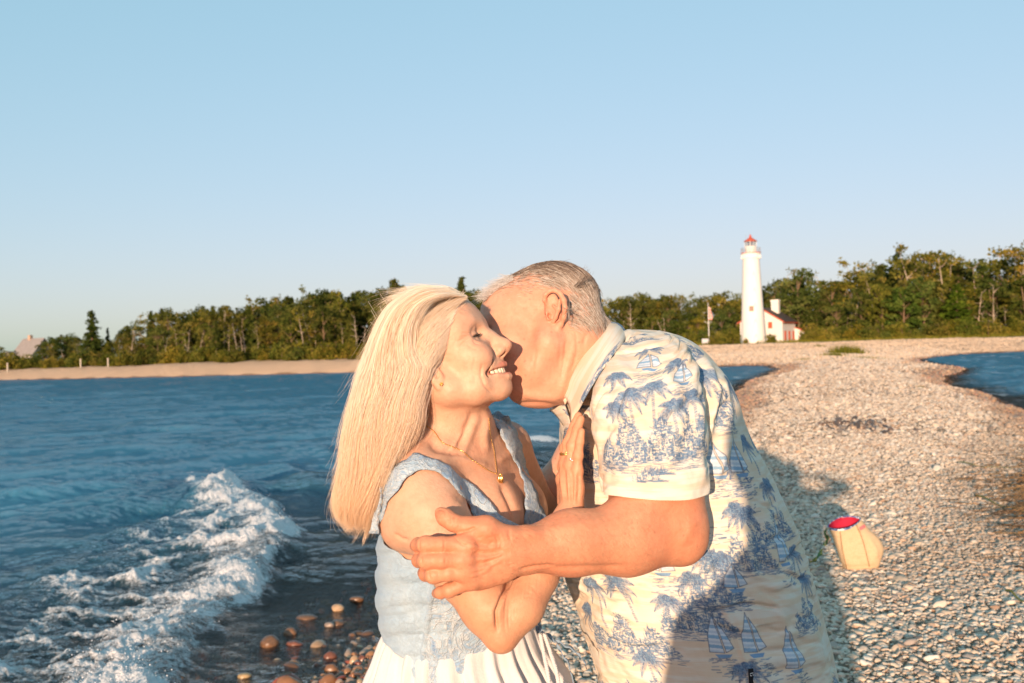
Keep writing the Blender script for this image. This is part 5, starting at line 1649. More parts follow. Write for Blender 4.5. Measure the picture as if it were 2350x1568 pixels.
P, Q = strip([(1128, 950), (1144, 980), (1160, 1014), (1178, 1048), (1198, 1088), (1205, 1120), (1207, 1165), (1206, 1212)],
             [(1140, 944), (1164, 956), (1182, 982), (1195, 1016), (1205, 1054), (1215, 1090), (1236, 1140), (1260, 1208)], w_BVH, .012, 60, 6, np.interp(np.linspace(0, 1, 60), [0, .5, 1], [1.88, 1.80, 1.74]), seed=4)
strap('strap', P, Q, LACE, w_root)

# ------------------------------------------------------------------ white skirt: gathered rings down to the shingle
def loft(rows, nth, nrow, fold=None):
    """rows: (front px,py)(back px,py) depth, half depth -> rings; returns V, Q, theta, row"""
    R = np.array([(a[0], a[1], b[0], b[1], d, hb) for a, b, d, hb in rows], float)
    R = spline(R, nrow)
    th = np.linspace(0, 2 * math.pi, nth, endpoint=False)
    V = np.zeros((nrow, nth, 3))
    for i, (ax, ay, bx, by, d, hb) in enumerate(R):
        A, B = C(ax, ay, d), C(bx, by, d)
        c, h = (A + B) / 2, (A - B) / 2
        co, si = np.cos(th), np.sin(th)
        p = 2 / 2.35
        V[i] = c + np.outer(np.sign(co) * np.abs(co) ** p, h) + np.outer(np.sign(si) * np.abs(si) ** p, [0, -hb, 0])
    idx = np.arange(nrow * nth).reshape(nrow, nth)
    nx = np.roll(idx, -1, 1)
    Q = np.stack([idx[:-1], nx[:-1], nx[1:], idx[1:]], -1).reshape(-1, 4)
    TH = np.tile(th, nrow); RW = np.repeat(np.linspace(0, 1, nrow), nth)
    return V.reshape(-1, 3), Q, TH, RW
sV, sQ, sth, srow = loft([((1226, 1420), (894, 1425), 1.80, .130), ((1244, 1470), (876, 1476), 1.80, .152), ((1272, 1520), (864, 1525), 1.80, .16), ((1300, 1575), (848, 1580), 1.80, .19), ((1340, 1750), (800, 1760), 1.80, .22), ((1400, 2200), (735, 2210), 1.80, .27), ((1440, 2640), (690, 2650), 1.80, .31)], 240, 90)
sN = vert_normals(sV, sQ)
amp = .002 + .020 * np.clip(srow * 3, 0, 1)
pleat = np.sin(sth * 26 + 4 * fbm(np.column_stack([np.cos(sth) * 2, np.sin(sth) * 2, srow * 2]), 2, 3)) * .6 + np.sin(sth * 47 + 1.3) * .25
sV = sV + sN * (amp * pleat)[:, None]
sk = N('white_cotton'); f_ = sk.noise(300, 3, .5, sk.coord()); f2_ = sk.noise(30, 4, .6, sk.coord())
sk.p(Base_Color=sk.mix(f2_, (.58, .56, .555), (.68, .665, .655)), Roughness=.85, Normal=sk.bump(sk.math('ADD', f_, sk.math('MULTIPLY', f2_, 2)), .3, .002)); sk.b.inputs['Specular IOR Level'].default_value = .1
o = obj('skirt', mesh_from('skirt', wl(sV), sQ), sk.m, w_root)
md = o.modifiers.new('cloth', 'SOLIDIFY'); md.thickness = .0015
cg = G()
for off in (0, 16):
    pts = spline([C(1240 + off * .6, 1455, 1.655), C(1248 + off, 1500, 1.645), C(1258 + off * 1.3, 1550, 1.635), C(1266 + off * 1.2, 1620, 1.63)], 60)
    a_ = np.linspace(0, 60, 60)
    for ph in (0, math.pi):
        cg.tube(wl(pts + np.stack([.0022 * np.cos(a_ * 1.6 + ph), .0022 * np.sin(a_ * 1.6 + ph), 0 * a_], 1)), .0022, 6)
obj('drawstring', cg.build('drawstring', True), sk.m, w_root)
# ragged blue ribbons tied at the waist
rib = simple_mat('blue_ribbon', (.22, .31, .40), .8, .3, 60, .003)
for pts, wd in (([(1228, 1440), (1262, 1462), (1290, 1500), (1312, 1550), (1322, 1620)], 7), ([(1230, 1448), (1275, 1470), (1325, 1500), (1345, 1530)], 5), ([(1226, 1420), (1240, 1440), (1238, 1465)], 8)):
    P = spline(np.array([(*p, 1.69 - .01 * i) for i, p in enumerate(pts)]), 40)
    gN = np.random.default_rng(int(pts[1][0])); a = np.array([C(x, y - wd * (.6 + .5 * math.sin(i * .9)), d) for i, (x, y, d) in enumerate(P)]); b = np.array([C(x + 2, y + wd * (.7 + .4 * math.cos(i * 1.3)), d + .006 * math.sin(i * .5)) for i, (x, y, d) in enumerate(P)])
    V = np.concatenate([a, b]); i = np.arange(39)
    o = obj('ribbon', mesh_from('ribbon', wl(V), np.stack([i, i + 1, 41 + i, 40 + i], 1)), rib, w_root)
    md = o.modifiers.new('cloth', 'SOLIDIFY'); md.thickness = .0015

# ------------------------------------------------------------------ gold chain, pendant, rings, ear stud
gold = N('gold'); gold.p(Base_Color=(.85, .55, .20, 1), Metallic=1.0, Roughness=.22)
silver = N('silver'); silver.p(Base_Color=(.85, .85, .86, 1), Metallic=1.0, Roughness=.12)
def chain_on(px, off=.002, n=90, fb=1.72):
    P = spline(np.array(px, float), n)
    out = []
    for q in P:
        h = drape(w_BVH, q[0], q[1], 0, fb)
        out.append(h - np.array([0, 1, 0]) * off)
    out = np.array(out)
    for _ in range(4): out[1:-1, 1] = np.minimum((out[:-2, 1] + 2 * out[1:-1, 1] + out[2:, 1]) / 4, out[1:-1, 1] + .001)
    return out
ng = G()
for px in ([(972, 972), (996, 990), (1014, 1014), (1038, 1025), (1062, 1036), (1080, 1052), (1100, 1066), (1122, 1080), (1141, 1088)], [(1122, 960), (1126, 1000), (1134, 1035), (1138, 1065), (1141, 1088)]):
    P = chain_on(px)
    ln = np.concatenate([[0], np.cumsum(np.linalg.norm(np.diff(P, axis=0), axis=1))])
    tq = np.arange(0, ln[-1], .0026)
    L_ = np.stack([np.interp(tq, ln, P[:, a]) for a in range(3)], 1)
    Vb_, Tb_ = scatter_blobs(L_, np.full((len(L_), 3), .00105), 1, 0, 2)
    ng.add(wl(Vb_), None, Tb_)
    ng.tube(wl(P), .0005, 5)
nk = obj('necklace', ng.build('necklace', True), gold.m, w_root)
pc = drape(w_BVH, 1145, 1101, .004, 1.72)
pg = G()
for k in range(3):                             # small strawberry-shaped charm
    pg.add(*superq(wl(pc + np.array([(k - 1) * .0026, -.001, -.001])), np.array([.0026, .0034, .0075]), np.eye(3), 2.2, 8))
pg.add(*superq(wl(pc + np.array([0, 0, .007])), np.array([.0032, .003, .0022]), np.eye(3), 2.4, 8))
obj('pendant', pg.build('pendant', True), gold.m, nk)
def ring_at(px, d, r, tilt, mat, w=.0016, squash=.9):
    a = np.linspace(0, 2 * math.pi, 28)
    c = C(*px, d)
    ax = np.array([math.cos(tilt), 0, math.sin(tilt)]); bx = np.array([0, 1.0, 0])
    pts = c + np.outer(np.cos(a), ax) * r + np.outer(np.sin(a), bx) * r * squash
    g_ = G()
    for dz in (-.0012, 0, .0012): g_.tube(wl(pts + np.array([-math.sin(tilt), 0, math.cos(tilt)]) * dz), w * .7, 6)
    return g_
g_ = ring_at((1301, 1040), 1.672, .0116, .15, gold.m); g_.box(wl(C(1301, 1039, 1.659)), (.005, .003, .005), bev=.001)
obj('gold_ring', g_.build('gold_ring', True), gold.m, w_root)
g_ = ring_at((1317, 1058), 1.656, .0104, -.45, silver.m)
for k in range(3): g_.add(*superq(wl(C(1309 + 4 * k, 1054 + 3 * k, 1.645)), np.array([.0022, .0022, .0022]), np.eye(3), 2, 6))
obj('silver_ring', g_.build('silver_ring', True), silver.m, w_root)
eg = G(); c_ = drape(w_BVH, 1012.5, 882, .002, 1.62)
for k in range(6): eg.add(*superq(wl(c_ + .0022 * np.array([math.cos(k), -.2, math.sin(k)])), np.array([.0012] * 3), np.eye(3), 2, 6))
eg.add(*superq(wl(c_), np.array([.0016] * 3), np.eye(3), 2, 6))
obj('ear_stud', eg.build('ear_stud', True), gold.m, w_root)

# ------------------------------------------------------------------ her hair
HL = np.array([  # right edge x,y | left edge x,y | centre depth | half thickness
    (1070, 682, 1030, 662, 1.700, .046), (1032, 683, 958, 661, 1.700, .074), (994, 696, 900, 696, 1.700, .085), (974, 728, 872, 734, 1.698, .088), (966, 762, 856, 772, 1.696, .087),
    (972, 805, 842, 815, 1.692, .083), (999, 842, 828, 858, 1.688, .080), (986, 880, 817, 905, 1.684, .076), (970, 925, 807, 952, 1.680, .073), (962, 968, 799, 1000, 1.676, .074),
    (938, 1015, 794, 1048, 1.668, .076), (912, 1062, 787, 1094, 1.655, .074), (890, 1110, 783, 1130, 1.645, .068), (872, 1152, 786, 1164, 1.640, .058), (858, 1190, 800, 1186, 1.640, .044), (852, 1210, 818, 1198, 1.64, .03)])
_tl = np.linspace(0, 1, len(HL))
HLs = spline(HL, 121)
def hair_pos(t, phi, rho):
    """t along the hair, phi round the mass (0 face side, pi outer side, sin>0 faces the camera)"""
    k = np.clip(t, 0, 1) * 120
    r = np.stack([np.interp(k, np.arange(121), HLs[:, c]) for c in range(6)], -1)
    box = lambda v: np.sign(v) * np.abs(v) ** .62
    u = .5 + .5 * rho * box(np.cos(phi))
    px = r[..., 2] + (r[..., 0] - r[..., 2]) * u; py = r[..., 3] + (r[..., 1] - r[..., 3]) * u
    d = r[..., 4] - r[..., 5] * rho * box(np.sin(phi))
    return np.stack([(px - CX) / F_PX * d, d, (CY - py) / F_PX * d], -1)
def hair_lift(P):
    """keep the hair just outside the skin"""
    sh = P.shape; P = P.reshape(-1, 3).copy()
    L_ = head_verts_local(P, wO, wS, wM)
    q = np.sqrt((((L_ - [-.014, 0, .044]) / [.104, .078, .088]) ** 2).sum(1))
    m = (q < 1) & (L_[:, 0] < .075)
    c = wT((-.014, 0, .044))
    P[m] = c + (P[m] - c) / q[m][:, None]
    return P.reshape(sh)
tt, ph = np.meshgrid(np.linspace(0, .84, 90), np.linspace(0, 2 * math.pi, 72, endpoint=False), indexing='ij')
hm = hair_lift(hair_pos(tt, ph, np.full(tt.shape, .93)))
fl = fbm(np.column_stack([ph.ravel() * 4, tt.ravel() * 2.2]), 3, 3)
idx = np.arange(90 * 72).reshape(90, 72); nx_ = np.roll(idx, -1, 1)
hQ = np.stack([idx[:-1], nx_[:-1], nx_[1:], idx[1:]], -1).reshape(-1, 4)
cap_ = np.stack([idx[0][1:36], idx[0][0:35], idx[0][::-1][0:35], idx[0][::-1][1:36]], -1)
hQ = np.concatenate([hQ, cap_])
hN = vert_normals(hm.reshape(-1, 3), hQ)
hm = hm.reshape(-1, 3) + hN * (.010 * (fl - .5))[:, None]
hs = N('blond_hair_mass'); co_ = hs.coord()
st_ = hs.noise(1, 4, .6, hs.mapping(co_, scale=(260, 260, 14), rot=(0, .2, 0)), .3)
hs.p(Base_Color=hs.mix(st_, (.72, .54, .37), (.84, .70, .54)), Roughness=.55, Normal=hs.bump(st_, .6, .004)); hs.b.inputs['Specular IOR Level'].default_value = .2
ho = obj('hair', mesh_from('hair', wl(hm), hQ), hs.m, w_root)

def woman_hair():
    g = np.random.default_rng(31)
    n, m = 30000, 26
    phi = np.where(g.random(n) < .84, g.uniform(-.15, math.pi + .25, n), g.uniform(math.pi, 2 * math.pi, n))
    rho = 1.0 + .045 * g.normal(size=n) - .10 * g.random(n) ** 3
    clump = np.round(phi * 22 + .4 * g.normal(size=n)) / 22
    t0 = .10 * g.random(n) ** 2.2
    t1 = 1 - .36 * g.random(n) ** 1.4
    s = np.linspace(0, 1, m)
    t = t0[:, None] + (t1 - t0)[:, None] * s[None]
    ph_ = phi[:, None] + (clump - phi)[:, None] * (s[None] ** 1.5) * .35
    wob = fbm(np.column_stack([(phi * 1.7)[:, None].repeat(m, 1).ravel(), (t * 5).ravel()]), 2, 9).reshape(n, m) - .5
    wob2 = fbm(np.column_stack([(phi * 9)[:, None].repeat(m, 1).ravel(), (t * 7 + phi[:, None]).ravel()]), 2, 12).reshape(n, m) - .5
    ph_ = ph_ + .62 * wob * sstep(.10, .8, t) + .06 * wob2 + (.10 * g.normal(size=n))[:, None] * s[None]
    rh = rho[:, None] + (.12 * wob + .06 * wob2 * t) + 0 * t
    P = hair_lift(hair_pos(t, ph_, rh))
    # wind-blown ends
    drift = g.normal(size=(n, 3)) * np.array([.006, .006, .008])
    P = P + drift[:, None, :] * (s[None, :, None] ** 2.0)
    P[:, :, 0] -= (.016 * g.random(n)[:, None] ** 2.5 * sstep(.70, 1.0, t))
    P[:, :, 2] += (.016 * g.random(n)[:, None] ** 2 * sstep(.85, 1.0, t))
    # loose strands
    k = 260
    phi2 = np.where(g.random(k) < .7, g.uniform(2.3, 3.0, k), g.uniform(.3, 2.2, k))
    ta = g.uniform(0, .75, k); tb = ta + g.uniform(.12, .4, k)
    t2 = ta[:, None] + (tb - ta)[:, None] * s[None]
    P2 = hair_lift(hair_pos(t2, phi2[:, None] + 0 * t2, 1.0 + .10 * g.random(k)[:, None] * s[None]))
    dr = np.stack([-np.minimum(g.exponential(.010, k), .03), g.normal(0, .005, k), g.normal(.004, .008, k)], 1)
    P2 = P2 + dr[:, None, :] * (s[None, :, None] ** 1.7)
    # wisps standing up from the parting
    k3 = 900
    x0 = g.uniform(930, 1076, k3); y0 = np.interp(x0, [930, 985, 1040, 1076], [674, 658, 662, 682]) + g.uniform(-2, 12, k3)
    d0 = 1.70 + g.normal(0, .03, k3)
    a0 = np.stack([C(x, y, d) for x, y, d in zip(x0, y0, d0)])
    ln = g.uniform(.015, .055, k3)[:, None]
    dirs = np.stack([-g.uniform(.5, 1.0, k3), g.normal(0, .3, k3), g.uniform(.05, .5, k3)], 1)
    bend = np.stack([-np.ones(k3) * .4, np.zeros(k3), -g.uniform(.3, .9, k3)], 1)
    P3 = a0[:, None, :] + (dirs * ln)[:, None, :] * s[None, :, None] + (bend * ln)[:, None, :] * (s[None, :, None] ** 2)
    # fine strands drawn back from the forehead and temple over the hair line
    k4 = 4200
    u = g.random(k4)
    rx = np.interp(u, [0, .3, .55, .8, 1], [1068, 1046, 1030, 1020, 1008]) - g.exponential(26, k4) + 7; ry = np.interp(u, [0, .3, .55, .8, 1], [681, 698, 740, 785, 832]) + g.normal(0, 6, k4)
    P4 = np.zeros((k4, m, 3))
    for i in range(k4):
        h = drape(w_BVH, rx[i], ry[i], .002, 1.66)
        tgt = hair_pos(np.array([.26 + .30 * u[i] + .12 * g.random()]), np.array([g.uniform(.45, 1.5)]), np.array([1.01]))[0]
        mid = h * .55 + tgt * .45 + np.array([-.004, -.012, .004])
        P4[i] = spline([h, mid, tgt], m)
    P4 = hair_lift(P4)
    P5 = []                                          # wind-blown locks that leave the mass near its ends
    for _ in range(26):
        ph0 = g.uniform(.5, 3.0); ta = g.uniform(.66, .86); out_ = np.array([-g.uniform(.004, .032) * (1 if ph0 > 1.3 else .4), g.normal(0, .006), g.uniform(-.022, .012)])
        for _k in range(46):
            tq = ta + g.normal(0, .02) + np.linspace(0, g.uniform(.12, .26), m)
            q = hair_pos(tq, np.full(m, ph0 + g.normal(0, .07)), np.full(m, 1.01 + g.normal(0, .012)))
            P5.append(q + out_ * (s[:, None] ** 1.8) * g.uniform(.6, 1.15) + np.array([0, 0, -.012]) * np.clip(tq - .98, 0, 1)[:, None] * 8)
    P5 = np.array(P5)
    allP = np.concatenate([P, P2, P3, P4, P5])
    rad = np.concatenate([np.full(n, .00021), np.full(k, .00013), np.full(k3, .00014), np.full(k4, .00017), np.full(len(P5), .00018)])
    return allP, rad
hp, hr = woman_hair()
BLOND = hair_material('blond_hair', [(0, (.84, .655, .47)), (.25, (.88, .745, .58)), (.6, (.92, .815, .68)), (1, (.93, .87, .79))], .45, .35, .25, (.60, 1.0, (.90, .62, .36)))
strands('hair_strands', wl(hp), hr, BLOND, ho)
# lashes and brow
def brow_hairs(Tf, line, n, ln, seed, s):
    g = np.random.default_rng(seed); out = []
    L_ = spline(line, 60)
    for i in range(n):
        p = L_[g.integers(0, 60)] + g.normal(0, .0011, 3)
        dv = np.array([-.45, .8, .12 + .3 * g.random()]) * ln * g.uniform(.6, 1.2)
        if p[1] < 0: dv[1] *= -1
        out.append(np.array([Tf(p + dv * q + np.array([.0012, 0, 0]) * math.sin(q * 3)) for q in np.linspace(0, 1, 5)]))
    return np.array(out)
lash = []
g = np.random.default_rng(2)
for sy in (-1, 1):
    for i in range(46):
        u = g.random()
        p = np.array([.0842 - .010 * u ** 2, sy * (.0225 + .020 * u), .0252 - .0010 * u])
        dv = np.array([.0075 - .002 * u, sy * (.0022 + .005 * u), .0010 - .0030 * g.random()])
        lash.append(np.array([wT(p + dv * q + np.array([0, 0, -.002]) * q * (1 - q) * 2) for q in np.linspace(0, 1, 5)]))
DARKHAIR = hair_material('lash', [(0, (.03, .02, .015)), (1, (.06, .04, .03))], .5)
strands('eyelashes', wl(np.array(lash)), .00032, DARKHAIR, w_root)
bl = [brow_hairs(wT, [(.0905, .010 * sy, .0425), (.0880, .026 * sy, .0480), (.0770, .044 * sy, .0470)], 110, .007, 5 + sy, wS) for sy in (-1, 1)]
BROWH = hair_material('brow', [(0, (.35, .24, .15)), (1, (.50, .36, .24))], .5)
strands('eyebrows', wl(np.concatenate(bl)), .00022, BROWH, w_root)
# ================================================================== the man
m_root = empty('person', W(1640, 2760, 1.85), 'person in a cream shirt with blue palms and sailboats, leaning in with one arm out', 'person', 'embracing couple')
M_INV = np.array(m_root.location[:])
def ml(V):
    return c2w(V) - M_INV
mS = 1.07
mM = rotz(math.pi) @ roty(D2R(25)) @ rotx(D2R(30))
mO = C(1257, 726, 1.745) - mS * (mM @ np.array([-.012, .072, -.010]))
mT = lambda p: mO + mS * (mM @ np.asarray(p, float))

def build_man_body():
    f = Field(axis_steps([(-.16, -.055, .0017), (-.055, .115, .0017), (.115, .32, .0024), (.32, .58, .012)]),
              axis_steps([(1.38, 1.76, .0019), (1.76, 1.92, .0035), (1.92, 2.25, .009)]),
              axis_steps([(-1.60, -.44, .02), (-.44, -.20, .0019), (-.20, -.12, .0025), (-.12, .16, .0018)]))
    # trunk and legs, all under the clothes
    f.ell(C(1480, 985, 1.86), (.125, .135, .17), None, .03)
    f.ell(C(1575, 1330, 1.86), (.185, .15, .23), None, .06)
    f.ell(C(1650, 1640, 1.86), (.185, .16, .17), None, .06)
    for sy in (-1, 1):
        h = C(1650, 1700, 1.86) + np.array([0, .09 * sy, 0])
        f.chain([h, h + np.array([.02, 0, -.38]), np.array([h[0] + .05, h[1], -1.50])], [.10, .065, .042], .03)
        f.chain([np.array([h[0] + .05, h[1], -1.53]), np.array([h[0] - .12, h[1], -1.555])], [.042, .035], .03)
    # neck, throat
    f.chain([mT((-.035, 0, -.03)), C(1345, 825, 1.855), C(1420, 880, 1.86)], [.066, .074, .085], .03)
    f.chain([C(1325, 785, 1.85), C(1385, 828, 1.86)], [.048, .05], .03)
    f.ell(C(1268, 868, 1.80), (.062, .058, .050), None, .03)
    f.ell(C(1225, 880, 1.80), (.046, .050, .040), None, .03)
    canonical_head(f, mT, mS, mM, True)
    E = lambda c, r, k=.01, sub=False: [f.ell(mT((c[0], c[1] * sy, c[2])), np.asarray(r) * mS, mM, k * mS, sub) for sy in ((1, -1) if c[1] else (1,))]
    E((.093, 0, -.042), (.009, .022, .007), .008)
    E((.092, 0, -.056), (.009, .020, .006), .006)
    # near ear
    e = lambda cx, cy, d: C(1071.6 + cx * .2278, 582.8 + cy * .2278, d)
    f.chain([e(845, 470, 1.742), e(870, 580, 1.742), e(885, 690, 1.744)], [R3(18, 1.74), R3(19, 1.74), R3(15, 1.74)], .006, flat=(np.array([.28, .96, 0]), .34))
    hel = [(808, 520, 1.742), (782, 470, 1.739), (790, 415, 1.736), (835, 375, 1.733), (885, 368, 1.730), (940, 400, 1.726), (978, 470, 1.722), (990, 560, 1.722), (976, 640, 1.726), (950, 710, 1.732)]
    f.chain([e(*h) for h in hel], [.0030, .0038, .0040, .0042, .0044, .0046, .0048, .0048, .0044, .0040], .003)
    f.chain([e(930, 720, 1.735), e(905, 770, 1.738), e(868, 752, 1.742)], [.0062, .0066, .0060], .005)
    f.ell(e(850, 610, 1.733), (.0072, .006, .0105), rotz(.1), .003, True)           # concha
    f.ell(e(870, 455, 1.732), (.0075, .0045, .0095), None, .004, True)
    f.chain([e(935, 470, 1.729), e(925, 560, 1.729), e(895, 640, 1.732), e(868, 690, 1.735)], [.0030, .0036, .0036, .0030], .003)
    f.chain([e(870, 520, 1.734), e(905, 560, 1.731)], [.0022, .0028], .004)
    f.chain([e(800, 590, 1.740), e(822, 650, 1.738)], [.0040, .0044], .004)
    f.ell(e(832, 625, 1.735), (.0030, .008, .0052), None, .002, True)
    # near arm
    f.chain([C(1505, 930, 1.73), C(1508, 1090, 1.625), C(1556, 1205, 1.602)], [R3(80, 1.7), R3(100, 1.62), R3(66, 1.60)], .03)
    f.ell(C(1466, 1166, 1.60), (R3(60, 1.6), .060, R3(52, 1.6)), None, .04)
    f.chain([C(1556, 1205, 1.60), C(1572, 1248, 1.596)], [R3(60, 1.6), R3(40, 1.6)], .025)
    f.chain([C(1548, 1232, 1.60), C(1440, 1236, 1.575), C(1310, 1246, 1.545), C(1190, 1266, 1.512)], [R3(62, 1.6), R3(80, 1.57), R3(70, 1.54), R3(50, 1.51)], .025, flat=(np.array([.22, .97, 0]), .86))
    f.ell(C(1205, 1225, 1.505), (.022, .016, .010), None, .014)                # wrist bone
    # hand closed round her arm
    hp = lambda cx, cy, d: C(921.2 + cx * .1799, 1128 + cy * .1799, d)
    hd = 1.492
    f.chain([hp(1480, 780, 1.510), hp(1250, 800, 1.498), hp(1020, 850, hd)], [R3(46, 1.5), R3(52, 1.5), R3(50, 1.49)], .02, flat=(np.array([.15, .99, 0]), .52))
    f.chain([hp(1180, 960, 1.498), hp(960, 1060, 1.498)], [R3(38, 1.5), R3(36, 1.5)], .02, flat=(np.array([.15, .99, 0]), .60))
    f.chain([hp(1330, 620, 1.500), hp(1080, 480, 1.492), hp(880, 455, 1.492)], [R3(28, 1.5), R3(27, 1.49), R3(23, 1.49)], .014)
    f.chain([hp(1000, 640, 1.494), hp(860, 620, 1.496)], [R3(30, 1.49), R3(22, 1.49)], .02, flat=(np.array([.15, .99, 0]), .45))
    f.chain([hp(900, 458, 1.491), hp(660, 400, 1.492), hp(560, 330, 1.496), hp(500, 285, 1.502)], [R3(23, 1.49), R3(19, 1.49), R3(19.5, 1.49), R3(15, 1.5)], .006)
    fingers = [([(830, 680, 1.482), (520, 680, 1.474), (300, 680, 1.480), (215, 682, 1.500), (185, 690, 1.535)], [20.5, 18.5, 18.5, 17, 15]),
               ([(800, 868, 1.480), (520, 880, 1.470), (310, 885, 1.476), (225, 880, 1.497), (205, 872, 1.535)], [21, 19, 18.5, 17, 15]),
               ([(830, 1018, 1.482), (600, 1045, 1.474), (400, 1072, 1.478), (310, 1060, 1.498), (280, 1040, 1.535)], [20, 18, 17.5, 16, 14.5]),
               ([(900, 1130, 1.487), (730, 1215, 1.484), (600, 1262, 1.486), (500, 1292, 1.494), (450, 1300, 1.515)], [17.5, 15.5, 15.5, 14.5, 12])]
    for pts, r in fingers:
        f.chain([hp(*p) for p in pts], [R3(q, 1.48) for q in r], .0032)
        f.chain([hp(pts[0][0] + 170, pts[0][1] - (pts[0][1] - 860) * .18, 1.492), hp(*pts[0])], [R3(18, 1.49), R3(r[0], 1.48)], .016)
        f.ell(hp(pts[0][0], pts[0][1], pts[0][2] - .003), (R3(r[0] * .9, 1.48),) * 3, None, .010)
        f.ell(hp(pts[2][0] + 20, pts[2][1], pts[2][2] - .001), (R3(r[2] * 1.06, 1.48),) * 3, None, .005)
    # far arm round her back
    f.chain([C(1420, 900, 2.03), C(1290, 1130, 2.05), C(1130, 1190, 2.00), C(1010, 1180, 1.97)], [.060, .052, .042, .03], .03)
    V, Q = f.mesh()
    Nn = vert_normals(V, Q)
    P2 = proj(V)
    def rb(line, w, h, nd=1.80):
        nonlocal V
        V = rbump(V, Nn, line, w, h, nd, P2)
    hl = lambda pts: [(921.2 + a * .1799, 1128 + b * .1799) for a, b in pts]
    for pts, w, h in (([(590, 350), (600, 420)], 2.0, -.0010), ([(640, 320), (630, 430)], 2.2, -.0012), ([(690, 330), (660, 450)], 2.2, -.0010), ([(720, 530), (860, 500), (950, 460)], 3, -.0022),
                      ([(1200, 560), (1230, 640), (1220, 740)], 3, -.0011), ([(1240, 560), (1275, 660), (1260, 760)], 3, -.0010), ([(1380, 480), (1375, 560), (1400, 640)], 3, -.0010),
                      ([(860, 700), (1050, 730), (1300, 700)], 5, .0014), ([(850, 880), (1050, 860), (1300, 800)], 5, .0016), ([(880, 1020), (1080, 960), (1300, 860)], 5, .0015),
                      ([(930, 790), (1100, 800), (1250, 780)], 5, -.0013), ([(950, 950), (1100, 910), (1250, 840)], 5, -.0013),
                      ([(230, 600), (222, 690), (238, 770)], 2.2, -.0012), ([(280, 600), (290, 690), (285, 770)], 2, -.0006), ([(540, 600), (548, 690), (540, 770)], 2.2, -.0007),
                      ([(250, 800), (258, 880), (262, 960)], 2.2, -.0010), ([(345, 1000), (352, 1070), (372, 1140)], 2.2, -.0010), ([(470, 1020), (480, 1120)], 2.2, -.0006), ([(560, 820), (560, 940)], 2.2, -.0006),
                      ([(1480, 1010), (1700, 960), (1950, 945)], 4, -.0022), ([(880, 1080), (1000, 1060), (1150, 960)], 4, .0012), ([(690, 600), (780, 680), (880, 700)], 3, -.0010)):
        rb(hl(pts), w, h * 1.5, 1.58)
    g = np.random.default_rng(8)
    for _ in range(26):                                  # fine crossing creases on the back of the hand
        a, b = g.uniform(820, 1350), g.uniform(560, 1120)
        rb(hl([(a, b), (a + g.uniform(60, 150), b + g.uniform(-60, 40))]), 2.0, -.0010, 1.58)
    rb([(1250, 700), (1225, 760), (1215, 820), (1222, 880)], 14, -.003)
    rb([(1180, 928), (1240, 925), (1290, 934)], 5, -.0035, 1.9)
    rb([(1195, 905), (1240, 912), (1290, 915)], 10, .004, 1.9)
    rb([(1318, 790), (1300, 850), (1285, 905)], 8, .0030, 1.85)
    for line, hh in (([(1300, 775), (1296, 820), (1288, 870)], -.0016), ([(1322, 765), (1325, 810), (1312, 850)], -.0014), ([(1345, 770), (1340, 800)], -.0012), ([(1230, 800), (1222, 850), (1226, 890)], -.0012), ([(1360, 745), (1345, 770), (1335, 795)], -.0012), ([(1190, 700), (1215, 706)], -.0008), ([(1245, 745), (1248, 775)], -.0010)): rb(line, 4, hh, 1.9)
    rb([(1288, 790), (1282, 850)], 5, -.0012, 1.85)
    for a, b in (((1140, 742), (1165, 728)), ((1142, 750), (1170, 742)), ((1145, 760), (1168, 762))): rb([a, b], 2.2, -.0008)
    rb([(1395, 1132), (1430, 1126), (1462, 1112)], 8, -.003, 1.7)
    rb([(1560, 1252), (1580, 1225), (1592, 1190)], 12, .0025, 1.7)
    rb([(1440, 1300), (1340, 1302), (1250, 1305)], 7, -.0028, 1.7)
    rb([(1420, 1190), (1330, 1205), (1230, 1225)], 16, .003, 1.7)
    tint = np.ones((len(V), 3))
    def paint(m, c):
        nonlocal tint
        tint = tint * (1 - m[:, None]) + tint * np.asarray(c) * m[:, None]
    ball = lambda c, r: np.exp(-(((P2 - np.asarray(c)) / r) ** 2).sum(1))
    paint(.35 * ball((1275, 690), (26, 40)), (1, .80, .74))
    paint(.30 * ball((1200, 780), (50, 60)), (1, .84, .80))
    paint(.30 * (P2[:, 1] > 1100) * (P2[:, 0] < 1170), (1, .86, .78))
    paint(.35 * ball((1575, 1215), (40, 50)), (1, .74, .66))
    tan = sstep(1085, 1160, P2[:, 1]) * (V[:, 1] < 1.75)
    paint(.9 * tan, (.96, .82, .71))
    for c in ((1200, 1225), (1125, 1240)): paint(.3 * ball(c, (30, 20)), (.95, .74, .60))
    nl = hl([(500, 285)])[0]
    # thumb nail
    nail = sstep(1.25, .85, np.hypot((P2[:, 0] - nl[0] + 1) / 12, (P2[:, 1] - nl[1] - 1) / 9.5)) * (V[:, 1] < 1.56)
    V = V + Nn * (-.0010 * np.exp(-((np.hypot((P2[:, 0] - nl[0] + 1) / 12, (P2[:, 1] - nl[1] - 1) / 9.5) - 1.12) / .16) ** 2) * (V[:, 1] < 1.56))[:, None]
    paint(.7 * nail, (1.0, .86, .82))
    # scalp shadowed by stubble-short hair keeps the skin colour; spots of age
    return V, Q, tint
m_V, m_Q, m_tint = build_man_body()
m_BVH = bvh_of(m_V, m_Q)
M_SKIN = skin_material('ruddy_skin', (.62, .335, .222), (.60, .265, .165), .5, .7)
me = mesh_from('body', ml(m_V), m_Q)
point_attr(me, 'tint', m_tint, 'FLOAT_COLOR')
obj('body', me, M_SKIN, m_root)

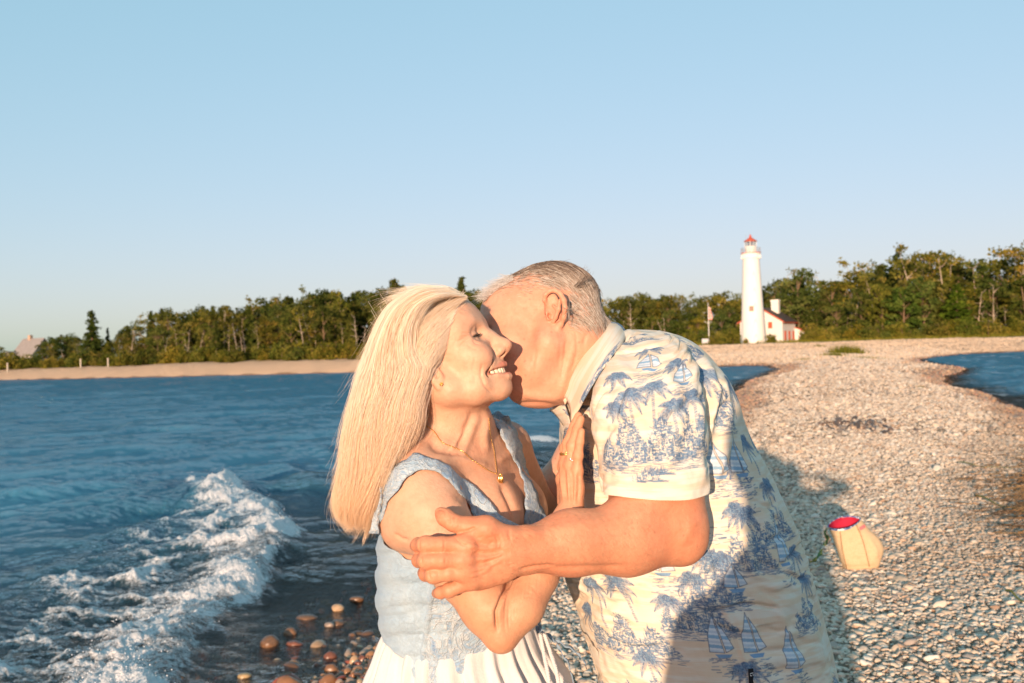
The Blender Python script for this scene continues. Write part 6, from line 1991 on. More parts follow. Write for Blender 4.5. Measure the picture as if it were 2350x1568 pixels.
# ------------------------------------------------------------------ hair of the man
def man_hair():
    g = np.random.default_rng(17)
    n = 27000
    tri = m_Q
    cen = m_V[tri].mean(1)
    L_ = head_verts_local(cen, mO, mS, mM)
    x, y, z = L_.T
    # hair covers crown and back, thin at the front, short at the temples
    hairline = np.clip(sstep(.085, .055, x + .25 * (z - .1)), 0, 1) * sstep(.035, .062, z + .35 * (-x)) 
    back = sstep(-.012, -.03, x) * sstep(-.050, -.034, z + .10 * x)
    thin = .12 + .88 * sstep(.03, -.03, x - .1 * (z - .05)) + .45 * sstep(.095, .115, z)
    thin = np.minimum(thin, 1) * (.35 + .9 * sstep(.35, .6, fbm(L_ * 55, 3, 4)))
    w = thin * np.maximum(hairline, back) * (np.linalg.norm(L_ - [0, 0, .03], axis=1) < .135)
    px = proj(cen)
    ear = (np.abs(px[:, 0] - 1268) < 34) & (np.abs(px[:, 1] - 715) < 58) & (cen[:, 1] < 1.79)
    w = w * ~ear
    area = np.linalg.norm(np.cross(m_V[tri[:, 1]] - m_V[tri[:, 0]], m_V[tri[:, 2]] - m_V[tri[:, 0]]), axis=1)
    p = w * area; p /= p.sum()
    k = g.choice(len(tri), n, p=p)
    root = cen[k] + g.normal(0, .0006, (n, 3)); Lk = L_[k]
    Nn = vert_normals(m_V, m_Q)[tri[k, 0]]
    x, y, z = Lk.T
    top = sstep(.06, .10, z) ; bk = sstep(.0, -.06, x)
    ln = .007 + .024 * bk + .034 * top * g.random(n)
    ln *= g.uniform(.6, 1.25, n)
    down = np.stack([-.9 + .2 * bk, .25 * np.sign(y) * (1 - top), -.55 - .5 * bk + .6 * top * g.normal(0, .6, n)], 1)
    flow = down @ mM.T
    flow += np.array([.35, 0, .1])[None] * top[:, None] + g.normal(0, .15, (n, 3))
    flow -= Nn * (flow * Nn).sum(1)[:, None]
    flow /= np.linalg.norm(flow, axis=1, keepdims=True) + 1e-9
    lift = (.10 + .16 * top * g.random(n) ** 2)[:, None]
    m = 7
    s = np.linspace(0, 1, m)
    P = root[:, None] + ln[:, None, None] * (flow[:, None] * s[None, :, None] + Nn[:, None] * (lift[:, None] * (s * (1.15 - .9 * s))[None, :, None] - (.19 * ln / .03)[:, None, None] * (s ** 2)[None, :, None]))
    # loose tufts lifted by the wind along the crown and brow
    k2 = 170
    sel = np.where((L_[:, 2] > .085) & (np.abs(L_[:, 1]) < .06) & (L_[:, 0] < .075) & (w > .3))[0]
    q = g.choice(sel, k2); r2 = cen[q]
    d2 = np.stack([g.normal(.15, .6, k2), g.normal(0, .3, k2), g.uniform(.25, .9, k2)], 1); d2 /= np.linalg.norm(d2, axis=1, keepdims=True)
    l2 = g.uniform(.008, .022, k2)
    P2 = r2[:, None] + l2[:, None, None] * (d2[:, None] * s[None, :, None] + np.array([.5, 0, -.45])[None, None] * (s ** 2)[None, :, None])
    # white wisps at the forehead blown towards her
    k3 = 500
    px0 = g.uniform(1112, 1180, k3); base = np.interp(px0, [1112, 1150, 1180], [676, 645, 628])
    P3 = []
    for a, b in zip(px0, base):
        h = drape(m_BVH, a, b + g.uniform(3, 16), .001, 1.80)
        dv = np.array([-g.uniform(.4, 1), g.normal(0, .2), g.uniform(-.35, .25)]); dv /= np.linalg.norm(dv)
        L = g.uniform(.010, .030)
        P3.append(h + L * (dv * s[:, None] + np.array([0, 0, .25]) * (s[:, None] * (1 - s[:, None]))))
    # one flick at the back of the crown
    P4 = []
    for _ in range(26):
        c0 = drape(m_BVH, 1322 + g.normal(0, 4), 660 + g.normal(0, 4), .001, 1.82)
        dv = np.array([.018 + g.normal(0, .003), 0, .004]); up = np.array([.003, 0, .026 + g.normal(0, .004)])
        P4.append(c0 + dv * s[:, None] + up * (s[:, None] ** 2))
    return P, P2, np.array(P3), np.array(P4), Lk
hA, hB, hC, hD, hL = man_hair()
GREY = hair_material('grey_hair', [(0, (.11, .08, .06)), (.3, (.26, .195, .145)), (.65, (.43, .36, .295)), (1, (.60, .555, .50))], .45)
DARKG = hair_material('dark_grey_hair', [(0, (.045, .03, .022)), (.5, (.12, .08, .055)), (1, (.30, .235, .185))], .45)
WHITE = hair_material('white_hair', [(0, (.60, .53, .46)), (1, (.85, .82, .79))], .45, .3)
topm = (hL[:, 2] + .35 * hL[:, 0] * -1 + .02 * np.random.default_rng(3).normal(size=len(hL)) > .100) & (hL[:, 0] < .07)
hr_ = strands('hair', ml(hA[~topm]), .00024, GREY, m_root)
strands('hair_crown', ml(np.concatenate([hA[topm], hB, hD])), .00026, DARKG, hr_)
strands('hair_wisps', ml(hC), .00020, WHITE, hr_)
# fine hair on the forearm
def arm_hair():
    g = np.random.default_rng(41); out = []
    for _ in range(1300):
        px, py = g.uniform(1165, 1500), 0
        py = np.interp(px, [1165, 1300, 1500], [1265, 1245, 1225]) + g.uniform(-1, 1) * np.interp(px, [1165, 1300, 1500], [52, 72, 80])
        h = m_BVH.ray_cast(Vector((0, 0, 0)), Vector(C(px, py, 1.0).tolist()).normalized())
        if h[0] is None or h[0][1] > 1.6: continue
        p = np.array(h[0][:]); n_ = np.array(h[1][:])
        if n_[1] > 0: n_ = -n_
        dv = np.array([.55 + g.normal(0, .25), 0, -.75 + g.normal(0, .25)]); dv -= n_ * (dv @ n_); dv /= np.linalg.norm(dv)
        L = g.uniform(.006, .013); s = np.linspace(0, 1, 5)[:, None]
        out.append(p + L * (dv * s + n_ * .45 * s * (1.1 - .6 * s)))
    return np.array(out)
ARMH = hair_material('arm_hair', [(0, (.38, .20, .10)), (1, (.60, .38, .22))], .5)
strands('arm_hair', ml(arm_hair()), .00007, ARMH, m_root)

# ------------------------------------------------------------------ printed fabric, drawn stroke by stroke
class Print:
    """a sheet of cloth print; u to the right, v up, in millimetres"""
    def __init__(s, w, h, res=1.15):
        s.w, s.h, s.res = int(w * res), int(h * res), res
        s.img = np.zeros((s.h, s.w, 3), np.float32)
        g = np.random.default_rng(5)
        yy, xx = np.mgrid[0:s.h, 0:s.w]
        base = np.array([.68, .56, .425]); pale = np.array([.70, .655, .57])
        P = np.stack([xx.ravel() * .012, yy.ravel() * .10], 1)
        t = (fbm(P, 4, 3).reshape(s.h, s.w) * 1.0 + .35 * fbm(np.stack([xx.ravel() * .03, yy.ravel() * .5], 1), 2, 4).reshape(s.h, s.w))
        t = sstep(.55, .85, t)[..., None]
        s.img[:] = base * (1 - t) + pale * t
        s.g = g
    def seg(s, x0, y0, x1, y1, w, col, a=1.0):
        r = s.res
        x0, y0, x1, y1, w = x0 * r, y0 * r, x1 * r, y1 * r, max(w * r, .7)
        xa, xb = int(min(x0, x1) - w - 1), int(max(x0, x1) + w + 2); ya, yb = int(min(y0, y1) - w - 1), int(max(y0, y1) + w + 2)
        xa, ya = max(xa, 0), max(ya, 0); xb, yb = min(xb, s.w), min(yb, s.h)
        if xa >= xb or ya >= yb: return
        X, Y = np.meshgrid(np.arange(xa, xb), np.arange(ya, yb))
        dx, dy = x1 - x0, y1 - y0
        t = np.clip(((X - x0) * dx + (Y - y0) * dy) / (dx * dx + dy * dy + 1e-9), 0, 1)
        d = np.hypot(X - x0 - t * dx, Y - y0 - t * dy)
        m = (np.clip(w * .5 - d + .5, 0, 1) * a)[..., None]
        s.img[ya:yb, xa:xb] = s.img[ya:yb, xa:xb] * (1 - m) + np.asarray(col) * m
    def poly(s, pts, col, stripe=None, a=1.0):
        r = s.res
        p = np.asarray(pts, float) * r
        xa, ya = np.maximum(p.min(0).astype(int), 0); xb, yb = p.max(0).astype(int) + 2
        xb, yb = min(xb, s.w), min(yb, s.h)
        if xa >= xb or ya >= yb: return
        X, Y = np.meshgrid(np.arange(xa, xb), np.arange(ya, yb))
        m = in_poly(np.stack([X.ravel(), Y.ravel()], 1).astype(float), p).reshape(X.shape)
        c = np.broadcast_to(np.asarray(col, float), X.shape + (3,)).copy()
        if stripe is not None:
            for col2, per, off, wd in stripe:
                q = ((Y / r + .12 * (X / r) + off) % per) < wd
                c[q] = col2
        mm = (m * a)[..., None]
        s.img[ya:yb, xa:xb] = s.img[ya:yb, xa:xb] * (1 - mm) + c * mm
    def blue(s):
        b = [(.028, .082, .185), (.042, .122, .26), (.072, .178, .33), (.125, .24, .37)]
        return np.array(b[s.g.integers(0, 4)]) * s.g.uniform(.85, 1.1)
    def palm(s, x, y, h=70, lean=.15, r=26, n=9):
        g = s.g
        tx = x + lean * h; ty = y + h
        for i in range(int(h / 1.6)):                    # trunk of short dashes
            t = i / (h / 1.6); cx = x + lean * h * t ** 1.5; cy = y + h * t
            s.seg(cx - 2.0, cy + g.uniform(-.8, .8), cx + 2.2, cy + g.uniform(-.8, 1.2), 1.1, s.blue(), .85)
        for k in range(n):
            an = math.radians(-48 + 276 * k / (n - 1)) + g.normal(0, .12)
            L = r * g.uniform(.85, 1.2); dr = g.uniform(.35, .6) * L
            px, py = tx, ty
            for i in range(1, 15):
                t = i / 14
                qx = tx + math.cos(an) * L * t; qy = ty + math.sin(an) * L * .85 * t - dr * t * t
                wd = 4.6 * math.sin(math.pi * min(t * .9 + .12, 1)) + .5
                s.seg(px, py, qx, qy, wd * .45, s.blue(), .85)
                for sg in (-1, 1):
                    nx, ny = -(qy - py), qx - px; l = math.hypot(nx, ny) + 1e-6
                    s.seg(qx, qy, qx + sg * nx / l * wd + (qx - px) * 1.2, qy + sg * ny / l * wd + (qy - py) * 1.2 - 1, 1.3, s.blue(), .9)
                if i % 3 == 0: s.seg(px, py, qx, qy, .8, (.62, .64, .60), .8)
                px, py = qx, qy
    def island(s, x, y, w, h, dens=1.0):
        g = s.g
        for _ in range(int(w * h * .21 * dens)):
            a = g.uniform(-1, 1); b = g.random()
            top = h * (1 - a * a) ** .6 * (.75 + .35 * math.sin(a * 9 + x))
            cx, cy = x + a * w / 2, y + b * top
            k = g.random()
            L = g.uniform(3, 8)
            ang = g.normal(0, .2) if k < .5 else (math.pi / 2 + g.normal(0, .2) if k < .8 else g.uniform(0, 3.14))
            col = s.blue() if g.random() < .74 else np.array([.74, .68, .54])
            s.seg(cx, cy, cx + math.cos(ang) * L, cy + math.sin(ang) * L, g.uniform(.8, 1.6), col, .9)
        for _ in range(int(w * .8)):
            a = g.uniform(-1.1, 1.1)
            cx = x + a * w / 2; cy = y - g.uniform(0, h * .22)
            s.seg(cx, cy, cx + g.uniform(5, 16), cy + g.normal(0, .8), 1.1, s.blue(), .7)
    def sea(s, x, y, w, h, n=40):
        g = s.g
        for _ in range(n):
            cx, cy = x + g.uniform(-.5, .5) * w, y - g.random() * h
            s.seg(cx, cy, cx + g.uniform(4, 14), cy + g.uniform(-1, 2.5), g.uniform(.9, 1.9), s.blue(), .75)
    def boat(s, x, y, h=62, flip=1, tilt=0.0):
        f = flip
        st = [((.20, .37, .55), 17, x * 3 % 17, 6), ((.42, .52, .63), 17, x * 3 % 17 + 8, 4)]
        A = [(x, y + h), (x - 17 * f, y + h * .45), (x - 21 * f, y + 2), (x + 3 * f, y), (x + 2 * f, y + h * .5)]
        B = [(x + 3 * f, y + h * .88), (x + 14 * f, y + h * .5), (x + 21 * f, y + h * .12), (x + 6 * f, y + 1)]
        for Pq in (A, B):
            s.poly(Pq, (.58, .64, .70), st)
            for (a, b), (c, d) in zip(Pq, Pq[1:] + Pq[:1]): s.seg(a, b, c, d, 1.3, (.06, .08, .14), .9)
        s.poly([(x - 14 * f, y - 2), (x + 16 * f, y - 2), (x + 10 * f, y - 8), (x - 9 * f, y - 8)], (.13, .28, .48))
        s.sea(x - 4, y - 8, 46, 34, 46)
    def image(s, name):
        im = bpy.data.images.new(name, s.w, s.h, float_buffer=True, alpha=False)
        im.colorspace_settings.name = 'Non-Color'
        px = np.ones((s.h, s.w, 4), np.float32); px[..., :3] = s.img
        im.pixels.foreach_set(px.ravel()); im.update()
        return im

def print_material(name, img):
    n = N(name)
    uv = n.n('ShaderNodeUVMap', uv_map='cloth')
    t = n.n('ShaderNodeTexImage'); t.image = img; t.extension = 'REPEAT'; t.interpolation = 'Cubic'
    n.set(t.inputs['Vector'], uv.outputs[0])
    co = n.coord('Object')
    w1 = n.noise(1, 3, .6, n.mapping(uv.outputs[0], scale=(900, 60, 1))); w2 = n.noise(1, 3, .6, n.mapping(uv.outputs[0], scale=(60, 900, 1)))
    wv = n.math('ADD', w1, w2)
    c = n.mix(n.remap(wv, .7, 1.35, .0, .16), t.outputs[0], (.86, .80, .68))
    b = n.bump(wv, .25, .0012)
    cr = n.noise(16, 4, .6, co, .8)
    n.p(Base_Color=c, Roughness=.8, Normal=n.bump(cr, .35, .006, b))
    n.b.inputs['Specular IOR Level'].default_value = .15
    return n.m
def set_uv(me, uv):
    l = me.uv_layers.new(name='cloth')
    vi = np.zeros(len(me.loops), np.int32); me.loops.foreach_get('vertex_index', vi)
    l.data.foreach_set('uv', uv[vi].astype(np.float32).ravel())

# ------------------------------------------------------------------ his shirt
T_ROWS = [((1402, 1760), (1966, 1740), 1.86, .205), ((1384, 1600), (1926, 1590), 1.86, .20), ((1342, 1450), (1884, 1440), 1.86, .20), ((1310, 1350), (1856, 1340), 1.86, .198), ((1297, 1300), (1842, 1290), 1.86, .196),
          ((1290, 1200), (1808, 1190), 1.86, .19), ((1287, 1100), (1764, 1090), 1.86, .185), ((1286, 1020), (1718, 1000), 1.86, .182), ((1287, 970), (1682, 905), 1.86, .18), ((1289, 946), (1644, 842), 1.86, .17),
          ((1290, 932), (1590, 786), 1.86, .155), ((1291, 920), (1530, 762), 1.86, .135), ((1293, 912), (1470, 756), 1.86, .115), ((1297, 905), (1425, 756), 1.86, .098), ((1302, 898), (1396, 760), 1.86, .090)]
tV, tQ, tth, trow = loft(T_ROWS, 520, 620)
nr, nt_ = 620, 520
# cloth coordinates: arc length from the side seam, distance along the trunk
grid = tV.reshape(nr, nt_, 3)
seg_ = np.linalg.norm(np.diff(np.concatenate([grid, grid[:, :1]], 1), axis=1), axis=2)
arc = np.concatenate([np.zeros((nr, 1)), np.cumsum(seg_, 1)[:, :-1]], 1)
j0 = nt_ // 4
arc = arc - arc[:, j0:j0 + 1]
vert = np.concatenate([[0], np.cumsum(np.linalg.norm(np.diff(grid[:, j0], axis=0), axis=1))])
tUV = np.stack([arc * 1000, np.repeat(vert[:, None], nt_, 1) * 1000], -1).reshape(-1, 2)      # millimetres
PU0, PW, PH = 420, 1200, 1150                                                                 # print sheet
def cloth_at(px, py, V, UV, near):
    P2 = proj(V); m = near
    d = ((P2[m] - [px, py]) ** 2).sum(1)
    return UV[m][d.argmin()]
t_near = (tth < math.pi)
sheet = Print(PW, PH)
tpos = lambda px, py: cloth_at(px, py, tV, tUV, t_near) + np.array([PU0, 40])
# sleeve rows: hem to shoulder
S_ROWS = [((1388, 1134), (1620, 1116), 1.625, .090), ((1382, 1100), (1621, 1080), 1.628, .092), ((1372, 1040), (1620, 1020), 1.635, .096), ((1356, 960), (1614, 925), 1.65, .098), ((1358, 895), (1602, 855), 1.675, .090),
          ((1380, 838), (1582, 800), 1.715, .078), ((1412, 795), (1550, 772), 1.755, .058), ((1438, 772), (1515, 764), 1.79, .034)]
svV, svQ, svth, svrow = loft(S_ROWS, 300, 260)
sg_ = svV.reshape(260, 300, 3)
sgs = np.linalg.norm(np.diff(np.concatenate([sg_, sg_[:, :1]], 1), axis=1), axis=2)
sarc = np.concatenate([np.zeros((260, 1)), np.cumsum(sgs, 1)[:, :-1]], 1); sarc -= sarc[:, 75:76]
svert = np.concatenate([[0], np.cumsum(np.linalg.norm(np.diff(sg_[:, 75], axis=0), axis=1))])
svUV = np.stack([sarc * 1000, np.repeat(svert[:, None], 300, 1) * 1000], -1).reshape(-1, 2)
sheet2 = Print(620, 470)
spos = lambda px, py: cloth_at(px, py, svV, svUV, svth < math.pi) + np.array([310, 10])
# theta runs from the front, so cloth u grows towards the back (to the right seen from his left side)
for (px, py, w, h) in ((1470, 1032, 190, 74), (1590, 1010, 80, 55), (1400, 1050, 60, 40)):
    u = spos(px, py); sheet2.island(u[0], u[1] - h * .3, w * .9, h, 1.35)
for (px, py, h, ln, r) in ((1455, 985, 62, -.05, 27), (1502, 980, 74, .05, 26), (1420, 1000, 50, -.10, 24), (1556, 1010, 55, .02, 24), (1600, 990, 60, .0, 22), (1395, 900, 34, .5, 22), (1480, 810, 20, .3, 22), (1560, 850, 26, -.2, 22)):
    u = spos(px, py); sheet2.palm(u[0], u[1], h, ln, r)
for (px, py, h, fl) in ((1490, 838, 40, 1), (1572, 872, 44, 1)):
    u = spos(px, py); sheet2.boat(u[0], u[1], h, fl)
for (px, py) in ((1500, 1090), (1480, 1106)):
    u = spos(px, py); sheet2.island(u[0], u[1], 42, 8, 1.4)
for (px, py, w, h, dn) in ((1440, 1475, 215, 62, 1.3), (1600, 1430, 150, 62, 1.4), (1640, 1370, 120, 52, 1.4), (1700, 1290, 165, 52, 1.4), (1790, 1215, 110, 46, 1.3), (1340, 1075, 90, 52, 1.3), (1330, 1040, 70, 40, 1.2), (1740, 1000, 70, 46, 1.3), (1860, 1420, 110, 50, 1.3), (1510, 1620, 200, 60, 1.2), (1780, 1640, 150, 50, 1.2), (1660, 950, 60, 60, 1.2), (1330, 850, 50, 25, 1.0), (1750, 1235, 90, 40, 1.3)):
    u = tpos(px, py); sheet.island(u[0], u[1] - h * .3, w * .80, h, dn)
for (px, py, h, ln, r) in ((1395, 1440, 74, -.18, 27), (1462, 1430, 70, -.25, 28), (1360, 1450, 40, -.1, 22), (1590, 1390, 46, .1, 26), (1545, 1450, 52, .1, 26), (1620, 1340, 46, .25, 26), (1665, 1365, 60, .05, 24), (1735, 1260, 62, -.1, 26), (1790, 1190, 60, -.05, 24), (1690, 1230, 46, .15, 24), (1845, 1330, 50, -.1, 24), (1870, 1400, 56, .0, 26),
                         (1325, 1010, 60, .02, 22), (1345, 960, 40, .1, 20), (1300, 915, 36, -.1, 20), (1650, 960, 60, .05, 22), (1700, 960, 46, .1, 22), (1745, 1090, 56, .05, 24), (1700, 1120, 40, .0, 22), (1510, 1590, 60, -.1, 26), (1720, 1600, 50, .15, 26)):
    u = tpos(px, py); sheet.palm(u[0], u[1], h, ln, r)
for (px, py, h, fl) in ((1660, 1500, 66, 1), (1738, 1500, 70, 1), (1830, 1535, 74, 1), (1805, 1290, 76, 1), (1700, 1085, 64, 1), (1520, 1315, 44, -1), (1335, 800, 40, 1), (1650, 1090, 60, 1), (1690, 1350, 40, 1)):
    u = tpos(px, py); sheet.boat(u[0], u[1], h, fl)
for (px, py, w, h) in ((1390, 1320, 60, 30), (1600, 1330, 70, 30), (1690, 1110, 50, 60), (1730, 1540, 90, 30), (1640, 1210, 60, 30)):
    u = tpos(px, py); sheet.sea(u[0], u[1], w, h, 30)
gq = np.random.default_rng(14)
for sh_, W_, H_, cnt in ((sheet, PW, PH, 64), (sheet2, 620, 470, 16)):
    for _ in range(cnt):                         # filling motifs wherever the ground is still bare
        best = None
        for _t in range(24):
            x_, y_ = gq.uniform(20, W_ - 20), gq.uniform(20, H_ - 60)
            xa, ya = int(x_ * sh_.res), int(y_ * sh_.res)
            blk_ = sh_.img[max(ya - 22, 0):ya + 46, max(xa - 30, 0):xa + 30]
            ink = (blk_[..., 0] < .5).mean() if blk_.size else 1
            if best is None or ink < best[0]: best = (ink, x_, y_)
        k_ = gq.random()
        if best[0] > .16: continue
        if k_ < .55: sh_.palm(best[1], best[2], gq.uniform(34, 58), gq.uniform(-.2, .2), gq.uniform(20, 27)); sh_.island(best[1] - 6, best[2] - 10, gq.uniform(46, 90), gq.uniform(14, 26), 1.4)
        elif k_ < .8: sh_.island(best[1], best[2], gq.uniform(50, 100), gq.uniform(20, 36), 1.4)
        else: sh_.boat(best[1], best[2], gq.uniform(40, 60), 1)
CLOTH_T = print_material('printed_shirt_cloth', sheet.image('shirt_print'))
CLOTH_S = print_material('printed_sleeve_cloth', sheet2.image('sleeve_print'))
# folds
tN = vert_normals(tV, tQ); tP = proj(tV)
for line, w, h in (([(1616, 1020), (1640, 900), (1620, 830)], 11, .016), ([(1640, 1110), (1665, 1010), (1672, 930), (1650, 860)], 12, .014), ([(1640, 1120), (1700, 1230), (1740, 1340)], 18, .008), ([(1620, 1150), (1640, 1260), (1655, 1400)], 16, -.005),
                   ([(1660, 900), (1700, 960), (1735, 1060)], 12, -.006), ([(1300, 1330), (1380, 1345), (1480, 1340)], 16, .005), ([(1330, 1450), (1420, 1400), (1520, 1380)], 20, .006), ([(1370, 1560), (1450, 1480), (1540, 1440)], 20, .005),
                   ([(1300, 1150), (1320, 1060), (1310, 970)], 10, .008), ([(1340, 1120), (1335, 1040), (1322, 960)], 9, -.006), ([(1300, 990), (1318, 950), (1325, 920)], 7, .007), ([(1750, 1280), (1800, 1420), (1830, 1560)], 22, .007), ([(1680, 1440), (1690, 1500), (1692, 1600)], 12, -.003),
                   ([(1560, 1330), (1620, 1300), (1680, 1240)], 14, .006), ([(1500, 1420), (1600, 1400), (1700, 1350)], 16, .004), ([(1322, 1240), (1380, 1330), (1400, 1420)], 14, -.004)):
    tV = rbump(tV, tN, line, w, h * .9, 2.0, tP)
nzf = fbm(np.column_stack([tUV[:, 0] * .016 + .004 * tUV[:, 1], tUV[:, 1] * .007]), 3, 6) - .5
nz2 = np.abs(2 * fbm(np.column_stack([tUV[:, 0] * .010 + .012 * tUV[:, 1], tUV[:, 1] * .022 - .004 * tUV[:, 0]]), 3, 26) - 1)
wr = fbm(np.column_stack([tUV[:, 0] * .012, tUV[:, 1] * .012]), 2, 28)
tV = tV + tN * (.014 * nzf - .0065 * sstep(.30, .0, nz2) * sstep(.42, .62, wr))[:, None]
# yoke seam across the shoulder blade
yk = np.abs(tUV[:, 1] - (830 + .10 * tUV[:, 0]))
tV = tV + tN * (.0016 * np.exp(-(yk / 4) ** 2) - .0014 * np.exp(-((yk - 6) / 2.5) ** 2))[:, None]
# side seam: a fine raised line with the woven tab at the hem
seam = np.abs(tUV[:, 0] - np.interp(tUV[:, 1], [0, 300, 560], [62, 30, 10]))
tV = tV + tN * (.0016 * np.exp(-(seam / 4) ** 2) - .0012 * np.exp(-((seam - 7) / 2.5) ** 2))[:, None]
keep = np.ones(len(tQ), bool)
# open collar: the last rows are cut away at the front
tc = trow[tQ].mean(1); thc = tth[tQ]
fr = np.minimum(np.abs(thc), np.abs(2 * math.pi - thc)).max(1)
keep &= ~((tc > .965 - 0 * tc) & (fr < .30))
sv_, sq_ = tV, tQ[keep]
me = mesh_from('shirt', ml(sv_), sq_)
set_uv(me, np.stack([(tUV[:, 0] + PU0) / PW, (tUV[:, 1] + 40) / PH], 1))
shirt = obj('shirt', me, CLOTH_T, m_root)
md = shirt.modifiers.new('cloth', 'SOLIDIFY'); md.thickness = .0018; md.offset = -1
# sleeve
sN_ = vert_normals(svV, svQ); sP = proj(svV)
for line, w, h in (([(1368, 1060), (1385, 960), (1410, 870)], 14, -.004), ([(1560, 1090), (1590, 960), (1570, 850)], 16, -.005), ([(1420, 820), (1450, 900), (1452, 980)], 18, .003), ([(1612, 1100), (1612, 1000), (1600, 900)], 9, .005), ([(1345, 930), (1352, 990), (1376, 1090)], 9, .004), ([(1480, 1100), (1500, 1020), (1520, 960)], 18, .003)):
    svV = rbump(svV, sN_, line, w, h, 2.0, sP)
cuff = svUV[:, 1]
wavy = .004 * np.sin(svth * 3 + .8) * sstep(60, 0, cuff)
svV = svV + sN_ * (wavy + .0022 * sstep(40, 36, cuff) + 0.013 * (fbm(np.column_stack([svUV[:, 0] * .02 + .006 * svUV[:, 1], svUV[:, 1] * .010]), 3, 8) - .5) - .006 * sstep(.28, 0, np.abs(2 * fbm(np.column_stack([svUV[:, 0] * .016 - .010 * svUV[:, 1], svUV[:, 1] * .012]), 2, 18) - 1)))[:, None]
svV[:, 2] += .006 * np.sin(svth * 2 + .5) * sstep(40, 0, cuff)
me = mesh_from('sleeve', ml(svV), svQ)
uvs = np.stack([(svUV[:, 0] + 310) / 620, (svUV[:, 1] + 10) / 470], 1)
set_uv(me, uvs)
o = obj('sleeve', me, CLOTH_S, m_root)
md = o.modifiers.new('cloth', 'SOLIDIFY'); md.thickness = .0022; md.offset = -1
# far sleeve
fV, fQ, fth, frow = loft([((1330, 1040), (1450, 1060), 2.03, .085), ((1345, 950), (1480, 930), 2.03, .09), ((1370, 870), (1480, 850), 2.0, .085), ((1400, 810), (1470, 800), 1.97, .05)], 64, 40)
me = mesh_from('sleeve', ml(fV), fQ); set_uv(me, np.stack([fth / 6.283 * .6, frow * .4], 1))
o = obj('sleeve', me, CLOTH_S, m_root)
# collar: folded leaf standing round the neck, open at the front
def collar():
    n, m = 80, 9
    top = spline([C(1291, 908, 1.765), C(1316, 850, 1.755), C(1346, 795, 1.765), C(1374, 748, 1.805), C(1389, 740, 1.86), C(1378, 752, 1.915), C(1345, 800, 1.945), C(1315, 850, 1.95), C(1284, 905, 1.94)], n)
    out = spline([C(1312, 968, 1.700), C(1350, 900, 1.662), C(1392, 836, 1.672), C(1430, 786, 1.745), C(1440, 764, 1.86), C(1412, 780, 1.93), C(1372, 840, 1.97), C(1325, 900, 1.975), C(1262, 945, 1.95)], n)
    mid = (top + out) / 2 + np.array([.004, -.002, .007]) 
    V = []
    for i in range(n):
        V.append(spline([top[i] * .94 + out[i] * .06 + np.array([.004, 0, -.014]), top[i], mid[i], out[i]], m))
    V = np.concatenate(V)
    idx = np.arange(n * m).reshape(n, m)
    Q = np.stack([idx[:-1, :-1], idx[1:, :-1], idx[1:, 1:], idx[:-1, 1:]], -1).reshape(-1, 4)
    u = np.repeat(np.linspace(0, 1, n), m); v = np.tile(np.linspace(0, 1, m), n)
    return V, Q, np.stack([u * .30 + .05, v * .075 + .50], 1)
cV, cQ, cUV = collar()
cN = vert_normals(cV, cQ)
cV = cV + cN * (.003 * (fbm(proj(cV) * .03, 2, 5) - .5))[:, None]
me = mesh_from('collar', ml(cV), cQ); set_uv(me, cUV)
o = obj('collar', me, CLOTH_T, m_root)
md = o.modifiers.new('cloth', 'SOLIDIFY'); md.thickness = .0022; md.offset = 0
# front placket edge rolled open under the chin
pV, pQ = [], []
L1 = spline([C(1262, 938, 1.85), C(1283, 960, 1.83), C(1296, 985, 1.80), C(1292, 1030, 1.77), C(1290, 1100, 1.765)], 40)
L2 = spline([C(1296, 925, 1.80), C(1308, 962, 1.76), C(1312, 990, 1.73), C(1306, 1040, 1.72), C(1304, 1100, 1.72)], 40)
V = np.concatenate([L1 * (1 - t) + L2 * t + np.array([0, -.010, 0]) * math.sin(math.pi * t) for t in np.linspace(0, 1, 8)])
idx = np.arange(320).reshape(8, 40)
me = mesh_from('placket', ml(V), np.stack([idx[:-1, :-1], idx[1:, :-1], idx[1:, 1:], idx[:-1, 1:]], -1).reshape(-1, 4))
set_uv(me, np.stack([np.repeat(np.linspace(.2, .24, 8), 40), np.tile(np.linspace(.45, .62, 40), 8)], 1))
o = obj('placket', me, CLOTH_T, m_root); md = o.modifiers.new('cloth', 'SOLIDIFY'); md.thickness = .002
# woven black tab on the side seam, lettered IZOD from top to bottom
sh_bvh = bvh_of(tV, tQ)
def tab():
    A = [(1717, 1535), (1729, 1533), (1734, 1620), (1722, 1622)]
    P = [drape(sh_bvh, *a, .0035, 1.67) for a in A]
    return P
tp = tab()
g_ = G(); quad = np.array(tp)
nrm = np.cross(quad[1] - quad[0], quad[3] - quad[0]); nrm /= np.linalg.norm(nrm); nrm *= -np.sign(nrm[1])
g_.add(ml(np.concatenate([quad, quad - nrm * .0015])), [[0, 1, 2, 3], [4, 7, 6, 5], [0, 4, 5, 1], [1, 5, 6, 2], [2, 6, 7, 3], [3, 7, 4, 0]])
tb = obj('woven_tab', g_.build('woven_tab'), simple_mat('black_tab', (.012, .012, .016), .6), m_root)
fc = bpy.data.curves.new('lettering', 'FONT'); fc.body = 'IZOD'; fc.size = .0088; fc.extrude = .0002; fc.align_x = 'LEFT'; fc.align_y = 'CENTER'
fo = bpy.data.objects.new('lettering', fc); COL.objects.link(fo)
bpy.context.view_layer.update()
fm_ = bpy.data.meshes.new_from_object(fo.evaluated_get(bpy.context.evaluated_depsgraph_get()))
bpy.data.objects.remove(fo)
lv = np.array([v.co[:] for v in fm_.vertices])
down = (quad[3] - quad[0]); down /= np.linalg.norm(down); acr = np.cross(nrm, down)
if acr[0] < 0: acr = -acr
start = (quad[0] + quad[1]) / 2 + nrm * .0006 + down * .006
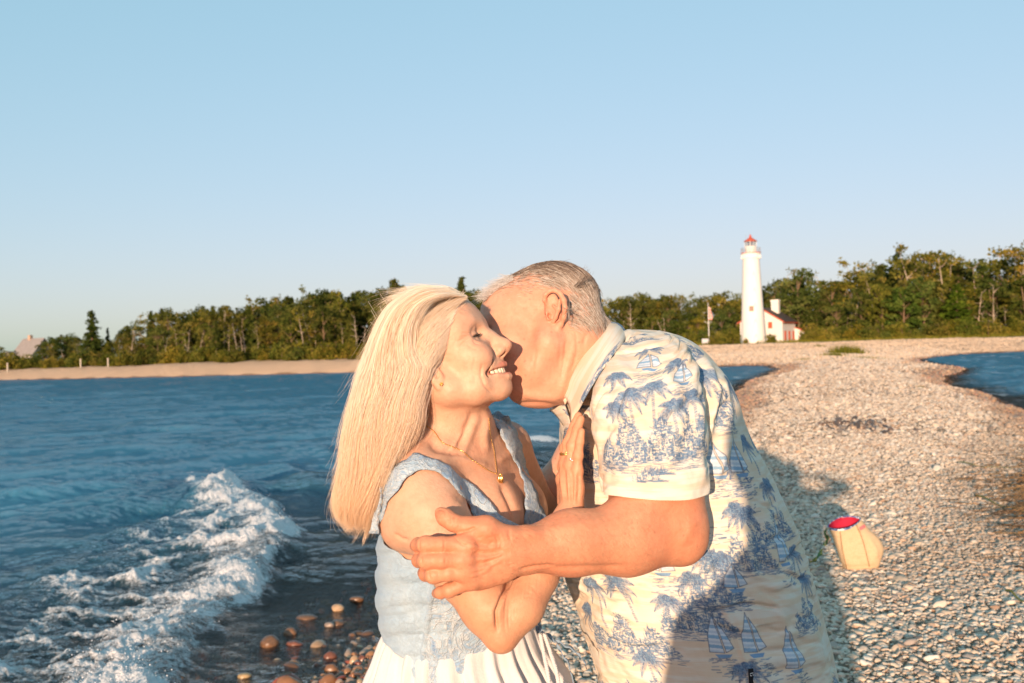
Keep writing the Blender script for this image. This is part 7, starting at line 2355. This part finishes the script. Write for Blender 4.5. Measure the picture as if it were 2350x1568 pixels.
LV = start + lv[:, :1] * 1.25 * down + lv[:, 1:2] * acr * (1.0) + lv[:, 2:] * nrm
fcs = [list(p.vertices) for p in fm_.polygons]
m2 = bpy.data.meshes.new('lettering'); m2.from_pydata(ml(LV).tolist(), [], fcs); m2.update()
obj('lettering', m2, simple_mat('white_thread', (.75, .75, .75), .6), tb)
# trousers below the hem
pV_, pQ_, _, _ = loft([((1385, 1640), (1925, 1630), 1.86, .18), ((1420, 1800), (1900, 1800), 1.86, .185), ((1480, 2000), (1880, 2000), 1.86, .19), ((1560, 2350), (1860, 2350), 1.86, .17), ((1600, 2720), (1850, 2720), 1.86, .16)], 60, 40)
obj('trousers', mesh_from('trousers', ml(pV_), pQ_), simple_mat('khaki_cotton', (.30, .26, .20), .8), m_root)
# ================================================================== the photographer, whose shadow falls across the shirt and the shingle
def build_photographer():
    p_root = empty('person', (0.02, -.30, gz(.02, -.30)), 'photographer behind the lens, seen only as a long shadow on the shingle', 'person')
    inv = np.array(p_root.location[:])
    def make(inf, what):
        f = Field(np.arange(-.75, .80, .014), np.arange(-.70, .06, .014), np.arange(.30, 2.36, .014))
        i = inf
        hd = np.array([-.07, -.22, 2.03])
        if what in ('body', 'hair'):
            if what == 'body':
                f.ell(hd + [0, 0, .02], (.078, .10, .105), None, .03); f.ell(hd + [0, .03, -.07], (.055, .07, .06), None, .03)
                f.chain([hd + [0, -.02, -.08], hd + [.01, -.05, -.22]], [.058, .062], .03)
            else:
                f.ell(hd + [0, -.03, .045], (.105, .115, .115), None, .03); f.ell(hd + [0, -.10, -.06], (.10, .05, .13), None, .04)
        if what in ('body', 'clothes'):
            f.ell((-.01, -.30, 1.60), (.19 + i, .10 + i, .22 + i), None, .04)
            f.chain([(-.205, -.29, 1.775), (.0, -.29, 1.83), (.18, -.29, 1.78)], [.055 + i] * 3, .04)
            f.ell((.01, -.30, 1.30), (.16 + i, .11 + i, .22 + i), None, .05)
            for s in (-1, 1): f.chain([(.10 * s, -.30, 1.22), (.11 * s, -.28, .85), (.12 * s, -.30, .52)], [.085 + i, .06 + i, .045 + i], .03)
            f.chain([(.19, -.29, 1.78), (.50, -.27, 1.88)], [.050 + i, .042 + i], .03)
            f.chain([(-.225, -.29, 1.755), (-.245, -.20, 1.60)], [.050 + i, .042 + i], .03)
        if what == 'body':
            f.chain([(.50, -.27, 1.88), (.30, -.20, 1.97), (.09, -.11, 1.99)], [.042, .036, .028], .02)
            f.chain([(-.245, -.20, 1.60), (-.14, -.12, 1.80), (-.04, -.08, 1.93)], [.042, .036, .028], .02)
            for q in range(4): f.chain([(.085, -.105 + .0 * q, 2.02 - .022 * q), (.06, -.065, 2.02 - .022 * q)], [.012, .011], .006)
            for q in range(4): f.chain([(-.06 + .022 * q, -.10, 1.92), (-.06 + .022 * q, -.065, 1.945)], [.012, .011], .006)
            for s in (-1, 1): f.chain([(.12 * s, -.33, .50), (.13 * s, -.16, .48)], [.045, .035], .02)
        V, Q = f.mesh()
        return V - inv, Q
    V, Q = make(0, 'body'); me = mesh_from('body', V, Q); point_attr(me, 'tint', np.ones((len(V), 3)), 'FLOAT_COLOR'); obj('body', me, W_SKIN, p_root)
    V, Q = make(.014, 'clothes'); obj('clothes', mesh_from('clothes', V, Q), simple_mat('dark_cotton', (.06, .07, .09), .8), p_root)
    V, Q = make(0, 'hair'); obj('hair', mesh_from('hair', V, Q), simple_mat('brown_hair', (.10, .06, .04), .6), p_root)
build_photographer()
cm_ = empty('camera_body', (0.0, -.10, 1.99), 'black camera held up in front of the photographer', 'camera')
g_ = G(); g_.box((0, 0, 0), (.13, .06, .085), bev=.012); g_.box((0, -.0, .055), (.06, .05, .035), bev=.008); obj('housing', g_.build('housing'), simple_mat('black_plastic', (.02, .02, .02), .5), cm_)

# ================================================================== jute bag on the shingle
bD = 6.75
bc = lambda cx, cy: ((2000 + cx * .1276) * .94, (1230 + cx * 0 + cy * .1276) * .94)
b0 = on_z(*bc(800, 1235), gz(*on_z(*bc(800, 1235), .47)[:2]))
bD = float(w2c(b0)[1])
bag = empty('tote_bag', b0, 'slouching tan jute bag with a red lining standing on the shingle', 'bag')
def bl(V): return c2w(V) - b0
rows = [((485, 1250), (1085, 1240), .060, .0), ((440, 1150), (1140, 1130), .080, .0), ((370, 960), (1195, 960), .085, .0), ((320, 800), (1210, 820), .080, .0), ((262, 640), (1120, 640), .070, .004), ((205, 520), (930, 450), .064, .010), ((165, 452), (785, 285), .068, .026)]
R_ = np.array([(*bc(*a), *bc(*b), hb, tz) for a, b, hb, tz in rows]); R_ = spline(R_, 60)
nb = 96
th = np.linspace(0, 2 * math.pi, nb, endpoint=False)
BV = np.zeros((60, nb, 3))
for i, (ax, ay, bx, by, hb, tz) in enumerate(R_):
    A, B = C(ax, ay, bD), C(bx, by, bD); c = (A + B) / 2; h = (A - B) / 2
    ex = .72 + .5 * max(0, (i - 44) / 15)
    pw = lambda v: np.sign(v) * np.abs(v) ** ex
    BV[i] = c + np.outer(pw(np.cos(th)), h) + np.outer(pw(np.sin(th)), [0, -hb, -tz])
BV = BV.reshape(-1, 3)
idx = np.arange(60 * nb).reshape(60, nb); nx = np.roll(idx, -1, 1)
BQ = np.stack([idx[:-1], nx[:-1], nx[1:], idx[1:]], -1).reshape(-1, 4)
bN = vert_normals(BV, BQ); bP = proj(BV)
for line, w, h in (([(385, 440), (440, 850), (530, 1250)], 1.8, .008), ([(700, 380), (830, 700), (960, 1200)], 1.8, .008), ([(560, 1000), (740, 1080), (900, 1020)], 6, -.004), ([(950, 650), (1080, 880), (1120, 1060)], 5, .008), ([(860, 700), (960, 900), (980, 1100)], 5, -.007), ([(350, 1190), (700, 1210), (1080, 1190)], 3, -.004)):
    BV = rbump(BV, bN, [bc(*q) for q in line], w, h, 99, bP)
BV = BV + bN * (.007 * (fbm(bP * .06, 3, 5) - .5))[:, None]
ju = N('jute'); co_ = ju.coord()
w1 = ju.noise(1, 3, .6, ju.mapping(co_, scale=(30, 30, 420))); w2 = ju.noise(1, 3, .6, ju.mapping(co_, scale=(420, 420, 30))); wv = ju.math('ADD', w1, w2)
ju.p(Base_Color=ju.mix(ju.remap(wv, .7, 1.3), (.47, .335, .195), (.64, .475, .30)), Roughness=.85, Normal=ju.bump(wv, .5, .002)); ju.b.inputs['Specular IOR Level'].default_value = .1
obj('bag_body', mesh_from('bag_body', bl(BV), BQ), ju.m, bag)
# bottom
bt = BV.reshape(60, nb, 3)[0]
obj('bag_base', mesh_from('bag_base', bl(np.concatenate([bt, bt.mean(0)[None]])), np.array([[(i + 1) % nb, i, nb] for i in range(nb)])), ju.m, bag)
# lining: the inner wall, and a turned-over rim band
top = BV.reshape(60, nb, 3)[38:]
cen = top.mean(1, keepdims=True)
inn = (top - cen) * .955 + cen
LV = inn.reshape(-1, 3); k = len(top)
idx = np.arange(k * nb).reshape(k, nb); nx = np.roll(idx, -1, 1)
LQ = np.stack([idx[:-1], nx[:-1], nx[1:], idx[1:]], -1).reshape(-1, 4)
LV = np.concatenate([LV, inn[0].mean(0)[None]]); LT = np.array([[i, (i + 1) % nb, k * nb] for i in range(nb)])
obj('lining', mesh_from('lining', bl(LV), [LQ, LT]), simple_mat('red_lining', (.42, .015, .045), .8, .2, 30), bag)
lastr = BV.reshape(60, nb, 3)[-1]; c_ = lastr.mean(0)
rim = np.concatenate([(lastr - c_) * .95 + c_ + [0, 0, -.004], (lastr - c_) * .985 + c_ + [0, 0, .006], (lastr - c_) * 1.015 + c_ + [0, 0, .004], (lastr - c_) * 1.015 + c_ + [0, 0, -.007]])
idx = np.arange(4 * nb).reshape(4, nb); nx = np.roll(idx, -1, 1)
bb = N('printed_binding'); f_ = bb.noise(38, 3, .6, bb.coord())
bb.p(Base_Color=bb.ramp(f_, [(0, (.05, .09, .20)), (.45, (.12, .20, .38)), (.55, (.65, .66, .66)), (1, (.75, .72, .68))], 'CONSTANT'), Roughness=.8)
obj('binding', mesh_from('binding', bl(rim), np.stack([idx[:-1], idx[1:], nx[1:], nx[:-1]], -1).reshape(-1, 4)), bb.m, bag)
bbv = bvh_of(BV, BQ)
pk = simple_mat('pink_print', (.75, .16, .18), .8, .2, 60)
for a, b, w in (((765, 475), (865, 415), 16), ((780, 505), (880, 445), 12), ((1040, 870), (1130, 990), 7), ((1130, 990), (1160, 1070), 6)):
    P = []
    for t in np.linspace(0, 1, 7):
        for s in (-1, 1):
            q = (a[0] + (b[0] - a[0]) * t + s * w * .5, a[1] + (b[1] - a[1]) * t + s * w * .9)
            P.append(drape(bbv, *bc(*q), .004, bD))
    i = np.arange(6) * 2
    obj('pink_mark', mesh_from('pink_mark', bl(np.array(P)), np.stack([i, i + 1, i + 3, i + 2], 1)), pk, bag)
for line in ([(392, 460), (440, 850), (530, 1240)], [(705, 400), (830, 700), (960, 1200)]):
    P = spline(np.array([bc(*q) for q in line]), 30)
    sgm = G(); sgm.tube(bl(np.array([drape(bbv, *q, .0015, bD) for q in P])), .0028, 5)
    obj('seam', sgm.build('seam', True), simple_mat('seam_thread', (.24, .145, .07), .85, .2, 80), bag)
g_ = G(); p_ = drape(bbv, *bc(310, 495), .002, bD); a = np.linspace(0, 2 * math.pi, 17); g_.tube(bl(p_ + .008 * np.stack([np.cos(a) * .7, 0 * a, np.sin(a)], 1)), .0025, 6, False); obj('eyelet', g_.build('eyelet', True), simple_mat('brass', (.20, .15, .06), .4), bag)
st = spline([C(*bc(185, 470), bD - .02), C(*bc(120, 560), bD - .05), C(*bc(170, 680), bD - .04), C(*bc(95, 800), bD - .08), C(*bc(30, 950), bD - .14), C(*bc(-60, 1060), bD - .18), C(*bc(-160, 1110), bD - .16)], 60)
sp_ = N('patterned_strap'); f_ = sp_.noise(26, 3, .6, sp_.coord())
sp_.p(Base_Color=sp_.ramp(f_, [(0, (.02, .05, .03)), (.40, (.08, .16, .05)), (.52, (.50, .40, .10)), (.58, (.60, .60, .55)), (.66, (.10, .16, .28))], 'CONSTANT'), Roughness=.8)
A = np.array([s + np.array([.014 * math.cos(i * .22), .004, .014 * math.sin(i * .22)]) for i, s in enumerate(st)]); B = np.array([s - np.array([.014 * math.cos(i * .22), .004, .014 * math.sin(i * .22)]) for i, s in enumerate(st)])
VV = c2w(np.concatenate([A, B])); gzz = gzv(VV[:, :2]) + .018; VV[:, 2] = np.maximum(VV[:, 2], gzz)
i = np.arange(59)
o = obj('strap', mesh_from('strap', VV - b0, np.stack([i, i + 1, 61 + i, 60 + i], 1)), sp_.m, bag); md = o.modifiers.new('cloth', 'SOLIDIFY'); md.thickness = .004

# ================================================================== wet stones in the shallows
def stone_mat(name, col):
    n = N(name); co = n.coord(); f = n.noise(9, 5, .6, co); f2 = n.noise(40, 3, .6, co)
    n.p(Base_Color=n.mix(n.remap(f, .3, .7), tuple(c * .6 for c in col), tuple(min(c * 1.25, 1) for c in col)), Roughness=n.remap(f2, .3, .7, .20, .5), Normal=n.bump(f2, .5, .006))
    f3 = n.noise(22, 5, .7, co, 1.0)
    n.p(Base_Color=n.mix(n.remap(f3, .48, .72, 0, .55), n.mix(n.remap(f, .3, .7), tuple(c * .55 for c in col), tuple(min(c * 1.2, 1) for c in col)), (.055, .040, .030)))
    n.b.inputs['Specular IOR Level'].default_value = .5
    return n.m
SM = {'brown': stone_mat('wet_brown_stone', (.18, .095, .05)), 'orange': stone_mat('wet_orange_stone', (.22, .11, .055)), 'dark': stone_mat('wet_dark_stone', (.10, .055, .03)), 'tan': stone_mat('tan_stone', (.48, .32, .19)), 'red': stone_mat('wet_red_stone', (.20, .075, .045)), 'grey': stone_mat('grey_stone', (.28, .22, .18)), 'gold': stone_mat('yellow_stone', (.40, .28, .14))}
STONES = [(1630, 1155, 132, 78, 'brown', 'largest brown stone, half out of the dark shallows'), (1752, 1098, 92, 56, 'orange', 'rounded orange brown stone behind the largest one'), (1275, 1163, 100, 40, 'dark', 'dark flat stone lying nearest the foam'), (1775, 1165, 112, 42, 'red', 'low reddish stone beside the largest one'), (1850, 995, 135, 46, 'brown', 'long brown stone under the water farther out'),
          (2040, 945, 82, 42, 'tan', 'pale tan stone standing dry out in the shallows'), (2170, 1100, 130, 52, 'dark', 'long dark brown stone close to the skirt'), (2035, 1030, 105, 45, 'brown', 'brown stone in front of the pale tan one'), (2155, 885, 95, 36, 'brown', 'farthest brown stone awash beside the blue top'), (1995, 1248, 92, 72, 'red', 'brick red stone at the water edge'),
          (2003, 1320, 92, 66, 'orange', 'rust brown stone below the brick red one'), (2140, 1282, 72, 70, 'tan', 'upright pinkish tan stone by the skirt'), (2192, 1302, 72, 56, 'red', 'red brown stone leaning on the pinkish tan one'), (1915, 1298, 62, 36, 'red', 'small dark red stone left of the brick red one'), (1980, 1375, 66, 38, 'tan', 'flat tan stone at the lower frame edge'),
          (1675, 1270, 66, 30, 'tan', 'small pinkish flat stone alone in the dark water'), (1478, 1360, 98, 42, 'gold', 'bright yellow tan stone at the lower frame edge'), (2300, 1163, 58, 38, 'red', 'dark red stone touching the white skirt'), (2200, 1222, 72, 42, 'grey', 'grey brown stone above the pinkish tan one'), (2258, 1132, 34, 26, 'tan', 'tiny tan stone above the dark red one'),
          (1785, 1258, 66, 28, 'red', 'small rust stone half under water'), (2105, 1255, 36, 24, 'tan', 'tiny pale stone behind the pinkish tan one'), (1868, 1290, 52, 28, 'dark', 'small black brown stone left of the dark red one'), (2165, 1140, 50, 26, 'tan', 'small rosy stone under the long dark one'), (1310, 1245, 80, 30, 'brown', 'drowned brown stone in the dark water near the foam'), (2060, 1395, 60, 40, 'brown', 'brown stone cut by the lower frame edge'), (1990, 1050, 70, 34, 'grey', 'grey stone awash left of the brown ones')]
for i, (cx, cy, w, h, cl, lb) in enumerate(STONES):
    px, py = cx * .38, 1034 + cy * .38
    c = on_z(px, py + h * .38 * .25, .0); D = c[1]
    zt = max(gz(c[0], c[1]), -.10)
    a = w * .38 * D / F_PX * .46; b = h * .38 * D / F_PX * .62
    g = np.random.default_rng(300 + i)
    V, T = ico(4)
    nzv = fbm(V * 1.1 + i * 3.7, 3, i) - .5
    V = V * (1 + .42 * nzv[:, None]) * np.array([a, a * g.uniform(.7, .95), b])
    V = V @ rotz(g.normal(0, .35)).T @ rotx(g.normal(0, .15)).T
    z = max(zt + b * .35, (.12 if cl not in ('brown', 'dark') or i == 0 else -.35) * b)
    obj('stone', mesh_from('stone', V, T), SM[cl], label=lb, cat='stone', loc=(c[0], c[1], z))
# many smaller stones on the lake bed and edge, past counting
g = np.random.default_rng(66)
n_ = 9500
y = g.uniform(5.3, 10.5, n_); x = g.uniform(-2.3, .9, n_)
P = np.stack([x, y], 1); sdp = shore_sd(P)
k_ = (sdp < .35) & (sdp > -1.7) & (g.random(n_) < np.exp(-np.abs(sdp + .1) / .6))
P, sdp = P[k_], sdp[k_]
s_ = np.exp(g.normal(-3.85, .45, len(P)))
Z = np.maximum(gzv(P), -.14) + s_ * .25
Vb, Tb = scatter_blobs(np.column_stack([P, Z]), np.stack([s_ * 1.25, s_, s_ * .7], 1), 2, .0, 9)
rep = len(ico(2)[0])
nzv = fbm(Vb * 22, 2, 4) - .5
cen = np.repeat(np.column_stack([P, Z]), rep, 0)
Vb = cen + (Vb - cen) * (1 + .5 * nzv[:, None])
me = mesh_from('shore_stones', Vb, Tb)
pal_ = np.array([(.24, .11, .05), (.34, .17, .08), (.14, .07, .04), (.45, .29, .17), (.28, .07, .04), (.30, .23, .18), (.50, .37, .24)])
cc = pal_[g.choice(7, len(P), p=[.24, .16, .26, .07, .08, .12, .07])] * g.uniform(.8, 1.15, (len(P), 1))
point_attr(me, 'pcol', np.repeat(cc, rep, 0), 'FLOAT_COLOR')
n_m = N('shore_stone'); f_ = n_m.noise(30, 4, .6, n_m.coord())
n_m.p(Base_Color=n_m.mix(n_m.remap(f_, .35, .7, 0, .4), n_m.attr('pcol', 'Color'), (.10, .06, .035)), Roughness=.22)
obj('shore_stones', me, n_m.m, kind='stuff', label='small wet brown and red stones along the water edge')

# ================================================================== drift weed and twigs on the right
def twig(pts_px, z, r, mat, label):
    P = []
    for (px, py) in pts_px:
        q = on_z(px, py, z); P.append([q[0], q[1], gz(q[0], q[1]) + .02])
    P = spline(np.array(P), 24); P[:, 2] += .012 * np.sin(np.linspace(0, 9, 24)) + .012
    c = P[0].copy(); q = G(); q.tube(P - c, np.linspace(r, r * .35, 24), 6)
    return obj('twig', q.build('twig', True), mat, label=label, cat='twig', loc=c)
tw_b = simple_mat('brown_twig', (.13, .075, .035), .8, .3, 30); tw_g = simple_mat('green_stem', (.14, .15, .04), .7, .3, 30); tw_p = simple_mat('bleached_wood', (.55, .45, .34), .8, .2, 20)
twig([(2198, 1058), (2250, 1066), (2322, 1072)], .45, .007, tw_g, 'long greenish stem lying flat at the right above the weed')
twig([(2240, 1142), (2290, 1158), (2350, 1178)], .45, .008, tw_g, 'green stem pointing into the brown weed at the right edge')
twig([(2210, 1030), (2260, 1035), (2330, 1040)], .45, .005, tw_b, 'dark thin stick above the greenish stem')
twig([(2262, 1498), (2295, 1490), (2312, 1486)], .45, .012, tw_p, 'short bleached stick lower right on the shingle')
twig([(2190, 1568), (2205, 1580), (2225, 1600)], .45, .010, tw_p, 'bleached stick cut by the lower frame edge')
twig([(2310, 1370), (2340, 1388), (2380, 1410)], .45, .008, tw_g, 'olive stem at the right edge halfway down the shingle')
twig([(2330, 1310), (2365, 1318), (2400, 1325)], .45, .006, tw_b, 'brown stick just above the olive stem at the right edge')
twig([(2252, 960), (2275, 958), (2300, 960)], .42, .010, tw_b, 'short dark stick far up the bar near the right hand water')
twig([(2140, 1008), (2180, 1016), (2205, 1020)], .45, .005, tw_b, 'thin dark stick right of the brown patch')
twig([(1890, 969), (1925, 968), (1960, 971)], .45, .012, tw_b, 'dark stick running into the brown patch on the bar')
g = np.random.default_rng(51)
sw = G()
for _ in range(520):
    py = np.clip(g.normal(1125, 62), 975, 1330); px = 2372 - g.exponential(42) * (1.25 if 1060 < py < 1230 else .5)
    if px < 2150: continue
    q = on_z(px, py, .46); L = g.uniform(.04, .20); an = g.normal(0, .7)
    dirv = np.array([math.cos(an), math.sin(an) * 1.2, 0]); n_ = 5
    t = np.linspace(-.5, .5, n_)[:, None]
    P = np.array([q[0], q[1], 0]) + dirv * L * t + g.normal(0, .012, (n_, 3))
    P[:, 2] = gzv(P[:, :2]) + .018 + np.abs(g.normal(0, .018)) + .03 * g.random() * (t[:, 0] + .5)
    sw.tube(P, g.uniform(.0016, .0042), 4, False)
ws = N('dried_weed'); f_ = ws.noise(3, 4, .6, ws.coord()); ws.p(Base_Color=ws.ramp(f_, [(.3, (.08, .045, .022)), (.5, (.20, .115, .05)), (.7, (.32, .20, .09))]), Roughness=.85)
obj('drift_weed', sw.build('drift_weed', True), ws.m, kind='stuff', label='tangled brown drift weed at the right edge of the bar')
# dark stones and sticks of the burnt patch on the bar
pt = G(); g = np.random.default_rng(88)
P = np.column_stack([PATCH[0] + g.normal(0, .34, 260), PATCH[1] + g.normal(0, .75, 260)])
s_ = np.exp(g.normal(-3.55, .45, 260)); Z = gzv(P) + s_ * .2
Vb, Tb = scatter_blobs(np.column_stack([P, Z]), np.stack([s_ * 1.3, s_, s_ * .6], 1), 2, .0, 19)
me = mesh_from('patch_stones', Vb, Tb); cc = np.array([(.06, .05, .045), (.16, .10, .07), (.30, .22, .15), (.10, .08, .07), (.42, .30, .2)])[g.integers(0, 5, 260)]
point_attr(me, 'pcol', np.repeat(cc, rep, 0), 'FLOAT_COLOR')
obj('patch_stones', me, n_m.m, kind='stuff', label='dark stones scattered in the brown patch on the bar')
